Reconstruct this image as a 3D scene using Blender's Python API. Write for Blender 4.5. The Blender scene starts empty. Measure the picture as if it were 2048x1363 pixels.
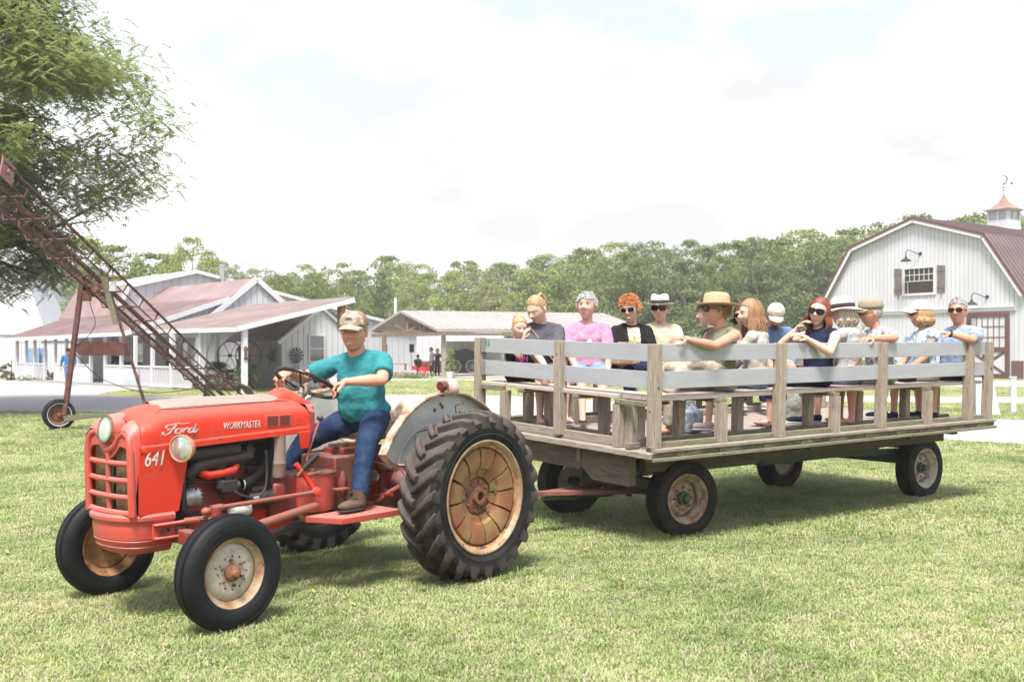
import bpy, bmesh, math, random
import numpy as np
from mathutils import Vector, Matrix, Quaternion
random.seed(7); rng = np.random.default_rng(7)
R = math.radians
scene = bpy.context.scene
COL = scene.collection

# ------------------------------------------------------------------ camera
cam_data = bpy.data.cameras.new('camera')
cam = bpy.data.objects.new('camera', cam_data); COL.objects.link(cam)
cam.location = (0, 0, 1.623)
cam.rotation_euler = (R(90), 0, 0)
cam_data.lens = 36.33
cam_data.sensor_width = 36
cam_data.shift_y = 0.0104
cam_data.clip_end = 3000
cam_data.dof.use_dof = True
cam_data.dof.focus_distance = 8.6
cam_data.dof.aperture_fstop = 3.5
scene.camera = cam

# ------------------------------------------------------------------ world: bright thin cloud over pale blue
SUN_ELEV, SUN_AZ = 63, 190          # azimuth measured from +Y towards +X
world = bpy.data.worlds.new('World'); scene.world = world; world.use_nodes = True
nt = world.node_tree; nt.nodes.clear()
def N(tree, typ, **kw):
    n = tree.nodes.new(typ)
    for k, v in kw.items():
        if k in n.inputs: n.inputs[k].default_value = v
        else: setattr(n, k, v)
    return n
sky = N(nt, 'ShaderNodeTexSky', sky_type='NISHITA', sun_disc=False)
sky.sun_elevation = R(SUN_ELEV); sky.sun_rotation = R(SUN_AZ); sky.dust_density = 2.0; sky.air_density = 1.0
bgs = N(nt, 'ShaderNodeBackground'); bgs.inputs[1].default_value = 0.15
nt.links.new(sky.outputs[0], bgs.inputs[0])
tc = N(nt, 'ShaderNodeTexCoord')
sep = N(nt, 'ShaderNodeSeparateXYZ'); nt.links.new(tc.outputs['Generated'], sep.inputs[0])
mp = N(nt, 'ShaderNodeMapping'); mp.inputs['Scale'].default_value = (1, 1, 2.2); mp.inputs['Location'].default_value = (1.3, 2.4, 0.85)
nt.links.new(tc.outputs['Generated'], mp.inputs[0])
n1 = N(nt, 'ShaderNodeTexNoise'); n1.inputs['Scale'].default_value = 2.6; n1.inputs['Detail'].default_value = 6; n1.inputs['Roughness'].default_value = 0.52
nt.links.new(mp.outputs[0], n1.inputs[0])
# cover: thick towards the horizon, thin high up
ad = N(nt, 'ShaderNodeMath', operation='MULTIPLY_ADD'); ad.inputs[1].default_value = -1.25; ad.inputs[2].default_value = 0.335
nt.links.new(sep.outputs[2], ad.inputs[0])
ax = N(nt, 'ShaderNodeMath', operation='MULTIPLY_ADD'); ax.inputs[1].default_value = -0.13; nt.links.new(sep.outputs[0], ax.inputs[0]); nt.links.new(ad.outputs[0], ax.inputs[2])
su = N(nt, 'ShaderNodeMath', operation='ADD'); nt.links.new(n1.outputs[0], su.inputs[0]); nt.links.new(ax.outputs[0], su.inputs[1])
cr = N(nt, 'ShaderNodeValToRGB'); cr.color_ramp.elements[0].position = 0.38; cr.color_ramp.elements[1].position = 0.60
cr.color_ramp.elements[0].color = (0.62, 0.62, 0.62, 1)
nt.links.new(su.outputs[0], cr.inputs[0])
n2 = N(nt, 'ShaderNodeTexNoise'); n2.inputs['Scale'].default_value = 5; n2.inputs['Detail'].default_value = 6
nt.links.new(mp.outputs[0], n2.inputs[0])
crc = N(nt, 'ShaderNodeValToRGB'); crc.color_ramp.elements[0].position = 0.42; crc.color_ramp.elements[1].position = 0.60
crc.color_ramp.elements[0].color = (0.33, 0.33, 0.335, 1); crc.color_ramp.elements[1].color = (0.62, 0.62, 0.62, 1)
nt.links.new(n2.outputs[0], crc.inputs[0])
bgc = N(nt, 'ShaderNodeBackground'); bgc.inputs[1].default_value = 1.0
nt.links.new(crc.outputs[0], bgc.inputs[0])
mx = N(nt, 'ShaderNodeMixShader'); nt.links.new(cr.outputs[0], mx.inputs[0]); nt.links.new(bgs.outputs[0], mx.inputs[1]); nt.links.new(bgc.outputs[0], mx.inputs[2])
wo = N(nt, 'ShaderNodeOutputWorld'); nt.links.new(mx.outputs[0], wo.inputs[0])

sd = bpy.data.lights.new('sun', 'SUN'); sd.energy = 3.1; sd.angle = R(15); sd.color = (1, 0.96, 0.9)
sun = bpy.data.objects.new('sun', sd); COL.objects.link(sun)
az, el = R(SUN_AZ), R(SUN_ELEV)
sun.rotation_euler = Vector((math.sin(az) * math.cos(el), math.cos(az) * math.cos(el), math.sin(el))).to_track_quat('Z', 'Y').to_euler()

vs = scene.view_settings
vs.view_transform = 'Standard'; vs.look = 'None'; vs.exposure = 1.5; vs.gamma = 1; vs.use_curve_mapping = False

# ------------------------------------------------------------------ materials
MATS = {}
ALB = 0.78
def mat(name, col, rough=0.7, metal=0.0, col2=None, scale=6.0, mixw=(0.42, 0.62), bump=0.0, bscale=None,
        stretch=(1, 1, 1), col3=None, scale3=2.0, w3=(0.5, 0.6), spec=0.5, dust=None, dustw=0.5, trans=0.0, coat=0.0, world=False, detail=6, leaf=0.0):
    """procedural surface: base colour, a second colour in noise patches, a third one on top, dust lying on faces that look up"""
    if name in MATS: return MATS[name]
    m = bpy.data.materials.new(name); m.use_nodes = True
    t = m.node_tree; b = t.nodes['Principled BSDF']; L = t.links.new
    b.inputs['Roughness'].default_value = rough; b.inputs['Metallic'].default_value = metal
    b.inputs['Specular IOR Level'].default_value = spec
    b.inputs['Coat Weight'].default_value = coat
    c = lambda q: (q[0] * ALB, q[1] * ALB, q[2] * ALB, 1)
    tcn = N(t, 'ShaderNodeTexCoord'); mpn = N(t, 'ShaderNodeMapping'); mpn.inputs['Scale'].default_value = stretch
    if world:
        g = N(t, 'ShaderNodeNewGeometry'); L(g.outputs['Position'], mpn.inputs[0])
    else:
        L(tcn.outputs['Object'], mpn.inputs[0])
    out = None
    def layer(prev, colr, sc, w, seed):
        nz = N(t, 'ShaderNodeTexNoise'); nz.inputs['Scale'].default_value = sc; nz.inputs['Detail'].default_value = detail; nz.inputs['Roughness'].default_value = 0.62
        ofs = N(t, 'ShaderNodeVectorMath', operation='ADD'); ofs.inputs[1].default_value = (seed, seed * 1.7, seed * 0.3)
        L(mpn.outputs[0], ofs.inputs[0]); L(ofs.outputs[0], nz.inputs[0])
        mr = N(t, 'ShaderNodeMapRange'); mr.inputs[1].default_value = w[0]; mr.inputs[2].default_value = w[1]; L(nz.outputs[0], mr.inputs[0])
        mi = N(t, 'ShaderNodeMix', data_type='RGBA'); L(mr.outputs[0], mi.inputs[0])
        if isinstance(prev, tuple): mi.inputs[6].default_value = c(prev)
        else: L(prev, mi.inputs[6])
        mi.inputs[7].default_value = c(colr)
        return mi.outputs[2], nz
    cur = col; nz = None
    if col2 is not None: cur, nz = layer(cur, col2, scale, mixw, 3.1)
    if col3 is not None: cur, nz3 = layer(cur, col3, scale3, w3, 11.7)
    if dust is not None:
        g = N(t, 'ShaderNodeNewGeometry'); s = N(t, 'ShaderNodeSeparateXYZ'); L(g.outputs['Normal'], s.inputs[0])
        mr = N(t, 'ShaderNodeMapRange'); mr.inputs[1].default_value = 0.25; mr.inputs[2].default_value = 0.95; mr.inputs[4].default_value = dustw; L(s.outputs[2], mr.inputs[0])
        mi = N(t, 'ShaderNodeMix', data_type='RGBA'); L(mr.outputs[0], mi.inputs[0])
        if isinstance(cur, tuple): mi.inputs[6].default_value = c(cur)
        else: L(cur, mi.inputs[6])
        mi.inputs[7].default_value = c(dust); cur = mi.outputs[2]
    if isinstance(cur, tuple): b.inputs['Base Color'].default_value = c(cur)
    else: L(cur, b.inputs['Base Color'])
    if bump:
        bdist = 0.03 if name.endswith('cloth') or name.endswith('shirt') or name.endswith('denim') else 0.01
        nb = N(t, 'ShaderNodeTexNoise'); nb.inputs['Scale'].default_value = bscale or scale * 4; nb.inputs['Detail'].default_value = 5
        L(mpn.outputs[0], nb.inputs[0])
        bp = N(t, 'ShaderNodeBump'); bp.inputs['Strength'].default_value = bump; bp.inputs['Distance'].default_value = bdist
        L(nb.outputs[0], bp.inputs['Height']); L(bp.outputs[0], b.inputs['Normal'])
    if trans: b.inputs['Transmission Weight'].default_value = trans
    if leaf:
        tl = N(t, 'ShaderNodeBsdfTranslucent'); ms = N(t, 'ShaderNodeMixShader'); ms.inputs[0].default_value = leaf
        if isinstance(cur, tuple): tl.inputs[0].default_value = c(cur)
        else: L(cur, tl.inputs[0])
        o = t.nodes['Material Output']; L(b.outputs[0], ms.inputs[1]); L(tl.outputs[0], ms.inputs[2]); L(ms.outputs[0], o.inputs[0])
    m['n'] = name
    MATS[name] = m
    return m

# ------------------------------------------------------------------ mesh builder
def basis(d, up=(0, 0, 1)):
    d = Vector(d).normalized(); u = Vector(up)
    if abs(d.dot(u)) > 0.97: u = Vector((1, 0, 0)) if abs(d.x) < 0.9 else Vector((0, 1, 0))
    x = u.cross(d).normalized(); y = d.cross(x).normalized()
    return x, y, d
class MB:
    def __init__(s): s.v = []; s.f = []; s.m = []; s.mi = 0
    def add(s, vs, fs):
        o = len(s.v); s.v.extend([tuple(p) for p in vs]); s.f.extend([tuple(i + o for i in q) for q in fs]); s.m.extend([s.mi] * len(fs)); return s
    def box(s, c, size, rot=None, M=None):
        c = Vector(c); h = [q / 2 for q in size]
        vs = [Vector((x * h[0], y * h[1], z * h[2])) for x in (-1, 1) for y in (-1, 1) for z in (-1, 1)]
        if rot is not None:
            q = rot if isinstance(rot, Matrix) else Matrix.Rotation(rot, 3, 'Z')
            vs = [q @ p for p in vs]
        vs = [p + c for p in vs]
        return s.add(vs, [(0, 1, 3, 2), (4, 6, 7, 5), (0, 4, 5, 1), (2, 3, 7, 6), (0, 2, 6, 4), (1, 5, 7, 3)])
    def box2(s, lo, hi): 
        return s.box([(a + b) / 2 for a, b in zip(lo, hi)], [abs(b - a) for a, b in zip(lo, hi)])
    def beam(s, p0, p1, w, h, up=(0, 0, 1)):
        """a box from p0 to p1: width w across, height h along up"""
        p0, p1 = Vector(p0), Vector(p1); x, y, d = basis(p1 - p0, up); L = (p1 - p0).length
        M = Matrix((x, y, d)).transposed(); return s.box((p0 + p1) / 2, (w, h, L), M)
    def tube(s, pts, r, n=8, caps=True, flat=1.0, up=(0, 0, 1)):
        pts = [Vector(p) for p in pts]; k = len(pts); rr = r if isinstance(r, (list, tuple)) else [r] * k
        vs = []; fs = []; px = None
        for i, p in enumerate(pts):
            d = (pts[min(i + 1, k - 1)] - pts[max(i - 1, 0)])
            if d.length < 1e-9: d = Vector((0, 0, 1))
            if px is None: x, y, d = basis(d, up)
            else:
                d = d.normalized(); x = (px - d * px.dot(d)).normalized(); y = d.cross(x)
            px = x
            for j in range(n):
                a = 2 * math.pi * j / n; vs.append(p + (x * math.cos(a) + y * math.sin(a) * flat) * rr[i])
        for i in range(k - 1):
            for j in range(n):
                a, b = i * n + j, i * n + (j + 1) % n; fs.append((a, b, b + n, a + n))
        if caps: fs.append(tuple(range(n - 1, -1, -1))); fs.append(tuple((k - 1) * n + j for j in range(n)))
        return s.add(vs, fs)
    def cyl(s, p0, p1, r0, r1=None, n=16, caps=True): return s.tube([p0, p1], [r0, r0 if r1 is None else r1], n, caps)
    def lathe(s, prof, o=(0, 0, 0), axis=(0, 0, 1), n=32, a0=0, a1=2 * math.pi, up=(0, 0, 1)):
        """prof: (radius, distance along axis)"""
        x, y, d = basis(axis, up); o = Vector(o); full = abs(a1 - a0 - 2 * math.pi) < 1e-6; m = n if full else n + 1
        vs = []; fs = []
        for r, h in prof:
            for j in range(m):
                a = a0 + (a1 - a0) * j / n; vs.append(o + d * h + (x * math.cos(a) + y * math.sin(a)) * r)
        for i in range(len(prof) - 1):
            for j in range(n):
                b = (j + 1) % m; fs.append((i * m + j, i * m + b, (i + 1) * m + b, (i + 1) * m + j))
        return s.add(vs, fs)
    def disc(s, c, axis, r, n=24, h=0.0):
        x, y, d = basis(axis); c = Vector(c)
        return s.add([c + d * h + (x * math.cos(2 * math.pi * j / n) + y * math.sin(2 * math.pi * j / n)) * r for j in range(n)], [tuple(range(n))])
    def ell(s, c, rad, n=16, m=10, M=None):
        c = Vector(c); vs = []; fs = []
        for i in range(m + 1):
            t = math.pi * i / m
            for j in range(n):
                a = 2 * math.pi * j / n; p = Vector((rad[0] * math.sin(t) * math.cos(a), rad[1] * math.sin(t) * math.sin(a), rad[2] * math.cos(t)))
                vs.append(c + (M @ p if M else p))
        for i in range(m):
            for j in range(n):
                a, b = i * n + j, i * n + (j + 1) % n; fs.append((a, a + n, b + n, b))
        return s.add(vs, fs)
    def prism(s, poly, o, ex, ey, ez, t):
        """polygon (2D) in plane (ex,ey) at o, extruded by t along ez"""
        o, ex, ey, ez = Vector(o), Vector(ex), Vector(ey), Vector(ez); n = len(poly)
        a = [o + ex * p[0] + ey * p[1] for p in poly]; b = [p + ez * t for p in a]
        fs = [tuple(range(n))[::-1], tuple(range(n, 2 * n))] + [(i, (i + 1) % n, (i + 1) % n + n, i + n) for i in range(n)]
        return s.add(a + b, fs)
    def quad(s, a, b, c, d): return s.add([a, b, c, d], [(0, 1, 2, 3)])
    def sheet(s, pts, t, nrm=None):
        """polygon in space given thickness t along its normal"""
        p = [Vector(q) for q in pts]; nn = nrm and Vector(nrm).normalized() or (p[1] - p[0]).cross(p[2] - p[0]).normalized(); n = len(p)
        b = [q - nn * t for q in p]
        return s.add(p + b, [tuple(range(n)), tuple(range(2 * n - 1, n - 1, -1))] + [(i, i + n, (i + 1) % n + n, (i + 1) % n) for i in range(n)])
    def mesh(s, name, mats=None, smooth=True, fix=True):
        me = bpy.data.meshes.new(name); me.from_pydata(s.v, [], s.f)
        if mats:
            for q in (mats if isinstance(mats, (list, tuple)) else [mats]): me.materials.append(q)
            if any(s.m): me.polygons.foreach_set('material_index', s.m)
        if fix:
            bm = bmesh.new(); bm.from_mesh(me); bmesh.ops.recalc_face_normals(bm, faces=bm.faces); bm.to_mesh(me); bm.free()
        if smooth: shade(me)
        me.update(); return me
    def build(s, name, mats, parent=None, smooth=True, bevel=0, fix=True, **kw):
        o = bpy.data.objects.new(name, s.mesh(name, mats, smooth, fix)); COL.objects.link(o)
        if parent is not None: o.parent = parent
        if bevel:
            b = o.modifiers.new('bevel', 'BEVEL'); b.width = bevel; b.segments = 2; b.limit_method = 'ANGLE'; b.angle_limit = R(40)
        for k, v in kw.items(): o[k] = v
        return o
def shade(me, ang=38):
    me.polygons.foreach_set('use_smooth', [True] * len(me.polygons))
    bm = bmesh.new(); bm.from_mesh(me); c = math.cos(R(ang))
    for e in bm.edges:
        if len(e.link_faces) == 2 and e.link_faces[0].normal.dot(e.link_faces[1].normal) < c: e.smooth = False
    bm.to_mesh(me); bm.free()
def link(name, me, parent=None, loc=None, rot=None, scl=None, **kw):
    o = bpy.data.objects.new(name, me); COL.objects.link(o)
    if parent is not None: o.parent = parent
    if loc is not None: o.location = loc
    if rot is not None: o.rotation_euler = rot
    if scl is not None: o.scale = scl
    for k, v in kw.items(): o[k] = v
    return o
def thing(name, label, cat, loc=(0, 0, 0), rz=0, group=None, rot=None):
    o = bpy.data.objects.new(name, None); COL.objects.link(o); o.empty_display_size = 0.1
    o.location = loc; o.rotation_euler = rot if rot is not None else (0, 0, rz); o['label'] = label; o['category'] = cat
    if group: o['group'] = group
    return o
def tag(o, label, cat, group=None):
    o['label'] = label; o['category'] = cat
    if group: o['group'] = group
    return o
def struct(o): o['kind'] = 'structure'; return o
def copy_tree(o, parent=None, **kw):
    c = o.copy(); COL.objects.link(c)
    if parent is not None: c.parent = parent
    for ch in list(o.children): copy_tree(ch, c)
    for k, v in kw.items(): c[k] = v
    return c
def frame(o, deg):
    a = R(deg); return Matrix.Translation(Vector((o[0], o[1], 0))) @ Matrix.Rotation(a, 4, 'Z')
def text_mesh(body, size, mats, shear=0.0, sx=1.0, thick=0.002, space=1.0):
    cu = bpy.data.curves.new('t', 'FONT'); cu.body = body; cu.size = size; cu.shear = shear; cu.extrude = thick; cu.space_character = space
    cu.align_x = 'CENTER'; cu.align_y = 'CENTER'; cu.resolution_u = 3
    o = bpy.data.objects.new('t', cu); COL.objects.link(o)
    dg = bpy.context.evaluated_depsgraph_get(); me = bpy.data.meshes.new_from_object(o.evaluated_get(dg))
    bpy.data.objects.remove(o); bpy.data.curves.remove(cu)
    for v in me.vertices: v.co.x *= sx
    me.materials.clear(); me.materials.append(mats); return me
def bolt(mb, p, axis, r=0.012, h=0.012): mb.cyl(p, Vector(p) + Vector(axis).normalized() * h, r, r * 0.92, 6)
# ---- paint and metal of the tractor
M_red = mat('red_paint', (0.66, 0.040, 0.016), 0.48, col2=(0.52, 0.11, 0.075), scale=4.5, mixw=(0.54, 0.80), col3=(0.17, 0.06, 0.035), scale3=11, w3=(0.62, 0.68), bump=0.05, bscale=40, dust=(0.60, 0.24, 0.19), dustw=0.26, spec=0.28)
M_redface = mat('faded_red_paint', (0.56, 0.07, 0.05), 0.5, col2=(0.42, 0.09, 0.07), scale=5, col3=(0.2, 0.08, 0.05), scale3=14, w3=(0.64, 0.72), bump=0.05, bscale=30, dust=(0.6, 0.32, 0.27), dustw=0.5)
M_redold = mat('grimy_red_paint', (0.2880, 0.0225, 0.0150), 0.6, col2=(0.1760, 0.0375, 0.0263), scale=8, col3=(0.1600, 0.0975, 0.0675), scale3=5, w3=(0.52, 0.66), bump=0.15, bscale=35, dust=(0.2240, 0.1275, 0.0900), dustw=0.7)
M_dusty = mat('dust_covered_red_paint', (0.3360, 0.2480, 0.2160), 0.75, col2=(0.4000, 0.1920, 0.1520), scale=7, mixw=(0.55, 0.8), col3=(0.2720, 0.2080, 0.1680), scale3=25, w3=(0.5, 0.7), bump=0.05)
M_redrod = mat('scuffed_red_rod', (0.38, 0.08, 0.055), 0.55, col2=(0.24, 0.13, 0.09), scale=20, bump=0.08)
M_iron = mat('greasy_black_iron', (0.022, 0.019, 0.02), 0.6, col2=(0.055, 0.04, 0.035), scale=9, bump=0.25, bscale=45, dust=(0.12, 0.09, 0.075), dustw=0.6)
M_purple = mat('heat_browned_iron', (0.0245, 0.0182, 0.0196), 0.7, col2=(0.0420, 0.0252, 0.0210), scale=12, bump=0.2, bscale=60)
M_steel = mat('worn_steel', (0.32, 0.31, 0.30), 0.4, 0.8, col2=(0.2, 0.16, 0.13), scale=15, bump=0.1)
M_alu = mat('cast_aluminium', (0.5, 0.5, 0.5), 0.42, 0.7, col2=(0.33, 0.32, 0.31), scale=20, bump=0.1)
M_rust = mat('rusty_iron', (0.15, 0.06, 0.035), 0.85, col2=(0.28, 0.12, 0.06), scale=10, col3=(0.08, 0.035, 0.025), scale3=4, bump=0.2, bscale=50)
M_conv = mat('rusted_red_angle_iron', (0.1080, 0.0360, 0.0285), 0.8, col2=(0.1872, 0.0900, 0.0750), scale=8, col3=(0.0576, 0.0263, 0.0225), scale3=3, bump=0.15)
M_rubber = mat('black_rubber', (0.0066, 0.0072, 0.0087), 0.6, col2=(0.0126, 0.0126, 0.0143), scale=8, bump=0.08, bscale=60, spec=0.22)
M_rubber2 = mat('dusty_tyre_rubber', (0.0108, 0.0108, 0.0130), 0.7, col2=(0.0360, 0.0312, 0.0285), scale=5, mixw=(0.45, 0.68), bump=0.15, bscale=40, dust=(0.1200, 0.1020, 0.0899), dustw=0.75, spec=0.22)
M_rubberbrown = mat('brown_dusted_tread', (0.0743, 0.0611, 0.0526), 0.85, col2=(0.0336, 0.0281, 0.0258), scale=6, bump=0.15, bscale=50, dust=(0.1782, 0.1430, 0.1226), dustw=0.5, spec=0.22)
M_rimf = mat('cream_rim_with_rust', (0.4123, 0.2968, 0.1864), 0.6, col2=(0.2661, 0.1255, 0.0488), scale=9, mixw=(0.45, 0.66), col3=(0.1062, 0.0402, 0.0176), scale3=22, w3=(0.6, 0.68), bump=0.1)
M_rimw = mat('flaking_white_disc', (0.5007, 0.4488, 0.3557), 0.6, col2=(0.3639, 0.2693, 0.1680), scale=14, mixw=(0.5, 0.68), col3=(0.1777, 0.0748, 0.0327), scale3=30, w3=(0.62, 0.68), bump=0.1)
M_rimrust = mat('rusted_brown_rim', (0.380, 0.172, 0.066), 0.75, col2=(0.552, 0.322, 0.143), scale=12, col3=(0.138, 0.057, 0.033), scale3=6, bump=0.15)
M_weight = mat('yellow_green_rust_weight', (0.2553, 0.0904, 0.0343), 0.7, col2=(0.2553, 0.1597, 0.0548), scale=7, mixw=(0.42, 0.58), col3=(0.3574, 0.2079, 0.1096), scale3=25, w3=(0.62, 0.72), bump=0.2, bscale=60)
M_fender = mat('pale_grey_fender_paint', (0.6295, 0.6345, 0.6028), 0.5, col2=(0.4946, 0.5021, 0.4701), scale=5, col3=(0.2922, 0.1337, 0.0605), scale3=7, w3=(0.69, 0.73), bump=0.05)
M_fenderrim = mat('rusty_fender_lip', (0.55, 0.47, 0.38), 0.65, col2=(0.32, 0.15, 0.07), scale=14, mixw=(0.42, 0.6), bump=0.1)
M_brass = mat('brown_radiator_bars', (0.20, 0.125, 0.06), 0.55, 0.3, col2=(0.32, 0.22, 0.12), scale=18, bump=0.1)
M_black = mat('matt_black', (0.012, 0.012, 0.013), 0.7)
M_blackgloss = mat('black_gloss', (0.012, 0.012, 0.014), 0.22)
M_white = mat('white_paint', (0.78, 0.78, 0.77), 0.6, col2=(0.68, 0.67, 0.65), scale=3)
M_sticker = mat('white_sticker', (0.75, 0.75, 0.73), 0.5)
M_letter = mat('worn_white_lettering', (0.70, 0.68, 0.66), 0.5, col2=(0.5, 0.16, 0.12), scale=28, mixw=(0.54, 0.64))
M_lens = mat('headlamp_glass', (0.62, 0.66, 0.64), 0.08, 0.6, col2=(0.36, 0.40, 0.32), scale=12, coat=1.0)
M_lamprim = mat('faded_orange_lamp_shell', (0.50, 0.22, 0.12), 0.45, col2=(0.58, 0.33, 0.22), scale=10)
M_emblem = mat('pale_green_emblem', (0.42, 0.50, 0.42), 0.3, col2=(0.50, 0.54, 0.46), scale=12, coat=0.6)
M_emblem2 = mat('green_emblem_ring', (0.20, 0.36, 0.28), 0.35)
M_amber = mat('dark_red_lens', (0.16, 0.02, 0.025), 0.2, coat=1)
M_rosedisc = mat('faded_rose_lamp', (0.55, 0.30, 0.26), 0.5, col2=(0.62, 0.42, 0.38), scale=9)
M_glass = mat('window_glass', (0.02, 0.025, 0.03), 0.05, spec=0.9, coat=1)
M_cup = mat('clear_plastic', (0.9, 0.9, 0.92), 0.08, trans=0.85)
M_chrome = mat('chrome', (0.7, 0.7, 0.7), 0.2, 1.0)
# ---- wagon
def wood(name, a, b, c, st=(9, 9, 0.7), sc=6, **kw): return mat(name, a, 0.85, col2=b, scale=sc, mixw=(0.42, 0.58), stretch=st, col3=c, scale3=sc * 2.2, w3=(0.54, 0.64), bump=0.35, bscale=sc * 4, **kw)
M_wz = wood('weathered_post_wood', (0.323, 0.258, 0.200), (0.409, 0.338, 0.270), (0.181, 0.131, 0.092))
M_wx = wood('weathered_sill_wood', (0.372, 0.319, 0.259), (0.291, 0.243, 0.193), (0.195, 0.151, 0.110), st=(0.7, 9, 9))
M_wy = wood('weathered_cross_wood', (0.372, 0.315, 0.259), (0.291, 0.240, 0.189), (0.177, 0.134, 0.099), st=(9, 0.7, 9))
M_deck = wood('walked_grey_deck_wood', (0.370, 0.317, 0.264), (0.290, 0.238, 0.194), (0.194, 0.150, 0.114), st=(9, 0.6, 9))
M_moss = wood('mossy_plank_end', (0.160, 0.152, 0.076), (0.104, 0.092, 0.048), (0.044, 0.034, 0.024), st=(1, 1, 3), sc=9)
M_mossx = wood('mossy_board', (0.192, 0.176, 0.104), (0.240, 0.224, 0.152), (0.088, 0.072, 0.040), st=(0.8, 9, 9))
M_bench = wood('pale_bench_board', (0.557, 0.469, 0.404), (0.506, 0.409, 0.347), (0.425, 0.341, 0.282), st=(0.7, 9, 9), sc=4)
M_benchy = wood('pale_bench_board_across', (0.557, 0.469, 0.404), (0.506, 0.409, 0.347), (0.425, 0.341, 0.282), st=(9, 0.7, 9), sc=4)
M_rail = mat('grey_painted_board', (0.413, 0.417, 0.446), 0.55, col2=(0.381, 0.384, 0.411), scale=3, stretch=(1, 1, 4), mixw=(0.44, 0.58), col3=(0.331, 0.342, 0.367), scale3=16, w3=(0.66, 0.8), bump=0.06)
M_dark = wood('dark_beam_wood', (0.104, 0.084, 0.056), (0.072, 0.056, 0.040), (0.044, 0.032, 0.024), st=(0.8, 8, 8))  # dark brown wood for the long beams, joists and knots
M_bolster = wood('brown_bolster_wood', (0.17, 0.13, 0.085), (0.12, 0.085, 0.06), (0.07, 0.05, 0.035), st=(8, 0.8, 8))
M_green = mat('green_gear_paint', (0.035, 0.10, 0.045), 0.6, col2=(0.07, 0.085, 0.05), scale=7, col3=(0.10, 0.07, 0.045), scale3=11, w3=(0.55, 0.68), bump=0.12)
M_tongue = mat('rust_red_tongue', (0.22, 0.07, 0.05), 0.7, col2=(0.28, 0.12, 0.09), scale=8, bump=0.1)
M_pipe = mat('grey_green_pipe', (0.16, 0.19, 0.17), 0.6, col2=(0.22, 0.22, 0.2), scale=9)
M_treegreen = mat('green_stencil_paint', (0.03, 0.28, 0.12), 0.6)

M_rubberw = mat('dusty_wagon_rubber', (0.0154, 0.0147, 0.0147), 0.75, col2=(0.0350, 0.0301, 0.0266), scale=7, mixw=(0.42, 0.62), bump=0.1, spec=0.2)
M_rimtan = mat('rusty_tan_disc', (0.40, 0.31, 0.21), 0.7, col2=(0.26, 0.12, 0.06), scale=14, mixw=(0.44, 0.58), col3=(0.55, 0.50, 0.40), scale3=9, w3=(0.58, 0.66), bump=0.1)
# ================================================================== TRACTOR (x forward, y left, z up; origin under the rear axle)
TR = frame((-0.963, 7.949), 230.185)
tractor = thing('tractor', 'old red farm tractor with pale grey fenders towing the wagon', 'tractor', TR.to_translation(), R(230.185))
RR, RF, WB = 0.609, 0.342, 1.905

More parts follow.
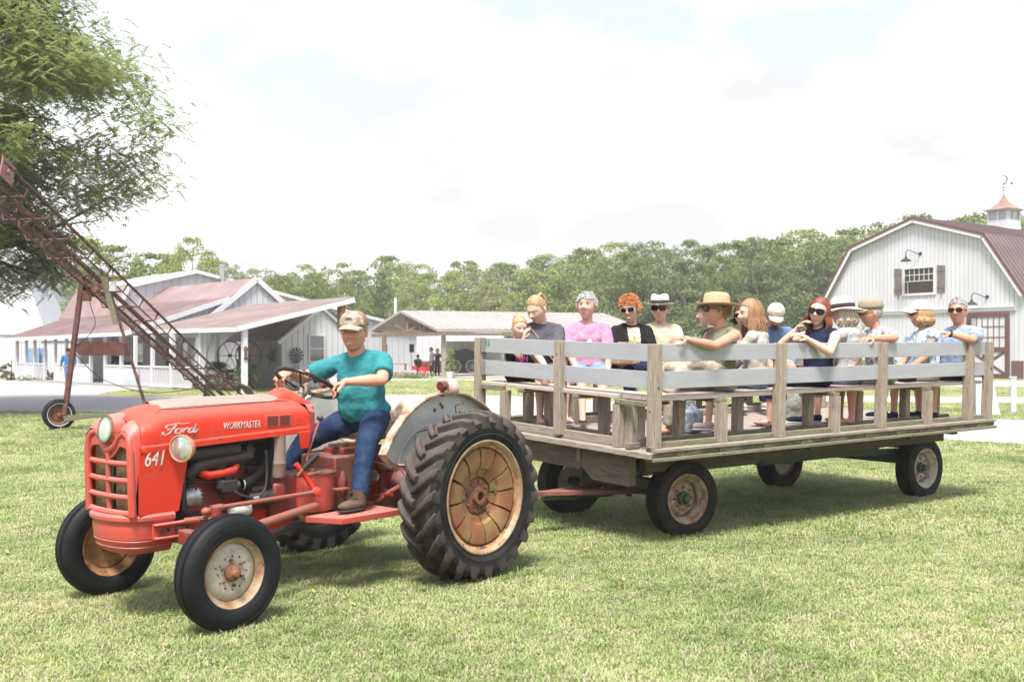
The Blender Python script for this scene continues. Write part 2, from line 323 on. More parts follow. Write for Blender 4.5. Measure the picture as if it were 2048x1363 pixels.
def rear_wheel(side):
    y = side * 0.8735
    w = thing('rear_wheel', 'x', 'x'); del w['label']; del w['category']; w.parent = tractor; w.location = (0, y, RR - 0.012)
    if side < 0: w.rotation_euler = (0, 0, math.pi)
    hw = 0.145
    # carcass, outer side is +y
    prof = [(0.375, -0.115), (0.40, -0.135), (0.47, -0.158), (0.53, -0.155), (0.558, -0.125), (0.567, -0.06), (0.570, 0), (0.567, 0.06), (0.558, 0.125), (0.53, 0.155), (0.47, 0.158), (0.40, 0.135), (0.375, 0.115)]
    mb = MB(); mb.lathe(prof, axis=(0, 1, 0), n=72)
    mb.lathe([(0.44, 0.1585), (0.445, 0.161), (0.45, 0.1585)], axis=(0, 1, 0), n=72)
    o = mb.build('tyre', [M_rubber2, M_rubberbrown], w)
    for p in o.data.polygons:
        if math.hypot(p.center.x, p.center.z) > 0.545: p.material_index = 1
    # lugs: 21 bars a side, each swept from the centre of the tread to the shoulder and down the side wall
    n = 22; lug = MB()
    def sweep(a, s):
        sec = []
        ts = [0, .3, .6, .82, 1.0, 1.18]
        for t in ts:
            ang = a - 0.13 * min(t, 1) - 0.13 * min(t, 1) ** 2
            yy = s * (-0.012 + min(t, 1.0) * 0.162); 
            if t <= 0.6: ro, ri = RR, 0.56
            elif t <= 0.82: ro, ri = RR - 0.008, 0.55
            elif t <= 1.0: ro, ri = RR - 0.034, 0.525
            else: ro, ri = 0.508, 0.49; yy = s * 0.158
            sec.append((ang, yy, ro, ri))
        vs = []; fs = []
        for i, (ang, yy, ro, ri) in enumerate(sec):
            wd = 0.030 + 0.010 * i / 5
            for rr, dd in ((ri, -wd * 1.25), (ro, -wd * 0.62), (ro, wd * 0.62), (ri, wd * 1.25)):
                an = ang + dd / rr; vs.append((rr * math.sin(an), yy + (s * 0.010 if i == 4 and rr == ro else 0), rr * math.cos(an)))
        for i in range(len(sec) - 1):
            for j in range(3): a0 = i * 4 + j; fs.append((a0, a0 + 1, a0 + 5, a0 + 4))
        fs.append((0, 1, 2, 3)); k = (len(sec) - 1) * 4; fs.append((k + 3, k + 2, k + 1, k)); lug.add(vs, fs)
    me = []
    for s in (1, -1):
        lug = MB(); sweep(0, s); m_ = lug.mesh('lug', M_rubberbrown, smooth=True); bm = bmesh.new(); bm.from_mesh(m_)
        bmesh.ops.bevel(bm, geom=[e for e in bm.edges if len(e.link_faces) == 2 and e.calc_face_angle(0) > 0.5], offset=0.006, segments=1, affect='EDGES')
        bm.to_mesh(m_); bm.free(); shade(m_, 50); me.append(m_)
    for i in range(n):
        for k in (0, 1):
            link('lug', me[k], w, rot=(0, 2 * math.pi * (i + 0.5 * k) / n, 0))
    # rim
    rb = MB(); rb.lathe([(0.335, -0.12), (0.39, -0.125), (0.402, -0.118), (0.39, -0.105), (0.36, -0.09), (0.35, 0), (0.36, 0.09)], axis=(0, 1, 0), n=64); rb.lathe([(0.372, 0.118), (0.352, 0.106), (0.35, 0.02)], axis=(0, 1, 0), n=64); rb.build('rim_barrel', M_rimrust, w)
    rm = MB(); rm.lathe([(0.36, 0.09), (0.385, 0.105), (0.395, 0.125), (0.403, 0.140), (0.405, 0.146), (0.395, 0.149), (0.380, 0.140), (0.370, 0.117)], axis=(0, 1, 0), n=64)
    rm.build('rim', M_rimf, w)
    dk = MB(); dk.lathe([(0.352, 0.03), (0.30, 0.045), (0.15, 0.03), (0.0, 0.03)], axis=(0, 1, 0), n=48); dk.lathe([(0.352, 0.02), (0.30, -0.0), (0.1, -0.02), (0.0, -0.02)], axis=(0, 1, 0), n=48)
    dk.build('wheel_disc', M_rimrust, w)
    # segmented cast weight
    for i in range(12):
        sg = MB(); a0 = 2 * math.pi * i / 12 + 0.02 + 0.09; a1 = a0 + 2 * math.pi / 12 - 0.055
        big = i % 3 != 1
        prof = [(0.135, 0.035), (0.140, 0.066), (0.185, 0.076), (0.20, 0.098 if big else 0.090), (0.27, 0.116), (0.332, 0.114), (0.348, 0.092), (0.349, 0.035)]
        sg.lathe(prof, axis=(0, 1, 0), n=5, a0=a0, a1=a1)
        for a, rev in ((a0, 0), (a1, 1)):
            x, yv, d = basis((0, 1, 0)); vs = [d * h + (x * math.cos(a) + yv * math.sin(a)) * r for r, h in prof]; sg.add(vs, [tuple(range(len(vs)))])
        sg.build('weight_segment', M_weight, w)
    hb = MB(); hb.lathe([(0.0, 0.05), (0.035, 0.05), (0.036, 0.095), (0.058, 0.095), (0.062, 0.06), (0.085, 0.055), (0.125, 0.052), (0.13, 0.03)], axis=(0, 1, 0), n=28)
    hb.build('hub', M_rust, w)
    bt = MB()
    for i in range(8):
        a = 2 * math.pi * i / 8 + 0.2; bolt(bt, (0.105 * math.cos(a), 0.052, 0.105 * math.sin(a)), (0, 1, 0), 0.014, 0.018)
    for i in range(12):
        a = 2 * math.pi * (i + 0.5) / 12 + 0.1; bolt(bt, (0.165 * math.cos(a), 0.062, 0.165 * math.sin(a)), (0, 1, 0), 0.012, 0.012)
    bt.build('bolts', M_rust, w, kind='stuff')
    for a in (3.3, 6.2): bz = MB(); bolt(bz, (0.17 * math.cos(a), 0.068, -0.17 * math.sin(a)), (0, 1, 0), 0.022, 0.016); bz.build('zinc_bolt', M_steel, w)
    return w
rear_wheel(1); rear_wheel(-1)

def front_wheel(side):
    y = side * 0.689
    w = bpy.data.objects.new('front_wheel', None); COL.objects.link(w); w.parent = tractor; w.location = (WB, y, RF - 0.006)
    w.rotation_euler = (0, 0, 0 if side > 0 else math.pi)
    mb = MB()
    prof = [(0.205, -0.058), (0.222, -0.072), (0.262, -0.084), (0.30, -0.078), (0.318, -0.066), (0.331, -0.056)]
    tread = [(0.333, -0.050), (0.334, -0.036), (0.325, -0.033), (0.325, -0.024), (0.338, -0.020), (0.341, 0.0), (0.338, 0.020), (0.325, 0.024), (0.325, 0.033), (0.334, 0.036), (0.333, 0.050)]
    prof = prof + tread + [(r, -h) for r, h in reversed(prof)]
    mb.lathe(prof, axis=(0, 1, 0), n=72)
    for r in (0.31, 0.298, 0.232): 
        for s in (1, -1):
            h = np.interp(r, [0.222, 0.262, 0.30, 0.318], [0.072, 0.084, 0.078, 0.066]) * s; mb.lathe([(r - 0.0035, h - s * .0006), (r, h + s * 0.0025), (r + 0.0035, h - s * .0006)], axis=(0, 1, 0), n=72)
    mb.build('tyre', M_rubber, w)
    rm = MB(); rm.lathe([(0.19, -0.05), (0.222, -0.06), (0.216, -0.048), (0.20, -0.035), (0.17, -0.02), (0.17, 0.02), (0.195, 0.032), (0.205, 0.048), (0.213, 0.060), (0.222, 0.064), (0.226, 0.062), (0.223, 0.055)], axis=(0, 1, 0), n=56)
    rm.lathe([(0.17, 0.02), (0.168, 0.002), (0.15, -0.008)], axis=(0, 1, 0), n=56)
    rm.lathe([(0.2, -0.045), (0.19, -0.02), (0.16, -0.012)], axis=(0, 1, 0), n=56)
    rm.build('rim', M_rimf if side > 0 else M_rimrust, w)
    d = MB(); d.lathe([(0.168, 0.006), (0.155, 0.018), (0.11, 0.030), (0.07, 0.024), (0.0, 0.024)], axis=(0, 1, 0), n=48); d.lathe([(0.168, 0.002), (0.11, 0.015), (0.0, 0.01)], axis=(0, 1, 0), n=48)
    d.build('wheel_disc', M_rimw if side > 0 else M_rimrust, w)
    hl = MB()
    for i in range(12):
        a = 2 * math.pi * i / 12; hl.disc((0.098 * math.cos(a), 0.0305 if i % 2 else 0.031, 0.098 * math.sin(a)), (0, 1, 0), 0.006, 8)
    hl.build('bolt_holes', M_black, w)
    h = MB(); h.lathe([(0.0, 0.085), (0.016, 0.084), (0.022, 0.078), (0.024, 0.06), (0.045, 0.05), (0.052, 0.04), (0.053, 0.022)], axis=(0, 1, 0), n=24)
    h.lathe([(0.053, 0.0), (0.05, -0.10), (0.03, -0.12)], axis=(0, 1, 0), n=20)
    h.build('hub', M_rust if side > 0 else M_redold, w)
    b = MB()
    for i in range(6): a = 2 * math.pi * i / 6 + 0.4; bolt(b, (0.074 * math.cos(a), 0.024, 0.074 * math.sin(a)), (0, 1, 0), 0.011, 0.018)
    b.build('lug_nuts', M_rust, w)
front_wheel(1); front_wheel(-1)

# ---- hood: loft of half sections
def loft_sections(mb, secs, close_ends=True):
    n = len(secs[0]); vs = [p for s in secs for p in s]; fs = []
    for i in range(len(secs) - 1):
        for j in range(n - 1): a = i * n + j; fs.append((a, a + 1, a + n + 1, a + n))
    mb.add(vs, fs)
def hood_section(x, ztop, w=0.25, zlow=None, inset=0.0, lip=0.010):
    zl = 1.072 - (x - 0.95) * 0.042 if zlow is None else zlow
    half = [(w - 0.005, zl), (w + lip, zl + 0.004), (w + lip, zl + 0.036), (w, zl + 0.048), (w, ztop - 0.135), (w - 0.006, ztop - 0.108), (w - 0.022, ztop - 0.084), (w - 0.055, ztop - 0.064), (w - 0.105, ztop - 0.046), (w - 0.18, ztop - 0.010), (0, ztop)]
    return [(x, y, z) for y, z in half] + [(x, -y, z) for y, z in reversed(half[:-1])]
mb = MB()
secs = [hood_section(x, zt, w) for x, zt, w in ((0.935, 1.285, 0.235), (0.95, 1.305, 0.247), (1.0, 1.318, 0.25), (1.3, 1.320, 0.25), (1.6, 1.318, 0.25), (1.9, 1.312, 0.252), (2.0, 1.305, 0.254), (2.06, 1.295, 0.256), (2.12, 1.280, 0.259), (2.18, 1.258, 0.261), (2.225, 1.232, 0.262))]
loft_sections(mb, secs)
hood = mb.build('hood', M_red, tractor); so = hood.modifiers.new('s', 'SOLIDIFY'); so.thickness = 0.004
# nose skin under the hood line (carries the number)
for s in (1, -1):
    mb = MB()
    if 1:
        pts = [(2.235, 0.262 * s, 0.655), (2.235, 0.262 * s, 1.034), (1.945, 0.254 * s, 1.040), (1.905, 0.254 * s, 1.025), (1.90, 0.254 * s, 0.98), (1.965, 0.254 * s, 0.655)]
        mb.sheet(pts if s > 0 else pts[::-1], 0.006)
    mb.build('nose_side_panel', M_red, tractor, bevel=0.004)
# raised dusty centre panel
mb = MB(); secs = []
for x, zt, w in ((1.03, 1.322, 0.10), (1.3, 1.326, 0.115), (1.6, 1.324, 0.125), (1.9, 1.318, 0.13), (1.99, 1.311, 0.115), (2.02, 1.304, 0.06)):
    secs.append([(x, y * w * 1.06, zt + 0.009 - (0.056 if abs(y) == 1 else 0.046) * abs(y) ** 1.6) for y in (1, 0.98, 0.8, 0.55, 0.3, 0, -0.3, -0.55, -0.8, -0.98, -1)])
loft_sections(mb, secs); mb.build('hood_door', M_dusty, tractor)
mb = MB()
for s in (1, -1): mb.tube([(1.02, s * 0.112, 1.290), (1.3, s * .128, 1.286), (1.6, s * 0.138, 1.278), (1.9, s * 0.143, 1.270), (2.0, s * 0.13, 1.270), (2.06, s * 0.155, 1.246), (2.2, s * 0.19, 1.188)], 0.0025, 5)
mb.build('hood_seam', M_black, tractor)
# lettering
me = text_mesh('WORKMASTER', 0.062, M_letter, 0.25, 0.66, 0.001, 1.05)
link('lettering', me, tractor, (1.505, 0.252, 1.152), (R(90), 0, R(180)))
me = text_mesh('641', 0.13, M_letter, 0.3, 0.72, 0.001, 1.0)
link('number', me, tractor, (2.135, 0.2675, 0.985), (R(90), 0, R(181.4)))
def ribbon(mb, pts, ws, T):
    """flat pen stroke: pts 2D, ws widths"""
    k = len(pts); vs = []
    for i, p in enumerate(pts):
        a = Vector(pts[max(i - 1, 0)]); b = Vector(pts[min(i + 1, k - 1)]); d = (b - a).normalized(); nn = Vector((-d.y, d.x)); w = ws[i] if isinstance(ws, list) else ws
        vs += [T(Vector(p) + nn * w), T(Vector(p) - nn * w)]
    mb.add(vs, [(2 * i, 2 * i + 1, 2 * i + 3, 2 * i + 2) for i in range(k - 1)])
def spline(pts, n=5):
    P = [Vector(p) for p in pts]; out = []
    for i in range(len(P) - 1):
        a, b, c, d = P[max(i - 1, 0)], P[i], P[i + 1], P[min(i + 2, len(P) - 1)]
        for j in range(n):
            t = j / n; out.append(0.5 * ((2 * b) + (c - a) * t + (2 * a - 5 * b + 4 * c - d) * t * t + (3 * b - a - 3 * c + d) * t ** 3))
    return out + [P[-1]]
mb = MB(); T = lambda p: (2.075 - p[0] * 0.245, 0.2555 + 0.004 * (1 - p[0]) + mb_off[0], 1.122 + p[1] * 0.070); mb_off = [0.0]
for st in ([(0.02, 0.28), (0.0, 0.12), (0.08, 0.05), (0.2, 0.2), (0.3, 0.6), (0.38, 0.82), (0.3, 0.9), (0.16, 0.86), (0.08, 0.7), (0.14, 0.6)],
           [(0.28, 0.88), (0.4, 0.98), (0.55, 0.90), (0.74, 0.95)], [(0.12, 0.42), (0.22, 0.52), (0.38, 0.5)],
           [(0.50, 0.52), (0.42, 0.5), (0.35, 0.3), (0.38, 0.12), (0.46, 0.12), (0.52, 0.3), (0.5, 0.52), (0.56, 0.45)],
           [(0.60, 0.5), (0.58, 0.3), (0.55, 0.1), (0.6, 0.35), (0.68, 0.52), (0.72, 0.45)],
           [(0.88, 0.45), (0.80, 0.5), (0.73, 0.3), (0.74, 0.12), (0.80, 0.12), (0.88, 0.4), (0.95, 0.85), (0.90, 0.5), (0.87, 0.15), (0.92, 0.1), (1.0, 0.35)]):
    ribbon(mb, [tuple(p) for p in spline(st)], 0.028, T); mb_off[0] += 0.0003
ob = mb.build('script_lettering', M_letter, tractor, fix=False)
# side vents
mb = MB()
for s in (1, -1):
    mb.box((1.215, s * 0.2515, 1.166), (0.215, 0.004, 0.078))
mb.build('vent_frame', M_redface, tractor, bevel=0.002)
mb = MB()
for s in (1,):
    for g in (0, 1):
        for k in range(6): mb.box((1.265 - g * 0.1, s * 0.2545, 1.139 + k * 0.0108), (0.082, 0.002, 0.0045))
mb.build('vent_slots', M_black, tractor)
# nose cap top between hood and grille: two shoulders and the emblem boss
mb = MB(); secs = []
for x, zt, w in ((2.225, 1.232, 0.262), (2.262, 1.205, 0.264), (2.285, 1.175, 0.262)):
    secs.append([(x, y, z) for y, z in [(w, 0.66 if x > 2.23 else 1.0), (w, zt - 0.09), (w - 0.02, zt - 0.05), (w - 0.06, zt - 0.018), (w - 0.12, zt - 0.02), (0.09, zt - 0.055), (0.05, zt - 0.03), (0, zt - 0.005), (-0.05, zt - 0.03), (-0.09, zt - 0.055), (-w + 0.12, zt - 0.02), (-w + 0.06, zt - 0.018), (-w + 0.02, zt - 0.05), (-w, zt - 0.09), (-w, 0.66 if x > 2.23 else 1.0)]])
loft_sections(mb, secs); mb.build('nose_cap', M_redface, tractor)
# grille frame
gx = 2.262
mb = MB()
for s in (1, -1):
    mb.tube([(gx, s * 0.246, 0.655), (gx + 0.008, s * 0.246, 0.85), (gx + 0.012, s * 0.244, 1.03), (gx + 0.010, s * 0.236, 1.085), (gx + 0.004, s * 0.21, 1.125), (gx, s * 0.16, 1.142), (gx, s * 0.11, 1.12), (gx + 0.006, s * 0.065, 1.06), (gx + 0.012, 0, 1.035)], 0.024, 10)
    # web filling between the tube and opening, so the openings have cut corners
    pts = [(gx + 0.012, s * 0.235, 1.075), (gx + 0.012, s * 0.16, 1.12), (gx + 0.012, s * 0.11, 1.10), (gx + 0.012, s * 0.06, 1.04), (gx + 0.012, s * 0.015, 1.005), (gx + 0.012, s * 0.02, 0.985), (gx + 0.012, s * 0.07, 1.015), (gx + 0.012, s * 0.12, 1.062), (gx + 0.012, s * 0.20, 1.052), (gx + 0.012, s * 0.224, 1.02)]
    for a, b in (((0, 1, 8, 9)), (1, 2, 7, 8), (2, 3, 6, 7), (3, 4, 5, 6)) if False else ((0, 1, 8, 9), (1, 2, 7, 8), (2, 3, 6, 7), (3, 4, 5, 6)) and (): pass
    for q in ((0, 1, 8, 9), (1, 2, 7, 8), (2, 3, 6, 7), (3, 4, 5, 6)): mb.sheet([pts[i] for i in (q if s > 0 else q[::-1])], 0.02, (1, 0, 0))
mb.tube([(gx + 0.004, 0, 0.66), (gx + 0.014, 0, 0.85), (gx + 0.016, 0, 1.02)], 0.0175, 8)
for z, zz in ((0.668, 0), (0.764, 1), (0.862, 1), (0.962, 1)): mb.tube([(gx + 0.002, 0.235, z), (gx + 0.016, 0.12, z - 0.002), (gx + 0.018, 0, z - 0.003), (gx + 0.016, -0.12, z - 0.002), (gx + 0.002, -0.235, z)], 0.0165 if zz else 0.02, 8)
mb.build('grille_frame', M_redface, tractor)
for s in (1, -1):
    for k in range(9):
        q = MB(); q.tube([(gx - 0.03, s * (0.024 + k * 0.0245), 0.66), (gx - 0.03, s * (0.024 + k * 0.0245), 1.10)], 0.0075, 6); q.build('grille_bar', M_brass, tractor)
mb = MB(); mb.box((gx - 0.07, 0, 0.88), (0.02, 0.47, 0.5)); mb.build('radiator', M_black, tractor)
# emblem
em = bpy.data.objects.new('emblem', None); COL.objects.link(em); em.parent = tractor
mb = MB(); mb.lathe([(0.0, -0.03), (0.084, -0.03), (0.086, 0.0), (0.080, 0.010), (0.072, 0.006)], (2.295, 0, 1.158), (1, 0, 0.12), n=36); mb.build('bezel', M_rust, em)
mb = MB(); mb.lathe([(0.074, 0.006), (0.066, 0.010), (0.060, 0.009)], (2.295, 0, 1.158), (1, 0, 0.12), n=36); mb.build('ring', M_emblem2, em)
mb = MB(); mb.lathe([(0.061, 0.008), (0.04, 0.012), (0.0, 0.014)], (2.295, 0, 1.158), (1, 0, 0.12), n=36); mb.build('lens', M_emblem, em)
mb = MB(); mb.lathe([(0.086, -0.005), (0.096, -0.03), (0.11, -0.10)], (2.295, 0, 1.158), (1, 0, 0.12), n=30); mb.build('emblem_boss', M_redface, tractor)
# bumper
mb = MB(); secs = []
def bump_ring(z, ex, sx):
    pts = []
    for t in np.linspace(-1, 1, 21):
        a = t * math.pi / 2; y = math.sin(a) * (0.262 + ex); x = 2.10 + (0.215 + ex) * (abs(math.cos(a)) ** 0.55)
        pts.append((x, y, z))
    return [(2.0, -(0.262 + ex) + sx, z)] + [(2.08, -(0.262 + ex), z)] + pts[1:-1] + [(2.08, 0.262 + ex, z)] + [(2.0, 0.262 + ex - sx, z)]
for z, ex in ((0.655, -0.02), (0.66, 0.005), (0.645, 0.018), (0.625, 0.018), (0.612, 0.006), (0.600, 0.0), (0.585, 0.002), (0.55, 0.0), (0.512, -0.004), (0.506, -0.010), (0.500, -0.005), (0.475, -0.014), (0.468, -0.020), (0.462, -0.016), (0.43, -0.04), (0.42, -0.06), (0.42, -0.2)):
    secs.append(bump_ring(z, ex, 0))
loft_sections(mb, secs); mb.build('front_bumper', M_redface, tractor)
# headlamps
def headlamp(s):
    h = bpy.data.objects.new('headlamp', None); COL.objects.link(h); h.parent = tractor; h.location = (2.0, s * 0.352, 1.045); h.rotation_euler = (0, 0, s * R(20))
    mb = MB(); mb.lathe([(0.0, -0.075), (0.03, -0.072), (0.06, -0.05), (0.078, -0.015), (0.084, 0.01), (0.083, 0.018), (0.076, 0.020), (0.074, 0.014)], axis=(1, 0, 0), n=32); mb.build('lamp_shell', M_lamprim, h)
    mb = MB(); mb.lathe([(0.0745, 0.013), (0.05, 0.024), (0.0, 0.031)], axis=(1, 0, 0), n=32); mb.build('lens', M_lens, h)
    mb = MB(); mb.lathe([(0.06, 0), (0.055, 0.02), (0.035, 0.045), (0.0, 0.05)], axis=(0, s, 0), n=20, o=(-0.09, -s * 0.10, 0.01)); mb.build('lamp_boss', M_red, h)
headlamp(1); headlamp(-1)
# cowl hump in front of the wheel
mb = MB(); secs = []
for x, zt, w in ((1.16, 1.318, 0.02), (1.13, 1.325, 0.06), (1.08, 1.352, 0.085), (1.03, 1.375, 0.10), (0.98, 1.374, 0.11), (0.93, 1.35, 0.125), (0.88, 1.31, 0.14), (0.84, 1.27, 0.15)):
    zb = 1.26; secs.append([(x, w * math.cos(a) , zb + (zt - zb) * math.sin(a)) for a in np.linspace(0, math.pi, 13)])
loft_sections(mb, secs); mb.build('cowl', M_red, tractor)
mb = MB(); secs = []
for x, w, zt in ((0.95, 0.243, 1.275), (0.90, 0.235, 1.268), (0.885, 0.22, 1.25)):
    secs.append([(x, w, 1.08), (x, w, zt - 0.06), (x, w * 0.8, zt - 0.012), (x, 0, zt), (x, -w * 0.8, zt - 0.012), (x, -w, zt - 0.06), (x, -w, 1.08)])
loft_sections(mb, secs); mb.box((0.89, 0, 1.16), (0.01, 0.42, 0.17)); mb.build('dashboard', M_redface, tractor)
for s in (1, -1): mb = MB(); mb.sheet([(1.05, s * 0.245, 1.085), (0.95, s * 0.245, 1.085), (0.965, s * 0.24, 0.965), (1.03, s * 0.24, 0.965)][::s], 0.02); mb.build('hood_bracket', M_red, tractor, bevel=0.006)
mb = MB(); mb.lathe([(0, 0.002), (0.017, 0.002), (0.02, -0.004)], (0.995, 0.246, 1.02), (0, 1, 0), 12); mb.build('bracket_grommet', M_rust, tractor)

# ---- engine bay
mb = MB(); mb.box2((1.15, -0.12, 0.55), (1.86, 0.10, 0.86)); mb.build('engine_block', M_redold, tractor, bevel=0.015)
mb = MB(); mb.box2((1.18, -0.13, 0.86), (1.84, 0.09, 1.03)); mb.build('cylinder_head', M_iron, tractor, bevel=0.01)
mb = MB(); mb.box2((1.16, -0.2, 1.035), (1.9, 0.2, 1.06)); mb.build('heat_shield', M_black, tractor)
mb = MB(); mb.box2((1.92, -0.20, 0.60), (2.16, 0.20, 1.15)); mb.build('radiator_core', M_black, tractor)
mb = MB(); mb.tube([(1.86, 0.19, 0.985), (1.85, 0.19, 0.985), (1.50, 0.19, 0.995), (1.49, 0.19, 0.995)], [0.034, 0.044, 0.044, 0.034], 18); mb.build('muffler', M_purple, tractor)
mb = MB(); mb.tube([(1.82, 0.12, 0.80), (1.84, 0.17, 0.865), (1.80, 0.185, 0.905), (1.68, 0.19, 0.925), (1.52, 0.19, 0.935), (1.43, 0.19, 0.95), (1.41, 0.19, 0.985), (1.44, 0.19, 1.01)], [0.04, 0.045, 0.042, 0.038, 0.038, 0.045, 0.042, 0.035], 14)
mb.tube([(1.63, 0.18, 0.93), (1.62, 0.17, 0.86)], [0.05, 0.04], 12); mb.tube([(1.48, 0.185, 0.94), (1.46, 0.15, 0.87)], [0.04, 0.035], 12); mb.box((1.425, 0.19, 0.965), (0.05, 0.085, 0.06))
mb.build('exhaust_manifold', M_purple, tractor)
mb = MB(); mb.tube([(1.76, 0.14, 0.90), (1.755, 0.19, 0.862), (1.72, 0.20, 0.845), (1.62, 0.205, 0.85), (1.53, 0.20, 0.862), (1.51, 0.19, 0.88), (1.505, 0.14, 0.90)], [0.025, 0.028, 0.028, 0.025, 0.027, 0.028, 0.025], 12); mb.build('intake_manifold', M_red, tractor)
mb = MB(); mb.box((1.58, 0.19, 0.82), (0.05, 0.05, 0.03)); mb.box((1.575, 0.19, 0.765), (0.12, 0.07, 0.075)); mb.cyl((1.63, 0.19, 0.81), (1.63, 0.19, 0.75), 0.03); mb.cyl((1.52, 0.2, 0.76), (1.49, 0.2, 0.765), 0.03); mb.build('carburettor', M_iron, tractor, bevel=0.006)
mb = MB(); hp = spline([(1.235, 0.2, 1.05), (1.245, 0.2, 0.97), (1.29, 0.205, 0.87), (1.38, 0.21, 0.79), (1.47, 0.205, 0.765)], 12)
for i in range(len(hp) * 1 - 1):
    mb.tube([hp[i], (hp[i] + hp[i + 1]) / 2, hp[i + 1]], [0.028, 0.036, 0.028], 12, caps=False)
mb.build('ribbed_hose', M_black, tractor)
mb = MB(); mb.lathe([(0.041, -0.006), (0.041, 0.006)], (1.475, 0.205, 0.765), (1, 0, 0), 16); mb.lathe([(0.012, 0), (0.02, 0.0), (0.02, 0.045), (0.012, 0.045), (0, 0.045)], (1.40, 0.275, 0.675), (1, 0, 0), 14); mb.lathe([(0, 0), (0.02, 0)], (1.40, 0.275, 0.675), (1, 0, 0), 14); mb.build('hose_clamp', M_chrome, tractor)
mb = MB(); mb.tube(spline([(1.56, 0.2, 0.76), (1.52, 0.24, 0.71), (1.44, 0.27, 0.68)], 4), 0.009, 7); mb.tube(spline([(1.39, 0.27, 0.68), (1.33, 0.26, 0.73), (1.30, 0.24, 0.85), (1.31, 0.24, 0.98)], 5), 0.010, 7); mb.build('fuel_hose', M_black, tractor)
mb = MB(); mb.lathe([(0.0, 0.0), (0.046, 0.002), (0.052, 0.03), (0.054, 0.09), (0.056, 0.095), (0.054, 0.10), (0.054, 0.105), (0.052, 0.11), (0.052, 0.28), (0.0, 0.28)], (1.19, 0.21, 0.785), (0, 0, 1), 22); mb.build('air_cleaner', mat('dusty_grey_brown_can', (0.20, 0.15, 0.125), 0.6, col2=(0.3, 0.17, 0.13), scale=9, bump=0.1), tractor)
mb = MB(); mb.lathe([(0.0533, 0.0), (0.0533, 0.055)], (1.19, 0.21, 0.945), (0, 0, 1), 8, a0=R(30), a1=R(85)); mb.build('label_sticker', M_sticker, tractor)
mb = MB(); mb.lathe([(0, -0.055), (0.045, -0.055), (0.056, -0.045), (0.058, -0.012), (0.060, -0.010), (0.060, -0.002), (0.058, 0.0), (0.058, 0.04), (0.047, 0.055), (0, 0.055)], (1.845, 0.19, 0.72), (1, 0, 0), 24)
for k in range(12): a = 2 * math.pi * k / 12; mb.box((1.80, 0.19 + 0.05 * math.cos(a), 0.72 + 0.05 * math.sin(a)), (0.03, 0.008, 0.008))
mb.build('alternator', M_alu, tractor)
mb = MB(); mb.lathe([(0, 0), (0.05, 0), (0.05, 0.006), (0.042, 0.012), (0.05, 0.018), (0.05, 0.024), (0, 0.024)], (1.912, 0.19, 0.72), (1, 0, 0), 22); mb.build('pulley', M_iron, tractor)
mb = MB(); mb.tube(spline([(1.93, 0.22, 0.95), (1.925, 0.235, 0.85), (1.92, 0.235, 0.70), (1.90, 0.23, 0.64), (1.84, 0.21, 0.615), (1.78, 0.2, 0.61)], 5), 0.021, 10); mb.build('radiator_hose', M_black, tractor)
mb = MB(); mb.cyl((1.42, 0.19, 0.655), (1.23, 0.19, 0.66), 0.052, n=20); mb.cyl((1.40, 0.2, 0.72), (1.30, 0.2, 0.72), 0.024); mb.build('starter_motor', M_iron, tractor, bevel=0.004)
mb = MB(); mb.cyl((1.55, 0.20, 0.60), (1.42, 0.20, 0.605), 0.045, n=20); mb.build('oil_filter', M_fender, tractor)
mb = MB(); mb.tube(spline([(1.28, 0.2, 0.70), (1.25, 0.22, 0.76), (1.22, 0.2, 0.83)], 4), 0.006, 6); mb.tube(spline([(1.95, 0.2, 0.83), (1.7, 0.2, 0.80), (1.55, 0.22, 0.80)], 4), 0.004, 6); mb.tube(spline([(1.9, 0.22, 0.79), (1.86, 0.25, 0.80), (1.83, 0.24, 0.77)], 4), 0.006, 6); mb.build('wiring', M_black, tractor)
mb = MB()
for x, z in ((1.78, 0.93), (1.72, 0.84), (1.55, 0.72), (1.35, 0.83), (1.28, 0.79)): mb.box((x, 0.12, z), (0.05, 0.06, 0.04))
for k in range(14): p = (random.uniform(1.2, 1.84), 0.10, random.uniform(0.58, 0.84)); bolt(mb, p, (0, 1, 0), 0.011, 0.014)
mb.build('engine_fittings', M_iron, tractor, bevel=0.004)
# bell housing, transmission, rear centre housing
mb = MB(); mb.box2((0.98, -0.18, 0.50), (1.22, 0.18, 0.80)); mb.lathe([(0, 0), (0.17, 0.0), (0.17, 0.04), (0, 0.04)], (1.17, 0, 0.64), (1, 0, 0), 24); mb.box2((1.14, 0.15, 0.62), (1.24, 0.24, 0.75)); mb.build('bell_housing', M_redold, tractor, bevel=0.02)
mb = MB(); mb.lathe([(0, 0.50), (0.10, 0.50), (0.165, 0.53), (0.17, 0.60), (0.17, 0.775), (0.16, 0.78)], (0.85, 0.13, 0.0), (0, 0, 1), 32); mb.build('transmission_case', M_redface, tractor)
mb = MB(); mb.lathe([(0.16, 0.78), (0.178, 0.78), (0.178, 0.79), (0.155, 0.795), (0, 0.80)], (0.85, 0.13, 0.0), (0, 0, 1), 32); mb.lathe([(0.03, 0.795), (0.03, 0.815), (0, 0.82)], (0.90, 0.20, 0.0), (0, 0, 1), 16)
for k in range(9): a = 2 * math.pi * k / 9; bolt(mb, (0.85 + 0.163 * math.cos(a), 0.13 + 0.163 * math.sin(a), 0.79), (0, 0, 1), 0.01, 0.014)
mb.build('transmission_lid', M_rust, tractor)
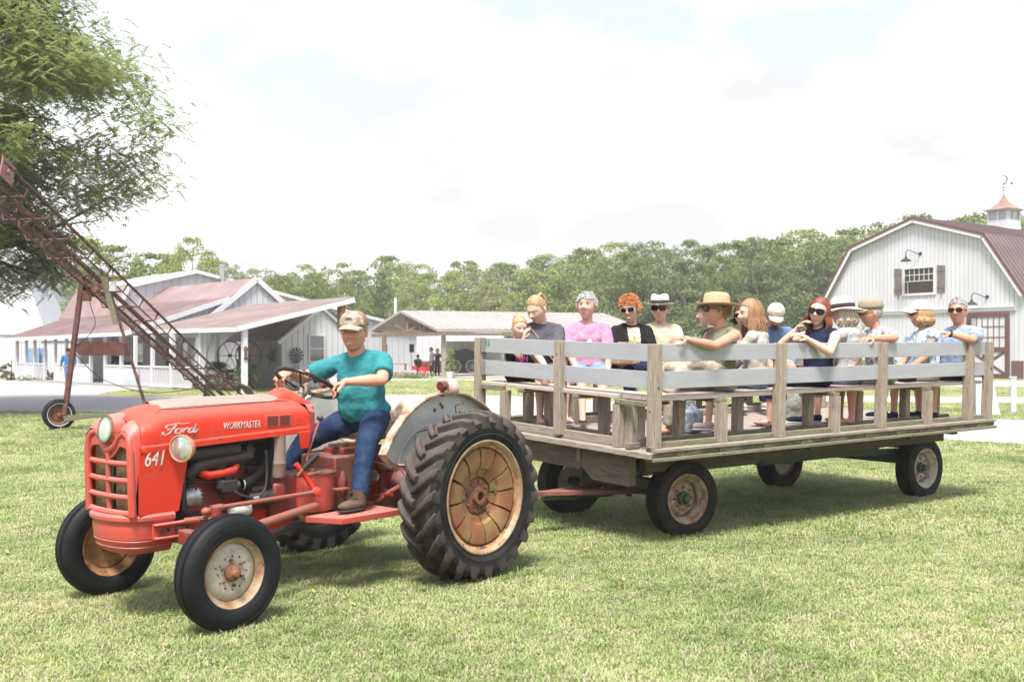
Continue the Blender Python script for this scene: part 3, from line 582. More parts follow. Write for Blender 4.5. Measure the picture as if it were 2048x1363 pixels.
mb = MB(); mb.lathe([(0, -0.04), (0.2, -0.04), (0.215, -0.03), (0.215, 0.0), (0.2, 0.01), (0.18, 0.05)], (0.62, 0, 0.68), (1, 0, 0), 32); mb.box2((0.2, -0.19, 0.45), (0.68, 0.19, 0.88)); mb.box2((-0.2, -0.22, 0.42), (0.25, 0.22, 0.86)); mb.box2((0.15, -0.1, 0.86), (0.55, 0.12, 0.93)); mb.build('centre_housing', M_redold, tractor, bevel=0.025)
mb = MB(); mb.lathe([(0.0, 0.15), (0.19, 0.18), (0.17, 0.26), (0.11, 0.33), (0.085, 0.5), (0.085, 0.62), (0.12, 0.64), (0.12, 0.66), (0, 0.66)], (0, 0, 0.61), (0, 1, 0), 24); mb.lathe([(0.0, 0.15), (0.19, 0.18), (0.17, 0.26), (0.11, 0.33), (0.085, 0.5), (0.085, 0.62), (0.12, 0.64), (0, 0.66)], (0, 0, 0.61), (0, -1, 0), 24); mb.build('axle_housing', M_redold, tractor)
mb = MB()
for k in range(20):
    x = random.uniform(-0.1, 0.62); bolt(mb, (x, 0.192 if x > .25 else 0.222, random.uniform(0.5, 0.84)), (0, 1, 0), 0.011, 0.013)
for k in range(5): mb.box((0.25 + k * 0.08, 0.05, 0.945), (0.05, 0.07, 0.03))
mb.cyl((0.25, 0.21, 0.78), (0.25, 0.36, 0.78), 0.035); mb.cyl((0.1, 0.2, 0.9), (0.1, 0.42, 0.9), 0.05); mb.cyl((0.13, 0.42, 0.9), (0.05, 0.42, 0.84), 0.045)
mb.build('housing_fittings', M_rust, tractor, bevel=0.003)
mb = MB(); mb.cyl((0.33, 0.22, 0.56), (0.33, 0.40, 0.60), 0.02); mb.tube([(0.42, 0.30, 0.52), (0.30, 0.34, 0.60), (0.2, 0.36, 0.64)], 0.02, 8); mb.cyl((0.42, 0.27, 0.52), (0.42, 0.33, 0.52), 0.03); mb.build('lift_arm', M_redold, tractor)
mb = MB(); mb.tube(spline([(0.55, 0.2, 0.88), (0.40, 0.3, 0.83), (0.25, 0.42, 0.76), (0.18, 0.45, 0.55)], 5), 0.004, 5); mb.build('brake_cable', M_steel, tractor)
# belly pan / oil sump
mb = MB(); mb.prism([(0.98, 0.50), (1.0, 0.40), (1.15, 0.36), (1.55, 0.40), (1.86, 0.50), (1.86, 0.58), (0.98, 0.58)], (0, -0.12, 0), (1, 0, 0), (0, 0, 1), (0, 1, 0), 0.24); mb.build('oil_sump', M_red, tractor, bevel=0.02)
# radius rods, drag links, exhaust
mb = MB(); mb.tube([(0.955, 0.33, 0.585), (1.90, 0.52, 0.50)], [0.026, 0.03], 14); mb.build('radius_rod', M_redrod, tractor)
mb = MB(); mb.tube([(0.955, -0.33, 0.585), (1.90, -0.52, 0.50)], [0.026, 0.03], 14); mb.build('radius_rod', M_redrod, tractor)
mb = MB(); mb.cyl((0.99, 0.34, 0.675), (1.86, 0.44, 0.675), 0.0145, n=10); mb.cyl((1.78, 0.43, 0.675), (1.86, 0.44, 0.675), 0.022); mb.ell((1.90, 0.445, 0.665), (0.03, 0.03, 0.025)); mb.build('drag_link', M_redrod, tractor)
mb = MB(); mb.lathe([(0, 0.03), (0.018, 0.03), (0.02, 0.022), (0.032, 0.02), (0.034, -0.02), (0.026, -0.03), (0, -0.03)], (0.97, 0.345, 0.675), (0, 1, 0), 16); mb.tube([(0.97, 0.325, 0.675), (1.04, 0.30, 0.80), (1.09, 0.27, 0.87)], [0.018, 0.017, 0.02], 10); mb.build('steering_arm', M_red, tractor)
mb = MB(); mb.tube(spline([(1.60, 0.33, 0.44), (1.35, 0.33, 0.44), (1.15, 0.32, 0.47), (0.95, 0.25, 0.46), (0.3, 0.22, 0.42)], 5), 0.024, 12); mb.build('exhaust_pipe', M_purple, tractor)
mb = MB(); mb.tube([(1.93, 0.42, 0.62), (1.80, 0.44, 0.60), (1.72, 0.46, 0.59)], 0.012, 8); mb.tube([(1.95, 0.30, 0.60), (1.86, 0.44, 0.62), (1.95, 0.55, 0.60)], 0.018, 8); mb.build('tie_rod', M_redrod, tractor)
# front axle with adjusting holes and side rails
mb = MB(); mb.box((WB + 0.06, 0, 0.51), (0.07, 1.06, 0.085)); mb.build('front_axle', M_redold, tractor, bevel=0.01)
mb = MB()
for s in (1, -1): mb.box((1.97, s * 0.27, 0.555), (0.36, 0.02, 0.085)); mb.box((1.97, s * 0.29, 0.595), (0.36, 0.05, 0.012)); mb.box((1.97, s * 0.29, 0.515), (0.36, 0.05, 0.012))
mb.build('front_rail', M_redface, tractor, bevel=0.003)
mb = MB()
for k in range(3): mb.lathe([(0.012, 0.0), (0.022, 0.004), (0.024, 0)], (2.05 - k * 0.062, 0.281, 0.555), (0, 1, 0), 14)
mb.build('rail_boss', M_redrod, tractor)
mb = MB()
for k in (0, 2): mb.disc((2.05 - k * 0.062, 0.2815, 0.555), (0, 1, 0), 0.012, 12)
mb.build('rail_holes', M_black, tractor)
mb = MB(); bolt(mb, (1.988, 0.281, 0.555), (0, 1, 0), 0.017, 0.014); mb.build('rail_bolt', M_steel, tractor)
mb = MB(); bolt(mb, (2.09, 0.279, 0.548), (0, 1, 0), 0.018, 0.012); mb.build('bumper_bolt', M_rust, tractor)
for s in (1, -1):
    mb = MB(); mb.cyl((WB, s * 0.56, 0.70 if s > 0 else 0.68), (WB, s * 0.575, 0.30), 0.03); mb.cyl((WB, s * 0.57, RF), (WB, s * 0.66, RF), 0.032); mb.build('spindle', M_redold, tractor)
# running boards
for s in (1, -1):
    b = MB(); b.prism([(1.08, 0.36), (0.98, 0.62), (0.44, 0.62), (0.44, 0.34)], (0, 0, 0.515), (1, 0, 0), (0, s, 0), (0, 0, 1), 0.012)
    b.prism([(0.98, 0.62), (0.44, 0.62), (0.44, 0.632), (0.985, 0.632)], (0, 0, 0.488), (1, 0, 0), (0, s, 0), (0, 0, 1), 0.04)
    b.prism([(1.08, 0.36), (1.09, 0.367), (0.99, 0.632), (0.98, 0.62)], (0, 0, 0.488), (1, 0, 0), (0, s, 0), (0, 0, 1), 0.04)
    o = b.build('running_board', M_redface, tractor, bevel=0.003)
    b = MB()
    for i in range(6):
        for j in range(3): b.lathe([(0.006, 0), (0.009, 0.003), (0.012, 0)], (0.52 + i * 0.07, s * (0.42 + j * 0.06), 0.5275), (0, 0, 1), 8)
    b.build('tread_bumps', M_redrod, tractor)
    b = MB(); b.beam((0.75, 0, 0.49), (0.75, s * 0.58, 0.49), 0.05, 0.03); b.beam((0.35, s * 0.55, 0.47), (-0.1, s * 0.5, 0.45), 0.04, 0.05); b.build('board_bracket', M_iron, tractor)
# pedals and levers
mb = MB(); mb.box((0.80, 0.40, 0.685), (0.11, 0.07, 0.012)); mb.tube([(0.83, 0.38, 0.68), (0.77, 0.36, 0.62), (0.66, 0.34, 0.56)], 0.012, 8); mb.build('pedal', M_rust, tractor, bevel=0.003)
mb = MB(); mb.tube([(0.97, 0.24, 0.87), (0.96, 0.24, 0.93), (0.86, 0.24, 1.15)], 0.009, 8); mb.build('gear_lever', M_redrod, tractor)
mb = MB(); mb.ell((0.855, 0.24, 1.165), (0.024, 0.024, 0.02)); mb.build('lever_knob', M_iron, tractor)
mb = MB(); mb.tube([(1.10, 0.30, 0.79), (1.04, 0.32, 0.86)], 0.009, 8); mb.build('hand_brake', M_rust, tractor)
mb = MB(); mb.tube([(1.06, 0.315, 0.84), (0.955, 0.335, 0.925)], 0.018, 10)
for k in range(6): mb.tube([(1.05 - k * .015, 0.317 + k * .003, 0.848 + k * .0121), (1.045 - k * .015, 0.318 + k * .003, 0.852 + k * .0121)], 0.021, 10)
mb.build('brake_grip', M_black, tractor)
# steering
SC = Vector((0.775, 0, 1.40)); SN = Vector((-math.sin(R(28)), 0, math.cos(R(28))))
sx, sy, _ = basis(SN, (0, 1, 0)); SRAD = 0.228
mb = MB(); mb.tube([SC + (sx * math.cos(a) + sy * math.sin(a)) * SRAD for a in np.linspace(0, 2 * math.pi, 49)], 0.0135, 10, caps=False)
for k in range(60):
    a = 2 * math.pi * k / 60; p = SC + (sx * math.cos(a) + sy * math.sin(a)) * SRAD - SN * 0.006; t = (-sx * math.sin(a) + sy * math.cos(a)); mb.tube([p - t * 0.006, p + t * 0.006], 0.0125, 7)
mb.build('steering_wheel', M_blackgloss, tractor)
mb = MB()
for a in (R(35), R(155), R(275)):
    d = sx * math.cos(a) + sy * math.sin(a); mb.tube([SC - SN * 0.045 + d * 0.03, SC - SN * 0.06 + d * 0.10, SC - SN * 0.03 + d * 0.17, SC + d * 0.225], 0.008, 8)
mb.build('wheel_spokes', M_iron, tractor)
mb = MB(); mb.tube([SC - SN * 0.03, SC - SN * 0.05, SC - SN * 0.09, SC - SN * 0.095, SC - SN * 0.30], [0.022, 0.032, 0.034, 0.028, 0.028], 16); mb.ell(SC - SN * 0.02, (0.014, 0.014, 0.018)); mb.build('steering_column', mat('dusty_brown_column', (0.22, 0.17, 0.15), 0.6, col2=(0.3, 0.22, 0.18), scale=9), tractor)
mb = MB(); mb.tube([SC - SN * 0.08, SC - SN * 0.09 + Vector((-0.02, 0.12, 0.01)), SC - SN * 0.09 + Vector((-0.03, 0.19, 0.0))], 0.006, 7); mb.build('throttle_lever', M_iron, tractor)
# seat
mb = MB(); secs = []
for i, (x, w, zo) in enumerate(((0.36, 0.19, 0.955), (0.30, 0.215, 0.965), (0.18, 0.22, 0.96), (0.08, 0.215, 0.97), (0.02, 0.20, 1.01), (-0.02, 0.19, 1.09), (-0.04, 0.17, 1.16), (-0.045, 0.10, 1.19))):
    secs.append([(x, w * t, zo + 0.07 * abs(t) ** 3 - 0.008) for t in np.linspace(-1, 1, 11)])
loft_sections(mb, secs); o = mb.build('seat_pan', M_fenderrim, tractor); m_ = o.modifiers.new('s', 'SOLIDIFY'); m_.thickness = 0.008
mb = MB(); mb.tube([(0.25, 0, 0.955), (0.35, 0, 0.90), (0.45, 0, 0.88)], 0.022, 10); mb.tube([(0.26, -0.05, 0.95), (0.32, -0.05, 0.86)], 0.05, 14); mb.build('seat_spring', M_rust, tractor)
# fenders (inside the tyres)
def fender(s):
    y = 0.60 * s
    arc = [(0.0 + 0.70 * math.cos(a), 0.62 + 0.70 * math.sin(a)) for a in np.linspace(R(25), R(142), 26)]
    arc[:0] = [(0.42, 0.83), (0.53, 0.84), (0.60, 0.87)]
    outline = arc + [(-0.50, 0.95), (-0.1, 0.86)]
    f = bpy.data.objects.new('fender', None); COL.objects.link(f); f.parent = tractor
    mb = MB(); mb.prism(outline, (0, y, 0), (1, 0, 0), (0, 0, 1), (0, 1, 0), 0.006); mb.build('fender_plate', M_fender, f)
    b2 = MB(); pts = [(p[0], y + s * 0.02, p[1]) for p in arc]
    secs = [[(p[0], y - s * 0.012, p[1]), (p[0] * 1.012, y + 0.0, 0.61 + (p[1] - .61) * 1.015), (p[0] * 1.012, y + s * 0.075, 0.61 + (p[1] - .61) * 1.02), (p[0] * 0.99, y + s * 0.078, 0.61 + (p[1] - .61) * .995)] for p in arc]
    loft_sections(b2, secs); o = b2.build('fender_lip', M_fenderrim, f); m_ = o.modifiers.new('s', 'SOLIDIFY'); m_.thickness = 0.005
    b3 = MB(); rb = [(0.10 + 0.36 * math.cos(a), 0.80 + 0.30 * math.sin(a)) for a in np.linspace(R(5), R(150), 14)]
    b3.tube([(p[0], y + s * 0.006, p[1]) for p in rb], 0.006, 6); b3.build('pressed_rib', M_fender, f)
    b4 = MB(); b4.tube([(0.30, y + s * 0.005, 0.95), (0.30, y + s * 0.005, 1.045), (0.20, y + s * 0.005, 1.06), (0.12, y + s * .005, 1.075)], 0.004, 5); b4.tube([(-0.13, y + s * 0.005, 1.16), (-0.12, y + s * 0.005, 1.22), (-0.17, y + s * 0.005, 1.235)], 0.005, 5)
    for q in ((0.04, 1.24), (0.02, 1.22), (-0.2, 1.235), (0.1, 1.2)): b4.disc((q[0], y + s * 0.0085, q[1]), (0, s, 0), random.uniform(0.006, 0.02), 9)
    b4.build('rust_streaks', M_rust, f)
fender(1); fender(-1)
for s in (1, -1):
    mb = MB(); mb.lathe([(0, -0.05), (0.02, -0.048), (0.032, -0.03), (0.034, 0.0), (0.034, 0.03), (0, 0.03)], (0.07, s * 0.66, 1.375), (1, 0, 0), 18); mb.build('tail_lamp', M_amber, tractor)
    mb = MB(); mb.lathe([(0.036, 0), (0.037, -0.012), (0.036, -0.02)], (0.07, s * 0.66, 1.375), (1, 0, 0), 18); mb.beam((0.07, s * 0.66, 1.30), (0.07, s * 0.66, 1.35), 0.03, 0.02, (1, 0, 0)); mb.build('lamp_bracket', M_rust, tractor)
    mb = MB(); mb.lathe([(0, 0.03), (0.03, 0.028), (0.052, 0.01), (0.055, 0), (0.055, -0.02), (0, -0.03)], (-0.03, s * 0.66, 1.36), (1, 0, 0), 24); mb.build('fender_lamp', M_rosedisc, tractor)
# drawbar
mb = MB(); mb.box((-0.35, 0, 0.40), (0.9, 0.07, 0.03)); mb.cyl((-0.75, 0, 0.36), (-0.75, 0, 0.46), 0.015); mb.build('drawbar', M_iron, tractor)
# clear cup wedged beside the gearbox
cup = thing('plastic_cup', 'clear plastic cup wedged beside the red gearbox behind the driver\'s boot', 'cup', TR @ Vector((0.47, 0.28, 0.70)), 0, rot=(R(60), R(20), R(40)))
mb = MB(); mb.lathe([(0, 0), (0.028, 0), (0.040, 0.10), (0.042, 0.102), (0.039, 0.10), (0.027, 0.003), (0, 0.003)], n=20); mb.build('cup_wall', M_cup, cup)
# ================================================================== HAY WAGON (x to the rear, y to the far side; z of the deck frame tilts a little)
WG = frame((1.132, 8.366), 36.322)
wagon = thing('hay_wagon', 'long flat wooden hay wagon with grey board rails and benches full of people', 'wagon', WG.to_translation(), R(36.322))
DK = bpy.data.objects.new('wagon_body', None); COL.objects.link(DK); DK.parent = wagon
WL, WW, PH = 5.19, 2.54, 0.848
DK.location = (0, 0, 0.836); DK.rotation_euler = (R(1.909), -R(0.569), 0)
WB_M = WG @ Matrix.Translation((0, 0, 0.836)) @ DK.rotation_euler.to_matrix().to_4x4()            # wagon body coordinates -> world
def wj(p, q, a, n='part', m=None, bevel=0.004, **kw):
    mb = MB(); mb.box2(p, q); j = 0.0015
    mb.v = [(x + random.uniform(-j, j), y + random.uniform(-j, j), z + random.uniform(-j, j)) for x, y, z in mb.v]
    return mb.build(n, m or a, DK, smooth=False, bevel=bevel)
# deck planks run across
x = -0.03; k = 0
while x < WL - 0.02:
    w = 0.135 + 0.02 * math.sin(k * 2.3); o = wj((x + 0.003, -0.035 + 0.008 * math.sin(k * 1.7), -0.072), (min(x + w, WL), WW - 0.0, -0.032 + 0.002 * math.sin(k * 5)), M_deck, 'deck_plank')
    o.data.materials.append(M_moss)
    for p in o.data.polygons:
        if abs(p.normal.y) > 0.9: p.material_index = 1
    x += w; k += 1
# sill boards along the edges, under board
for xa, xb in ((0.0, 1.75), (1.755, 3.6), (3.605, WL)):
    wj((xa, -0.05, -0.030), (xb, 0.015, -0.002), M_wx, 'sill_board'); wj((xa - 0.03, -0.06, -0.104), (xb, 0.05, -0.075), M_mossx, 'under_board')
wj((0.02, WW - 0.1, -0.03), (WL, WW, 0.0), M_wx, 'sill_board')
wj((-0.06, -0.04, -0.080), (-0.034, WW, -0.034), M_wy, 'edge_board')
# 2x4 rails on the deck
wj((0.02, 0.035, -0.028), (WL - 0.02, 0.09, 0.04), M_mossx, 'floor_rail'); wj((0.10, 0.33, -0.028), (WL - 0.3, 0.375, 0.035), M_mossx, 'floor_rail')
wj((0.035, 0.42, -0.028), (0.085, 1.215, 0.045), M_wy, 'floor_rail'); wj((0.035, 1.23, -0.028), (0.085, WW - 0.1, 0.045), M_wy, 'floor_rail')
wj((0.34, 0.42, -0.028), (0.385, WW - 0.1, 0.03), M_wy, 'floor_rail'); wj((0.1, WW - 0.45, -0.028), (WL - 0.1, WW - 0.405, 0.04), M_wx, 'floor_rail'); wj((0.1, WW - 0.15, -0.028), (WL - 0.1, WW - 0.105, 0.04), M_wx, 'floor_rail')
wj((-0.035, 0.23, -0.028), (0.09, 0.28, 0.02), M_mossx, 'floor_rail')
ps = 0.089
def post(x, y, z0=-0.0, z1=PH, n='post'):
    a = random.uniform(-0.004, 0.004); mb = MB(); mb.box2((x, y, z0), (x + ps, y + ps, z1)); mb.v = [(p[0] + (a if p[2] > 0.3 else 0), p[1] + (a * .5 if p[2] > 0.3 else 0), p[2]) for p in mb.v]
    return mb.build(n, M_wz, DK, smooth=False, bevel=0.005)
posts = [post(0.0, -0.02), post(1.555, -0.02), post(3.10, -0.02), post(4.69, -0.02), post(5.075, -0.02)]
post(-0.02, 1.17); post(-0.02, WW - 0.09)
for x in (1.555, 3.10, 4.69, 5.09): post(x, WW - 0.09)
# nails and knots on the posts
nb = MB()
for p in ((0, -0.02), (1.555, -0.02), (3.10, -0.02), (4.69, -0.02), (5.075, -0.02)):
    for q in range(2): nb.disc((p[0] + 0.03 + q * 0.03, p[1] - 0.0005, 0.035 + q * 0.006), (0, -1, 0), 0.004, 7, 0.0008)
for p in ((-0.02, 1.17), (0.0, -0.02)):
    for q in range(2): nb.disc((p[0] - 0.0005, p[1] + 0.03 + q * 0.03, 0.035 + q * 0.006), (-1, 0, 0), 0.004, 7, 0.0008)
nb.build('nail_heads', M_black, DK)
kb = MB()
for c, ax, r in (((-0.0205, 1.215, 0.73), (-1, 0, 0), 0.02), ((0.045, -0.0205, 0.49), (0, -1, 0), 0.013), ((5.115, -0.0205, 0.55), (0, -1, 0), 0.016), ((-0.0015, 0.03, 0.30), (-1, 0, 0), 0.009)):
    o2 = MB(); kb.lathe([(0, 0.001), (r * 0.6, 0.0012), (r * .75, 0.0004), (r, 0.0012), (r * 1.15, 0.0)], c, ax, 14)
kb.build('wood_knots', M_dark, DK)
# board rails
for za, zb in ((0.70, 0.845), (0.478, 0.622)):
    for xa, xb in ((0.089, 1.565), (1.644, 3.11), (3.19, 4.70), (4.79, 5.08)):
        wj((xa, 0.035, za + random.uniform(-.003, .003)), (xb, 0.062, zb), M_rail, 'rail_board', bevel=0.003)
    for ya, yb in ((0.06, 1.175), (1.26, WW - 0.09)):
        wj((0.035, ya, za), (0.062, yb, zb), M_rail, 'rail_board', bevel=0.003)
    for xa, xb in ((0.0, 1.56), (1.64, 3.11), (3.19, 4.70), (4.78, 5.09)):
        wj((xa, WW - 0.12, za), (xb, WW - 0.095, zb), mat('brown_back_board', (0.30, 0.24, 0.22), 0.8, col2=(0.24, 0.19, 0.17), scale=5), 'rail_board', bevel=0.003)
mb = MB()
for cx in (0.0, 0.048):          # two little green firs stencilled on the front board
    for i in range(3):
        w = 0.02 - i * 0.004; z = 0.765 + i * 0.02; y = WW - 0.13 - cx; xx = 0.0343
        mb.add([(xx, y - w, z), (xx, y + w, z), (xx, y, z + 0.034)], [(0, 1, 2)])
    mb.add([(0.0343, WW - 0.134 - cx, 0.752), (0.0343, WW - 0.126 - cx, 0.752), (0.0343, WW - 0.126 - cx, 0.766), (0.0343, WW - 0.134 - cx, 0.766)], [(0, 1, 2, 3)])
mb.build('fir_stencil', M_treegreen, DK, fix=False)
# benches
BT = 0.415
for j in range(3):
    for xa, xb in ((0.06, 1.62), (1.625, 3.16), (3.165, 5.08)): wj((xa, 0.07 + j * 0.122, BT - 0.038), (xb, 0.07 + j * 0.122 + 0.118, BT), M_bench, 'bench_board', bevel=0.006)
    wj((0.30, WW - 0.49 + j * 0.122, BT - 0.038), (5.08, WW - 0.49 + j * 0.122 + 0.118, BT), M_bench, 'bench_board', bevel=0.006)
for j in range(3):
    for ya, yb in ((0.44, 1.20), (1.205, WW - 0.50)): wj((0.02 + j * 0.122, ya, BT - 0.038), (0.02 + j * 0.122 + 0.118, yb, BT), M_benchy, 'bench_board', bevel=0.006)
for j in range(3): wj((0.0 , WW - 0.46 + j * 0.122, BT - 0.037), (0.297, WW - 0.46 + j * 0.122 + 0.116, BT + 0.001), M_bench, 'bench_board', bevel=0.006)
def leg(x, y, z0=-0.03): mb = MB(); mb.box2((x, y, z0), (x + ps * 0.92, y + ps * 0.92, BT - 0.075)); mb.build('bench_leg', M_wz, DK, smooth=False, bevel=0.004)
def rib(p, q): wj(p, q, M_mossx, 'bench_cleat')
for x in (0.80, 2.37, 3.92): leg(x, -0.015, -0.001); rib((x, 0.0, BT - 0.075), (x + 0.08, 0.42, BT - 0.039))
for x in (0.16, 0.64, 1.40, 2.42, 3.22, 4.05, 4.62): leg(x, 0.33)
leg(-0.015, 0.385, -0.03); leg(0.05, 0.30, -0.03); rib((-0.02, 0.385, BT - 0.075), (0.38, 0.44, BT - 0.039)); rib((-0.015, 0.07, BT - 0.08), (0.03, 0.44, BT - 0.039))
for y in (0.95, 1.75): leg(0.32, y); rib((-0.0, y, BT - 0.075), (0.385, y + 0.08, BT - 0.039))
leg(0.0, WW - 0.5); leg(0.32, WW - 0.45); rib((0.0, WW - 0.46, BT - 0.075), (0.05, WW - 0.1, BT - 0.039))
for x in (0.9, 1.7, 2.6, 3.4, 4.3, 4.95): leg(x, WW - 0.47); rib((x, WW - 0.48, BT - 0.075), (x + 0.07, WW - 0.12, BT - 0.039))
for x in (1.1, 2.3, 3.9): leg(x, WW - 0.18)
# long beams and cross bolsters under the deck
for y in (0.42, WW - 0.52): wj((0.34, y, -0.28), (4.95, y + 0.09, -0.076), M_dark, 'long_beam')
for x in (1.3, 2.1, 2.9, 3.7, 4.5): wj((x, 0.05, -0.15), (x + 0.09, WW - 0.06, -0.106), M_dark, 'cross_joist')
mb = MB(); mb.prism([(0.0, -0.078), (0.0, -0.20), (0.20, -0.345), (0.66, -0.345), (0.66, -0.078)], (0.10, 0.03, 0), (0, 1, 0), (0, 0, 1), (1, 0, 0), 0.13)
# front bolster seen end-on with its sawn lower corner (a block on the near half and a plank across)
mb = MB(); mb.prism([(0.34, -0.076), (1.0, -0.076), (1.0, -0.23), (0.80, -0.36), (0.34, -0.36)], (0.06, 0, 0), (0, 1, 0), (0, 0, 1), (1, 0, 0), 0.09); mb.build('front_bolster', M_bolster, DK, smooth=False, bevel=0.004)
mb = MB(); mb.box2((0.045, 0.955, -0.22), (0.059, 1.0, -0.076)); mb.build('bolster_cleat', M_mossx, DK, smooth=False)
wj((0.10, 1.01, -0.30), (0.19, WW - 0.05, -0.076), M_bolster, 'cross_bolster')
# ---- running gear (flat on the ground)
G = bpy.data.objects.new('running_gear', None); COL.objects.link(G); G.parent = wagon
FX, RXx = 1.02, 4.78; YC = 1.20
def gw(x, y, side, R_=0.335, steer=0, rimm=None, nm='wagon_wheel'):
    w = bpy.data.objects.new('wheel', None); COL.objects.link(w); w.parent = wagon; w.location = (x, y, R_ - 0.012); w.rotation_euler = (0, 0, (math.pi if side < 0 else 0) + steer)
    mb = MB(); pr = [(0.20, -0.07), (0.222, -0.082), (0.275, -0.098), (0.308, -0.092), (0.326, -0.080)]
    td = []
    for yy in (-0.078, -0.05, -0.02, 0.01, 0.04, 0.068): td += [(R_, yy - 0.002), (R_ + 0.001, yy + 0.017), (R_ - 0.008, yy + 0.0185), (R_ - 0.008, yy + 0.026)]
    mb.lathe(pr + td[:-2] + [(r, -h) for r, h in reversed(pr)], axis=(0, 1, 0), n=60)
    for r in (0.30, 0.245): mb.lathe([(r - 0.004, 0.0925 if r > .28 else 0.088), (r, 0.0965 if r > .28 else 0.093), (r + 0.004, 0.0915 if r > .28 else 0.089)], axis=(0, 1, 0), n=60)
    mb.build('tyre', M_rubberw, w)
    sp = MB()
    for i in range(70):
        a = 2 * math.pi * i / 70; 
        for yy in (-0.062, -0.03, 0.0, 0.03, 0.06): sp.box(((R_ + 0.0005) * math.sin(a + yy), yy, (R_ + 0.0005) * math.cos(a + yy)), (0.005, 0.012, 0.0035), Matrix.Rotation(a + yy, 3, 'Y'))
    sp.build('tread_sipes', M_black, w, kind='stuff')
    rm = MB(); rm.lathe([(0.19, -0.07), (0.19, -0.02), (0.165, -0.01), (0.17, 0.03), (0.188, 0.045), (0.20, 0.085), (0.212, 0.094), (0.222, 0.092), (0.222, 0.08)], axis=(0, 1, 0), n=44)
    rm.build('rim', rimm or M_rimf, w)
    d = MB(); d.lathe([(0.168, -0.03), (0.15, 0.0), (0.125, 0.012), (0.085, 0.002), (0.0, 0.002)], axis=(0, 1, 0), n=36); d.lathe([(0.168, -0.035), (0.0, -0.02)], axis=(0, 1, 0), n=24); d.build('wheel_disc', rimm or M_rimw, w)
    h = MB(); h.lathe([(0.062, 0.022), (0.058, 0.05), (0.04, 0.055), (0.034, 0.09), (0.02, 0.10), (0, 0.10)], axis=(0, 1, 0), n=20); h.lathe([(0.05, 0), (0.05, -0.12), (0, -0.12)], axis=(0, 1, 0), n=18); h.build('hub', M_green, w)
    b = MB()
    for i in range(8): a = 2 * math.pi * i / 8; bolt(b, (0.098 * math.cos(a), 0.022, 0.098 * math.sin(a)), (0, 1, 0), 0.011, 0.014)
    b.build('lug_nuts', M_rust, w)
    return w
M_rimrw = mat('flaking_cream_rim', (0.52, 0.48, 0.40), 0.6, col2=(0.32, 0.18, 0.09), scale=10, mixw=(0.48, 0.62), bump=0.1)
gw(0.80, 0.45, -1, steer=R(-7), rimm=M_rimtan); gw(0.78, 1.98, 1, steer=R(-7)); gw(4.70, 0.58, -1, rimm=M_rimrw); gw(4.15, 2.08, 1)
mb = MB(); mb.box((0.82, YC, 0.38), (0.11, 1.15, 0.15)); mb.box((0.80, YC, 0.50), (0.12, 0.3, 0.12)); mb.build('front_axle', M_green, G, bevel=0.01)
mb = MB(); mb.box((0.98, YC, 0.56), (0.10, 1.0, 0.07)); mb.box((0.98, 0.66, 0.66), (0.08, 0.04, 0.2)); mb.box((0.98, 1.75, 0.66), (0.08, 0.04, 0.2)); mb.build('front_bolster_beam', M_green, G, bevel=0.006)
mb = MB(); mb.tube([(0.88, YC, 0.34), (0.6, YC, 0.30), (-0.2, YC - 0.02, 0.33)], 0.035, 4); mb.build('tongue_socket', M_green, G)
mb = MB(); mb.box((4.7, YC + .1, 0.42), (0.11, 1.2, 0.14)); mb.box((4.82, YC + .1, 0.56), (0.10, 1.2, 0.09)); mb.box((4.82, 0.75, 0.66), (0.07, 0.04, 0.22)); mb.build('rear_axle', M_green, G, bevel=0.01)
mb = MB(); mb.cyl((1.0, YC, 0.46), (2.9, YC, 0.47), 0.033, n=14); mb.build('reach_pipe', M_pipe, G)
mb = MB(); mb.beam((2.7, YC, 0.47), (4.8, YC, 0.49), 0.10, 0.10); mb.beam((3.0, YC, 0.49), (4.75, 0.70, 0.50), 0.05, 0.07); mb.beam((3.0, YC, 0.49), (4.75, 1.75, 0.50), 0.05, 0.07); mb.build('rear_reach', M_green, G, bevel=0.005)
mb = MB(); mb.tube([(0.78, 0.62, 0.33), (0.75, 1.8, 0.33)], 0.014, 8); mb.tube([(0.8, YC, 0.33), (0.95, 0.6, 0.36)], 0.012, 8); mb.cyl((0.86, YC, 0.25), (0.86, YC, 0.62), 0.03); mb.build('steering_rods', M_rust, G)
# tongue from the wagon axle to the drawbar of the tractor
tg0 = Vector((0.86, YC, 0.31)); tw = TR @ Vector((-0.76, 0, 0.42)); tl = WG.inverted() @ tw
mb = MB(); mb.beam(tg0, tl, 0.075, 0.045); mb.beam(tg0 + Vector((0, 0.32, 0.02)), tg0.lerp(tl, 0.55), 0.035, 0.04); mb.beam(tg0 + Vector((0, -0.32, 0.02)), tg0.lerp(tl, 0.55), 0.035, 0.04); mb.build('tongue', M_tongue, wagon, bevel=0.004)
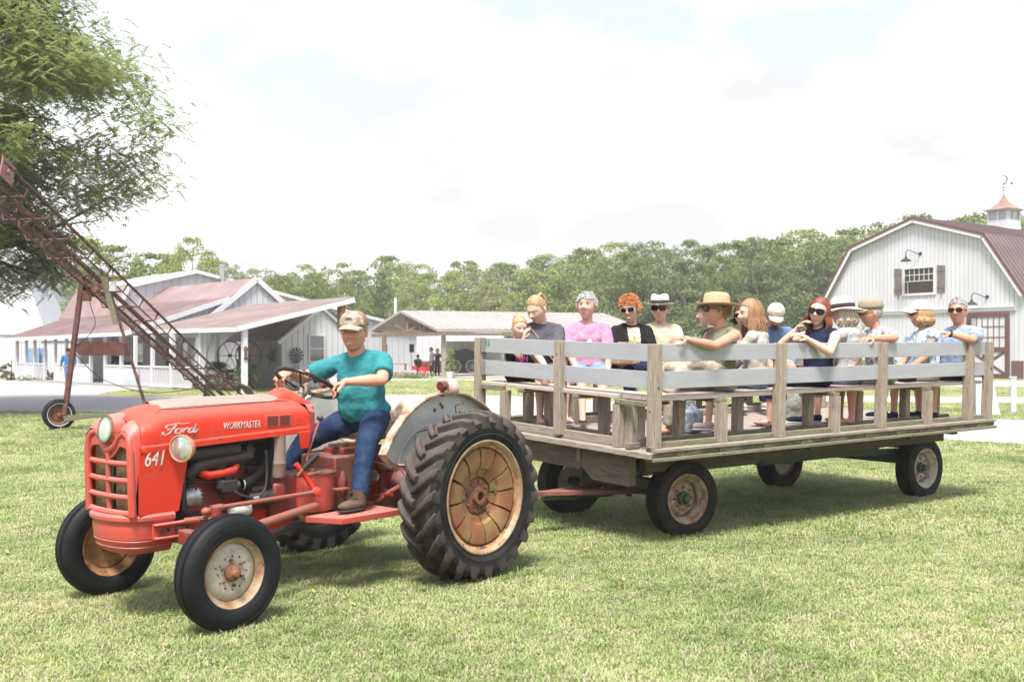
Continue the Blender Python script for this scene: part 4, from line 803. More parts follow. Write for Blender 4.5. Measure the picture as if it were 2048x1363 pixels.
# ================================================================== GROUND
def ground_noise_mat():
    m = bpy.data.materials.new('lawn_soil_and_thatch'); m.use_nodes = True; t = m.node_tree; b = t.nodes['Principled BSDF']; L = t.links.new
    b.inputs['Roughness'].default_value = 0.95; b.inputs['Specular IOR Level'].default_value = 0.1
    g = N(t, 'ShaderNodeNewGeometry')
    def nz(sc, d=6):
        n = N(t, 'ShaderNodeTexNoise'); n.inputs['Scale'].default_value = sc; n.inputs['Detail'].default_value = d; n.inputs['Roughness'].default_value = 0.65; L(g.outputs['Position'], n.inputs[0]); return n
    a = nz(0.45, 8); c = nz(9, 8); d = nz(60, 4)
    r1 = N(t, 'ShaderNodeValToRGB'); e = r1.color_ramp.elements; e[0].position = 0.35; e[0].color = (0.15, 0.185, 0.07, 1); e[1].position = 0.66; e[1].color = (0.32, 0.30, 0.165, 1)
    L(a.outputs[0], r1.inputs[0])
    r2 = N(t, 'ShaderNodeValToRGB'); e = r2.color_ramp.elements; e[0].position = 0.38; e[0].color = (0.5, 0.55, 0.4, 1); e[1].position = 0.66; e[1].color = (1.35, 1.3, 1.15, 1); L(c.outputs[0], r2.inputs[0])
    mi = N(t, 'ShaderNodeMix', data_type='RGBA', blend_type='MULTIPLY'); mi.inputs[0].default_value = 1; L(r1.outputs[0], mi.inputs[6]); L(r2.outputs[0], mi.inputs[7])
    r3 = N(t, 'ShaderNodeValToRGB'); e = r3.color_ramp.elements; e[0].position = 0.36; e[0].color = (0.55, 0.55, 0.5, 1); e[1].position = 0.64; e[1].color = (1.4, 1.4, 1.3, 1); L(d.outputs[0], r3.inputs[0])
    m2 = N(t, 'ShaderNodeMix', data_type='RGBA', blend_type='MULTIPLY'); m2.inputs[0].default_value = 0.9; L(mi.outputs[2], m2.inputs[6]); L(r3.outputs[0], m2.inputs[7])
    L(m2.outputs[2], b.inputs['Base Color'])
    bp = N(t, 'ShaderNodeBump'); bp.inputs['Strength'].default_value = 0.5; bp.inputs['Distance'].default_value = 0.02; L(d.outputs[0], bp.inputs['Height']); L(bp.outputs[0], b.inputs['Normal'])
    return m
M_lawn = ground_noise_mat()
mb = MB(); mb.quad((-700, -40, 0), (700, -40, 0), (700, 900, 0), (-700, 900, 0)); struct(mb.build('ground', M_lawn, smooth=False))
M_asph = mat('worn_pale_asphalt', (0.40, 0.37, 0.365), 0.92, col2=(0.33, 0.305, 0.30), scale=0.5, mixw=(0.4, 0.65), col3=(0.40, 0.375, 0.365), scale3=7, w3=(0.5, 0.75), bump=0.25, bscale=70, world=True)
M_conc = mat('pale_concrete', (0.52, 0.49, 0.45), 0.9, col2=(0.45, 0.42, 0.39), scale=1.5, bump=0.1, world=True)
near = [(-60, 31), (-30, 28.7), (-14, 27.9), (-5, 27.0), (0.08, 26.2), (4.2, 22.9), (7.8, 19.1), (10.5, 16.6), (18, 11), (30, 2)]
far = [(40, 8), (22, 19), (11.7, 24.6), (6.0, 31), (-0.5, 38.2), (-7, 38.6), (-11, 38.0), (-13.6, 37.2), (-15.6, 39.0), (-16.3, 42.2), (-15.4, 45.2), (-16.6, 46.8), (-28.8, 59.6), (-60, 75)]
pts = near + far
mb = MB(); mb.add([(x, y, 0.012) for x, y in pts], [tuple(range(len(pts)))])
struct(mb.build('road', M_asph, smooth=False))
mb = MB(); mb.sheet([(-16.3, 46.2, 0.06), (-14.2, 44.4, 0.06), (-13.2, 45.2, 0.06), (-26.5, 60.5, 0.06), (-28.9, 59.7, 0.06)], 0.1, (0, 0, 1)); mb.build('pavement', M_conc, kind='structure')
mb = MB(); mb.sheet([(-12, 57.5, 0.03), (14, 59.5, 0.03), (14, 61.6, 0.03), (-12, 60.2, 0.03)], 0.05, (0, 0, 1)); mb.build('path', M_conc, kind='structure')

# ---- grass: blades as clumps instanced on scattered points
M_grass = []
def grass_mat(name, a, b_):
    m = bpy.data.materials.new(name); m.use_nodes = True; t = m.node_tree; b = t.nodes['Principled BSDF']; L = t.links.new
    b.inputs['Roughness'].default_value = 0.55; b.inputs['Specular IOR Level'].default_value = 0.35
    oi = N(t, 'ShaderNodeObjectInfo'); g = N(t, 'ShaderNodeNewGeometry')
    nz = N(t, 'ShaderNodeTexNoise'); nz.inputs['Scale'].default_value = 0.55; nz.inputs['Detail'].default_value = 7; nz.inputs['Roughness'].default_value = 0.7; L(g.outputs['Position'], nz.inputs[0])
    ad = N(t, 'ShaderNodeMath', operation='MULTIPLY_ADD'); ad.inputs[1].default_value = 0.34; L(oi.outputs['Random'], ad.inputs[0]); 
    mr = N(t, 'ShaderNodeMapRange'); mr.inputs[1].default_value = 0.34; mr.inputs[2].default_value = 0.68; L(nz.outputs[0], mr.inputs[0]); 
    sb = N(t, 'ShaderNodeMath', operation='MULTIPLY'); sb.inputs[1].default_value = 0.8; L(mr.outputs[0], sb.inputs[0]); L(sb.outputs[0], ad.inputs[2])
    cr_ = N(t, 'ShaderNodeValToRGB'); e = cr_.color_ramp.elements; e[0].position = 0.0; e[0].color = (*a, 1); e[1].position = 0.74; e[1].color = (*b_, 1); e2 = cr_.color_ramp.elements.new(1.0); e2.color = (0.50, 0.45, 0.27, 1)
    L(ad.outputs[0], cr_.inputs[0]); L(cr_.outputs[0], b.inputs['Base Color'])
    tl = N(t, 'ShaderNodeBsdfTranslucent'); L(cr_.outputs[0], tl.inputs[0]); ms = N(t, 'ShaderNodeMixShader'); ms.inputs[0].default_value = 0.35
    L(b.outputs[0], ms.inputs[1]); L(tl.outputs[0], ms.inputs[2]); L(ms.outputs[0], t.nodes['Material Output'].inputs[0]); return m
Mg1 = grass_mat('fresh_grass_blade', (0.115, 0.195, 0.045), (0.37, 0.44, 0.17)); Mg2 = grass_mat('dry_grass_blade', (0.34, 0.29, 0.17), (0.54, 0.47, 0.34))
def clump(nb, spread, h, dry, w=0.0027):
    mb = MB()
    for i in range(nb):
        a = random.uniform(0, 6.283); r = spread * math.sqrt(random.random()); x, y = r * math.cos(a), r * math.sin(a)
        hh = h * random.uniform(0.45, 1.15); la = random.uniform(0, 6.283); ln = hh * random.uniform(0.2, 1.1); d = Vector((math.cos(la), math.sin(la), 0)); s = Vector((-d.y, d.x, 0)) * w * random.uniform(0.7, 1.4)
        p0 = Vector((x, y, -0.004)); p1 = p0 + d * ln * 0.35 + Vector((0, 0, hh * 0.6)); p2 = p0 + d * ln + Vector((0, 0, hh * random.uniform(0.7, 1.0)))
        mb.mi = 1 if random.random() < dry else 0
        mb.add([p0 - s, p0 + s, p1 + s * 0.8, p1 - s * 0.8, p2], [(0, 1, 2, 3), (3, 2, 4)])
    return mb
gcol = bpy.data.collections.new('grass_clumps')
for i in range(5):
    o = bpy.data.objects.new('grass_clump', clump(46, 0.06, 0.017 + 0.0045 * i, (0.10, 0.16, 0.22, 0.3, 0.12)[i]).mesh('grass_clump', [Mg1, Mg2], smooth=False, fix=False)); gcol.objects.link(o)
def scatter_group(col):
    ng = bpy.data.node_groups.new('grass_scatter', 'GeometryNodeTree'); ng.interface.new_socket('Geometry', in_out='INPUT', socket_type='NodeSocketGeometry'); ng.interface.new_socket('Geometry', in_out='OUTPUT', socket_type='NodeSocketGeometry')
    i = ng.nodes.new('NodeGroupInput'); o = ng.nodes.new('NodeGroupOutput'); ip = ng.nodes.new('GeometryNodeInstanceOnPoints'); ci = ng.nodes.new('GeometryNodeCollectionInfo'); ci.inputs['Collection'].default_value = col; ci.inputs['Separate Children'].default_value = True; ci.inputs['Reset Children'].default_value = True
    ip.inputs['Pick Instance'].default_value = True
    def attr(n, ty):
        a = ng.nodes.new('GeometryNodeInputNamedAttribute'); a.data_type = ty; a.inputs['Name'].default_value = n; return a.outputs['Attribute']
    mp_ = ng.nodes.new('GeometryNodeMeshToPoints'); L = ng.links.new
    L(i.outputs[0], ip.inputs['Points']); L(ci.outputs[0], ip.inputs['Instance']); L(attr('rot', 'FLOAT_VECTOR'), ip.inputs['Rotation']); L(attr('scl', 'FLOAT_VECTOR'), ip.inputs['Scale'])
    L(attr('pick', 'INT'), ip.inputs['Instance Index']); L(ip.outputs[0], o.inputs[0]); return ng
NG = scatter_group(gcol)
def pip(px, py, poly):
    ins = np.zeros(len(px), bool); n = len(poly)
    for i in range(n):
        x0, y0 = poly[i]; x1, y1 = poly[(i + 1) % n]
        c = ((y0 > py) != (y1 > py)) & (px < (x1 - x0) * (py - y0) / (y1 - y0 + 1e-12) + x0); ins ^= c
    return ins
def scatter(name, d0, d1, dens, xw=0.62, smin=0.8, smax=1.3, zs=1.0):
    area = 0.5 * (2 * xw * d0 + 2 * xw * d1) * (d1 - d0); n = int(area * dens)
    u = rng.random(n * 2); d = np.sqrt(d0 * d0 + u * (d1 * d1 - d0 * d0))[:n]; x = (rng.random(n) * 2 - 1) * xw * d
    x = x + 0.0; keep = ~pip(x, d, pts); x, d = x[keep], d[keep]; n = len(x)
    me = bpy.data.meshes.new(name); me.from_pydata(np.stack([x, d, np.zeros(n)], 1).tolist(), [], [])
    s = rng.uniform(smin, smax, n)
    a = me.attributes.new('rot', 'FLOAT_VECTOR', 'POINT'); a.data.foreach_set('vector', np.stack([rng.normal(0, .1, n), rng.normal(0, .1, n), rng.uniform(0, 6.28, n)], 1).astype('f').ravel())
    a = me.attributes.new('scl', 'FLOAT_VECTOR', 'POINT'); a.data.foreach_set('vector', np.stack([s, s, s * rng.uniform(0.6, 1.15, n) * zs], 1).astype('f').ravel())
    a = me.attributes.new('pick', 'INT', 'POINT'); a.data.foreach_set('value', rng.integers(0, 5, n).astype('i'))
    o = bpy.data.objects.new('grass', me); COL.objects.link(o); m = o.modifiers.new('scatter', 'NODES'); m.node_group = NG
    o['kind'] = 'stuff'; return n
ng_ = scatter('grass', 4.4, 9.0, 640) + scatter('grass', 9.0, 16.0, 240, smin=1.1, smax=1.8, zs=0.85) + scatter('grass', 16.0, 30.0, 45, smin=1.8, smax=3.0, zs=0.6) + scatter('grass', 30, 60, 5, smin=3.5, smax=6, zs=0.32)
print('grass clumps', ng_)
# fallen yellow leaves, dropped one by one
M_fall = mat('fallen_yellow_leaf', (0.55, 0.38, 0.08), 0.6, col2=(0.45, 0.28, 0.06), scale=20)
lf = MB(); lf.add([(0, 0, 0.03), (0.02, 0.012, 0.036), (0.055, 0.008, 0.03), (0.075, 0, 0.044), (0.05, -0.012, 0.038), (0.018, -0.012, 0.03)], [(0, 1, 2, 3, 4, 5)]); lme = lf.mesh('leaf', M_fall, fix=False)
for (lx, ly, lbl) in ((-1.305, 6.84, 'yellow fallen leaf on the grass right of the front wheel, long and folded'), (-0.98, 6.5, 'yellow fallen leaf lying on the lawn below the running board'), (-1.85, 5.65, 'pale fallen leaf on the lawn in front of the near front wheel'), (-0.6, 7.0, 'yellow fallen leaf on the lawn below the big rear tyre'), (0.78, 7.2, 'orange fallen leaf on the open lawn ahead of the wagon'), (0.62, 8.3, 'small orange leaf on the lawn left of the wagon wheel'), (4.55, 10.0, 'yellow leaf on the lawn right of the rear wagon wheel'), (-4.0, 8.2, 'orange leaf on the lawn at the left edge beside the tractor')):
    o = link('fallen_leaf', lme, loc=(lx, ly, 0), rot=(0, 0, random.uniform(0, 6))); tag(o, lbl, 'leaf', 'yellow leaves fallen on the lawn')
# bare, browned patches in the lawn
# ================================================================== TREES
def leafmat(name, a, b_, c_, sc=0.35, tr=0.3):
    m = mat(name, a, 0.6, col2=b_, scale=sc, mixw=(0.38, 0.62), col3=c_, scale3=sc * 5, w3=(0.5, 0.68), world=True, leaf=tr, spec=0.25, detail=3)
    return m
ML = [leafmat('yellow_green_leaves', (0.240, 0.304, 0.081), (0.306, 0.362, 0.110), (0.405, 0.443, 0.162)), leafmat('mid_green_leaves', (0.155, 0.218, 0.058), (0.211, 0.265, 0.076), (0.295, 0.338, 0.099)),  # first entry: naturally yellowish broadleaf foliage
      leafmat('dull_grey_green_leaves', (0.231, 0.265, 0.108), (0.308, 0.318, 0.135), (0.405, 0.398, 0.171)), leafmat('dark_pine_needles', (0.140, 0.199, 0.076), (0.196, 0.251, 0.090), (0.280, 0.324, 0.117))]
M_bark = mat('grey_brown_bark', (0.11, 0.09, 0.07), 0.9, col2=(0.16, 0.135, 0.11), scale=6, stretch=(1, 1, 0.3), bump=0.3)
def crown_mesh(name, m, nl, per, H, W, base, lobe=(0.9, 1.7), leaf=(0.07, 0.155), conic=0.0, seed=0):
    """crown from leaf-sized faces spread over many lobes; unit: metres, H total height"""
    r = np.random.default_rng(seed); vs = []; cen = []
    for i in range(nl):
        t = r.random() ** 0.85; z = base + (H - base) * t
        if conic: prof = (1 - t) ** 0.7 * 1.0 + 0.12
        else: prof = (1 - t ** 2.6) ** 0.5 * min(1, 0.55 + 1.2 * t) + 0.04
        a = r.uniform(0, 6.283); rr = W / 2 * prof * math.sqrt(r.uniform(0.15, 1.0)); s = r.uniform(*lobe) * (0.65 + 0.35 * prof) * (1 - 0.5 * t)
        cx, cy = rr * math.cos(a), rr * math.sin(a); k = int(per * (s / lobe[1]) ** 2) + 6
        d = r.normal(0, 1, (k, 3)); d /= np.linalg.norm(d, axis=1)[:, None]; d[:, 2] = np.where(d[:, 2] < -0.3, -d[:, 2] * 0.6, d[:, 2])
        p = d * s * np.array([1, 1, 0.95]) * r.uniform(0.72, 1.08, (k, 1)) ** 1.0 + np.array([cx, cy, min(z, H - s * 0.9)])
        nrm = d + r.normal(0, 0.55, (k, 3)); nrm /= np.linalg.norm(nrm, axis=1)[:, None]
        up = r.normal(0, 1, (k, 3)); u = np.cross(nrm, up); u /= np.linalg.norm(u, axis=1)[:, None]; v = np.cross(nrm, u); sz = r.uniform(leaf[0], leaf[1], (k, 1))
        q = np.stack([p - u * sz, p - v * sz * 0.55 , p + u * sz, p + v * sz * 0.55 + nrm * sz * 0.2], 1); vs.append(q.reshape(-1, 3))
    V = np.concatenate(vs); n = len(V) // 4; me = bpy.data.meshes.new(name); me.vertices.add(len(V)); me.vertices.foreach_set('co', V.astype('f').ravel()); me.loops.add(len(V)); me.loops.foreach_set('vertex_index', np.arange(len(V), dtype='i'))
    me.polygons.add(n); me.polygons.foreach_set('loop_start', np.arange(0, len(V), 4, dtype='i')); me.update(calc_edges=True); me.materials.append(m); return me
def trunk_mesh(H, r0=0.22, lean=0.0, seed=0, forks=5):
    rr = random.Random(seed); mb = MB(); mb.tube([(0, 0, -0.3), (0.03, 0, H * 0.2), (lean * 0.5, 0.1, H * 0.5), (lean, 0, H * 0.85)], [r0 * 1.25, r0, r0 * 0.7, r0 * 0.2], 8)
    for i in range(forks):
        z = H * rr.uniform(0.3, 0.7); a = rr.uniform(0, 6.28); l = H * rr.uniform(0.12, 0.25); mb.tube([(lean * z / H, 0, z), (math.cos(a) * l * 0.6, math.sin(a) * l * 0.6, z + l * 0.5), (math.cos(a) * l, math.sin(a) * l, z + l)], [r0 * 0.45, r0 * 0.3, r0 * 0.1], 6)
    return mb.mesh('trunk', M_bark)
# variants are 12 m tall
VAR = []
for i, (m, nl, W, base, con) in enumerate(((0, 46, 7.5, 2.0, 0), (1, 50, 7.0, 1.6, 0), (2, 52, 8.0, 1.4, 0), (3, 44, 6.0, 3.0, 0.6), (1, 40, 6.0, 3.0, 0), (0, 46, 6.5, 1.2, 0), (3, 54, 6.6, 2.2, 0))):
    VAR.append((crown_mesh('crown', ML[m], nl + 34, 480, 12.0, W, base, conic=con, seed=40 + i), trunk_mesh(12, 0.20, seed=i), ('yellow-green', 'mid-green', 'grey-green', 'narrow pine', 'high-crowned', 'low-branching', 'full-crowned dark')[i]))
def place_tree(v, x, y, h, w=1.0, label='', group='trees of the wood behind the farm', nm='broadleaf_tree'):
    cm, tm, kind = VAR[v]; t = thing(nm if v not in (3, 6) else 'pine_tree', label or kind + ' tree', 'tree', (x, y, 0), random.uniform(0, 6.28), group)
    s = h / 12.0; t.scale = (s * w, s * w, s); link('crown', cm, t); link('trunk', tm, t); return t
SKY = [(-200, 560), (40, 490), (120, 480), (200, 500), (300, 520), (340, 500), (385, 476), (430, 500), (480, 545), (540, 528), (600, 530), (650, 528), (690, 518), (730, 540), (765, 514), (800, 520), (850, 534), (880, 530), (925, 510), (990, 520), (1060, 505), (1110, 497), (1150, 500), (1190, 482), (1230, 488), (1275, 478), (1330, 476), (1370, 484), (1400, 470), (1440, 488), (1500, 466), (1550, 474), (1600, 462), (1650, 456), (1700, 450), (1760, 445), (1800, 436), (1850, 425), (1890, 432), (1940, 430), (2048, 420), (2300, 410)]
def place_words(px, D, right_of):
    return right_of
WORDS = [(520, 'right of the silver flue'), (620, 'above the lean-to roof'), (720, 'behind the stove pipe'), (820, 'behind the pavilion gable'), (930, 'above the pavilion ridge'), (1020, 'behind the face-painted girl'), (1110, 'behind the ponytailed woman'), (1200, 'behind the woman in pink'), (1300, 'behind the ginger-haired woman'), (1380, 'behind the white fedora'), (1470, 'behind the straw hat'), (1560, 'behind the long-haired girl'), (1650, 'behind the woman in navy'), (1760, 'beside the barn roof'), (1900, 'over the barn ridge'), (2400, 'beside the barn cupola')]
used = {}
rows = [(88, 74, 0.0), (100, 80, 0.35), (112, 78, 0.7)]
idx = 0
for ri, (D, step, off) in enumerate(rows):
    px = 470 + off * step
    while px < 2230:
        d = D + random.uniform(-3, 4) - (px > 1150) * 6 * (px - 1150) / 900; tp = np.interp(px, [a for a, b in SKY], [b for a, b in SKY]) + random.uniform(-5, 12) + (26 if ri == 0 else 8 if ri == 1 else 0) + (-14 if random.random() < .12 and ri == 2 else 0)
        h = 1.623 + (702.8 - tp) * d / 2067; X = (px - 1024) / 2067 * d
        v = random.choice([0, 1, 2, 2, 5, 4, 3] if px < 1000 else [0, 1, 5, 3, 4, 6, 1, 6, 3, 0])
        wd = next(w for a, w in WORDS if px <= a); key = (ri, wd, VAR[v][2]); used[key] = used.get(key, 0) + 1
        rown = ('front row', 'middle row', 'back row')[ri]; size = ('taller' if h > 12 else 'lower')
        sub = ('', ' further right', ' rightmost')[min(used[key] - 1, 2)]
        place_tree(v, X, d, h, random.uniform(0.8, 1.3), f'{size} {VAR[v][2]} tree{sub}, {rown}, {wd}'); px += step * random.uniform(0.8, 1.2); idx += 1
# trees standing nearer on the left
for (px, D, tp, v, w, lbl) in ((60, 78, 470, 1, 1.4, 'mid-green tree behind the porch roof, far left beside the white barn'), (140, 76, 470, 5, 1.5, 'bright tree behind the rusty elevator frame above the porch roof'), (225, 80, 490, 1, 1.5, 'yellow-green tree seen between the elevator rails'), (300, 88, 505, 1, 1.4, 'mid-green tree above the left end of the long gable roof'), (385, 70, 474, 0, 0.75, 'tall yellow-green tree rising over the white gable beside the metal chimney'), (345, 78, 505, 5, 0.8, 'smaller bright tree just left of the tall yellow-green one'), (445, 92, 520, 2, 0.9, 'grey-green tree right of the metal chimney'), (20, 90, 470, 4, 1.2, 'tree behind the white barn at the left edge'), (110, 95, 470, 1, 1.3, 'taller mid-green tree behind the elevator frame'), (480, 100, 548, 2, 0.9, 'low grey-green tree in the dip of the skyline')):
    h = 1.623 + (702.8 - tp) * D / 2067; place_tree(v, (px - 1024) / 2067 * D, D, h, w, lbl, 'trees behind the farm buildings')
# undergrowth that closes the foot of the wood
def thicket(x0, x1, y, n, h, seed):
    r = np.random.default_rng(seed); vs = []
    for i in range(n):
        c = np.array([r.uniform(x0, x1), y + r.uniform(-2, 2), r.uniform(0.2, h)]); k = 50; d = r.normal(0, 1, (k, 3)); d /= np.linalg.norm(d, axis=1)[:, None]; p = c + d * r.uniform(0.6, 1.3); nn = d + r.normal(0, .5, (k, 3)); nn /= np.linalg.norm(nn, axis=1)[:, None]
        u = np.cross(nn, r.normal(0, 1, (k, 3))); u /= np.linalg.norm(u, axis=1)[:, None]; v = np.cross(nn, u); s = r.uniform(0.12, 0.24, (k, 1)); vs.append(np.stack([p - u * s, p - v * s * .6, p + u * s, p + v * s * .6], 1).reshape(-1, 3))
    V = np.concatenate(vs); n = len(V) // 4; me = bpy.data.meshes.new('undergrowth'); me.from_pydata(V.tolist(), [], np.arange(len(V)).reshape(-1, 4).tolist()); me.materials.append(ML[1]); return me
link('undergrowth', thicket(-35, 60, 86, 1100, 3.6, 3), kind='stuff'); link('undergrowth', thicket(-42, -24, 78, 320, 5.5, 4), kind='stuff')
# ---- the big pecan tree leaning in from the left
M_pec = leafmat('pecan_leaflets', (0.24, 0.30, 0.095), (0.31, 0.36, 0.125), (0.45, 0.48, 0.20), sc=0.7, tr=0.5)
TC = Vector((-16.2, 27.5, 0))
pec = thing('pecan_tree', 'large shade tree with drooping feathery leaves filling the upper left corner', 'tree', TC)
r = np.random.default_rng(11)
br = MB(); br.tube([(0, 0, -0.3), (0.1, 0, 2), (0.2, 0, 4.2), (0.4, 0.2, 7), (0.3, 0.3, 11), (0.1, 0.2, 13)], [0.5, 0.42, 0.36, 0.26, 0.15, 0.04], 12)
tips = []
def grow(p, d, l, rad, depth):
    k = 5; pp = [p]; dd = d.copy()
    for i in range(k):
        dd = (dd + Vector(r.normal(0, 0.16, 3)) + Vector((0, 0, -0.03 * (3 - depth)))).normalized(); pp.append(pp[-1] + dd * l / k)
    br.tube(pp, [rad * (1 - 0.6 * i / k) for i in range(k + 1)], 6 if depth > 1 else 4)
    if depth <= 1:
        tips.extend([pp[i] for i in (2, 3)])
    if depth > 0:
        for i in range(5 if depth > 1 else 4):
            q = pp[r.integers(2, k + 1)]; nd = (dd + Vector(r.normal(0, 0.75, 3)) * Vector((1, 1, 0.6)).x).normalized(); grow(q, nd, l * r.uniform(0.45, 0.7), rad * 0.42, depth - 1)
for a, z, e in ((0, 4.0, 0.25), (-0.5, 4.6, 0.5), (0.5, 5.0, 0.35), (-1.1, 3.8, 0.3), (1.1, 5.6, 0.6), (-0.2, 6.5, 0.7), (0.2, 8.0, 0.9), (-0.8, 7.0, 0.8), (2.2, 5, 0.6), (3.6, 5.5, 0.6), (-0.1, 3.6, 0.05), (-0.7, 9.5, 1.0), (0.5, 10, 1.1), (-0.3, 5.4, 0.2)):
    grow(Vector((0.2, 0.1, z)), Vector((math.cos(a), math.sin(a), e)).normalized(), 3.1, 0.16, 2)
br.build('trunk', mat('dark_bark', (0.05, 0.042, 0.036), 0.9, col2=(0.08, 0.07, 0.06), scale=6, bump=0.2), pec)
# feathery compound leaves
base = []
for s in range(7):
    for sd in (1, -1):
        base.append((s / 7 + 0.1, sd))
LV = []
P = [tuple(t) for t in tips]
# fill between the twigs: leaf fans in layered sprays round the limbs
for i in range(235):
    d = r.normal(0, 1, 3); d /= np.linalg.norm(d); rad = r.uniform(0.5, 1.0) ** 0.5; p = np.array([0, 0, 8.6]) + d * np.array([7.7, 6.3, 5.9]) * rad * (0.86 + 0.14 * math.sin(5 * d[2] + 3 * d[0]))
    if p[0] < -3 or p[2] < 3.3: continue
    for k in range(r.integers(10, 18)): P.append(tuple(p + r.normal(0, 1, 3) * np.array([0.46, 0.46, 0.20]) + np.array([0, 0, -0.1])))
P = np.array(P); print('tips', len(P))
keep = []
nl = 10
for t in P:
    for j in range(nl):
        p = t + r.normal(0, 0.24, 3); a = r.uniform(0, 6.283); L_ = r.uniform(0.26, 0.42); d0 = np.array([math.cos(a), math.sin(a), r.uniform(-0.5, 0.3)]); d0 /= np.linalg.norm(d0)
        for (s, sd) in base:
            q = p + d0 * L_ * s + np.array([0, 0, -0.35 * L_ * s * s]); side = np.cross(d0, [0, 0, 1]) * sd; side /= np.linalg.norm(side) + 1e-9
            ld = side * 0.75 + d0 * 0.65 + np.array([0, 0, -0.35 + 0.0]); ld /= np.linalg.norm(ld); ll = 0.088 * (1 - 0.3 * abs(s - 0.5)); wv = np.cross(ld, [0, 0, 1]); wv /= np.linalg.norm(wv) + 1e-9; wv = wv * 0.029 + np.array([0, 0, r.normal(0, 0.006)])
            LV.append((q, q + ld * ll * 0.45 + wv, q + ld * ll, q + ld * ll * 0.45 - wv))
V = np.array(LV); Wd = V[:, 0] + np.array([TC.x, TC.y, 0]); X = 1024 + 2067 * Wd[:, 0] / Wd[:, 1]; vis = (X > -700); V = V[vis].reshape(-1, 3)
print('pecan quads', len(V) // 4)
n = len(V) // 4; me = bpy.data.meshes.new('crown'); me.vertices.add(len(V)); me.vertices.foreach_set('co', V.astype('f').ravel()); me.loops.add(len(V)); me.loops.foreach_set('vertex_index', np.arange(len(V), dtype='i')); me.polygons.add(n); me.polygons.foreach_set('loop_start', np.arange(0, len(V), 4, dtype='i')); me.update(calc_edges=True); me.materials.append(M_pec)
link('crown', me, pec)
# ================================================================== BUILDINGS
M_siding = mat('white_board_siding', (0.65, 0.65, 0.695), 0.6, col2=(0.59, 0.59, 0.63), scale=0.8, stretch=(1, 1, 0.3))
M_trim = mat('white_trim', (0.70, 0.70, 0.73), 0.55)
M_batten = mat('siding_joint', (0.44, 0.44, 0.47), 0.7)
M_roofred = mat('faded_red_metal_roof', (0.31, 0.215, 0.205), 0.5, col2=(0.38, 0.285, 0.27), scale=0.8, col3=(0.25, 0.16, 0.15), scale3=3, w3=(0.55, 0.75))
M_roofpink = mat('sun_bleached_rust_roof', (0.39, 0.295, 0.27), 0.6, col2=(0.45, 0.36, 0.335), scale=0.7, col3=(0.32, 0.23, 0.195), scale3=2, w3=(0.55, 0.75))
M_roofbarn = mat('maroon_metal_roof', (0.14, 0.088, 0.09), 0.42, col2=(0.17, 0.11, 0.112), scale=1)
M_roofbeige = mat('pale_metal_roof', (0.37, 0.335, 0.315), 0.5, col2=(0.32, 0.29, 0.27), scale=0.8)
M_maroon = mat('brown_red_trim', (0.13, 0.05, 0.04), 0.5)
M_bluedoor = mat('blue_door_paint', (0.22, 0.34, 0.52), 0.6)
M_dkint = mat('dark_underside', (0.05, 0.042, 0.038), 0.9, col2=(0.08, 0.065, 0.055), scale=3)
M_corr = mat('grey_corrugated_steel', (0.42, 0.41, 0.40), 0.5, 0.2, col2=(0.34, 0.32, 0.31), scale=2, stretch=(1, 1, 0.3))
M_copper = mat('copper_roof', (0.48, 0.27, 0.18), 0.4, 0.6, col2=(0.55, 0.38, 0.29), scale=3)
M_brownwood = mat('brown_timber', (0.17, 0.11, 0.075), 0.8, col2=(0.24, 0.16, 0.11), scale=5, bump=0.2)
M_greypost = mat('grey_timber_post', (0.40, 0.36, 0.32), 0.85, col2=(0.33, 0.29, 0.25), scale=5, bump=0.2)
M_iwall = mat('white_wall_painted_shade', (0.52, 0.52, 0.51), 0.7)  # white walls under roofs, with their shade put into the grey colour
M_shut = mat('weathered_shutter', (0.15, 0.115, 0.11), 0.85, col2=(0.21, 0.175, 0.165), scale=5, bump=0.2)

def wall_poly(parent, pts, t, nrm, m=M_siding, name='wall', **kw):
    mb = MB(); mb.sheet(pts, t, nrm); return mb.build(name, m, parent, smooth=False, **kw)
def battens(parent, x0, x1, zf0, zf1, step, plane, off, name='batten', w=0.02, sep=False, m=M_batten):
    """vertical joints on a wall: plane 'x' wall runs along x at y=off (seen from -y), plane 'y' runs along y at x=off (seen from +x)"""
    mb = MB(); a = x0 + step * 0.5; proto = None
    while a < x1:
        z0 = zf0(a) if callable(zf0) else zf0; z1 = zf1(a) if callable(zf1) else zf1
        if z1 - z0 > 0.1:
            q = mb if not sep else MB()
            if plane == 'x': q.box((a, off - 0.008, (z0 + z1) / 2), (w, 0.014, z1 - z0))
            else: q.box((off + 0.008, a, (z0 + z1) / 2), (0.014, w, z1 - z0))
            if sep: q.build(name, m, parent, smooth=False)
        a += step
    if not sep: mb.build(name + 's', m, parent, smooth=False, kind='stuff')
def roof_ribs(parent, a, b, c, d, step, m, h=0.03, w=0.05):
    """ribs running from eave a-b up to ridge d-c (a->d and b->c)"""
    a, b, c, d = map(Vector, (a, b, c, d)); nrm = (b - a).cross(d - a).normalized(); 
    if nrm.z < 0: nrm = -nrm
    n = max(2, int((b - a).length / step)); mb = MB()
    for i in range(n + 1):
        t = i / n; p, q = a.lerp(b, t), d.lerp(c, t)
        if (q - p).length > 0.1: mb.beam(p + nrm * h * 0.5, q + nrm * h * 0.5, w, h, nrm)
    mb.build('roof_ribs', m, parent, smooth=False, kind='stuff')
def roof(parent, a, b, c, d, m, t=0.06, rib=0.4, name='roof', ribs=True):
    mb = MB(); nrm = (Vector(b) - Vector(a)).cross(Vector(d) - Vector(a)); nrm = nrm if nrm.z > 0 else -nrm; mb.sheet([a, b, c, d], t, nrm); o = mb.build(name, m, parent, smooth=False)
    if ribs: roof_ribs(parent, a, b, c, d, rib, m)
    return o
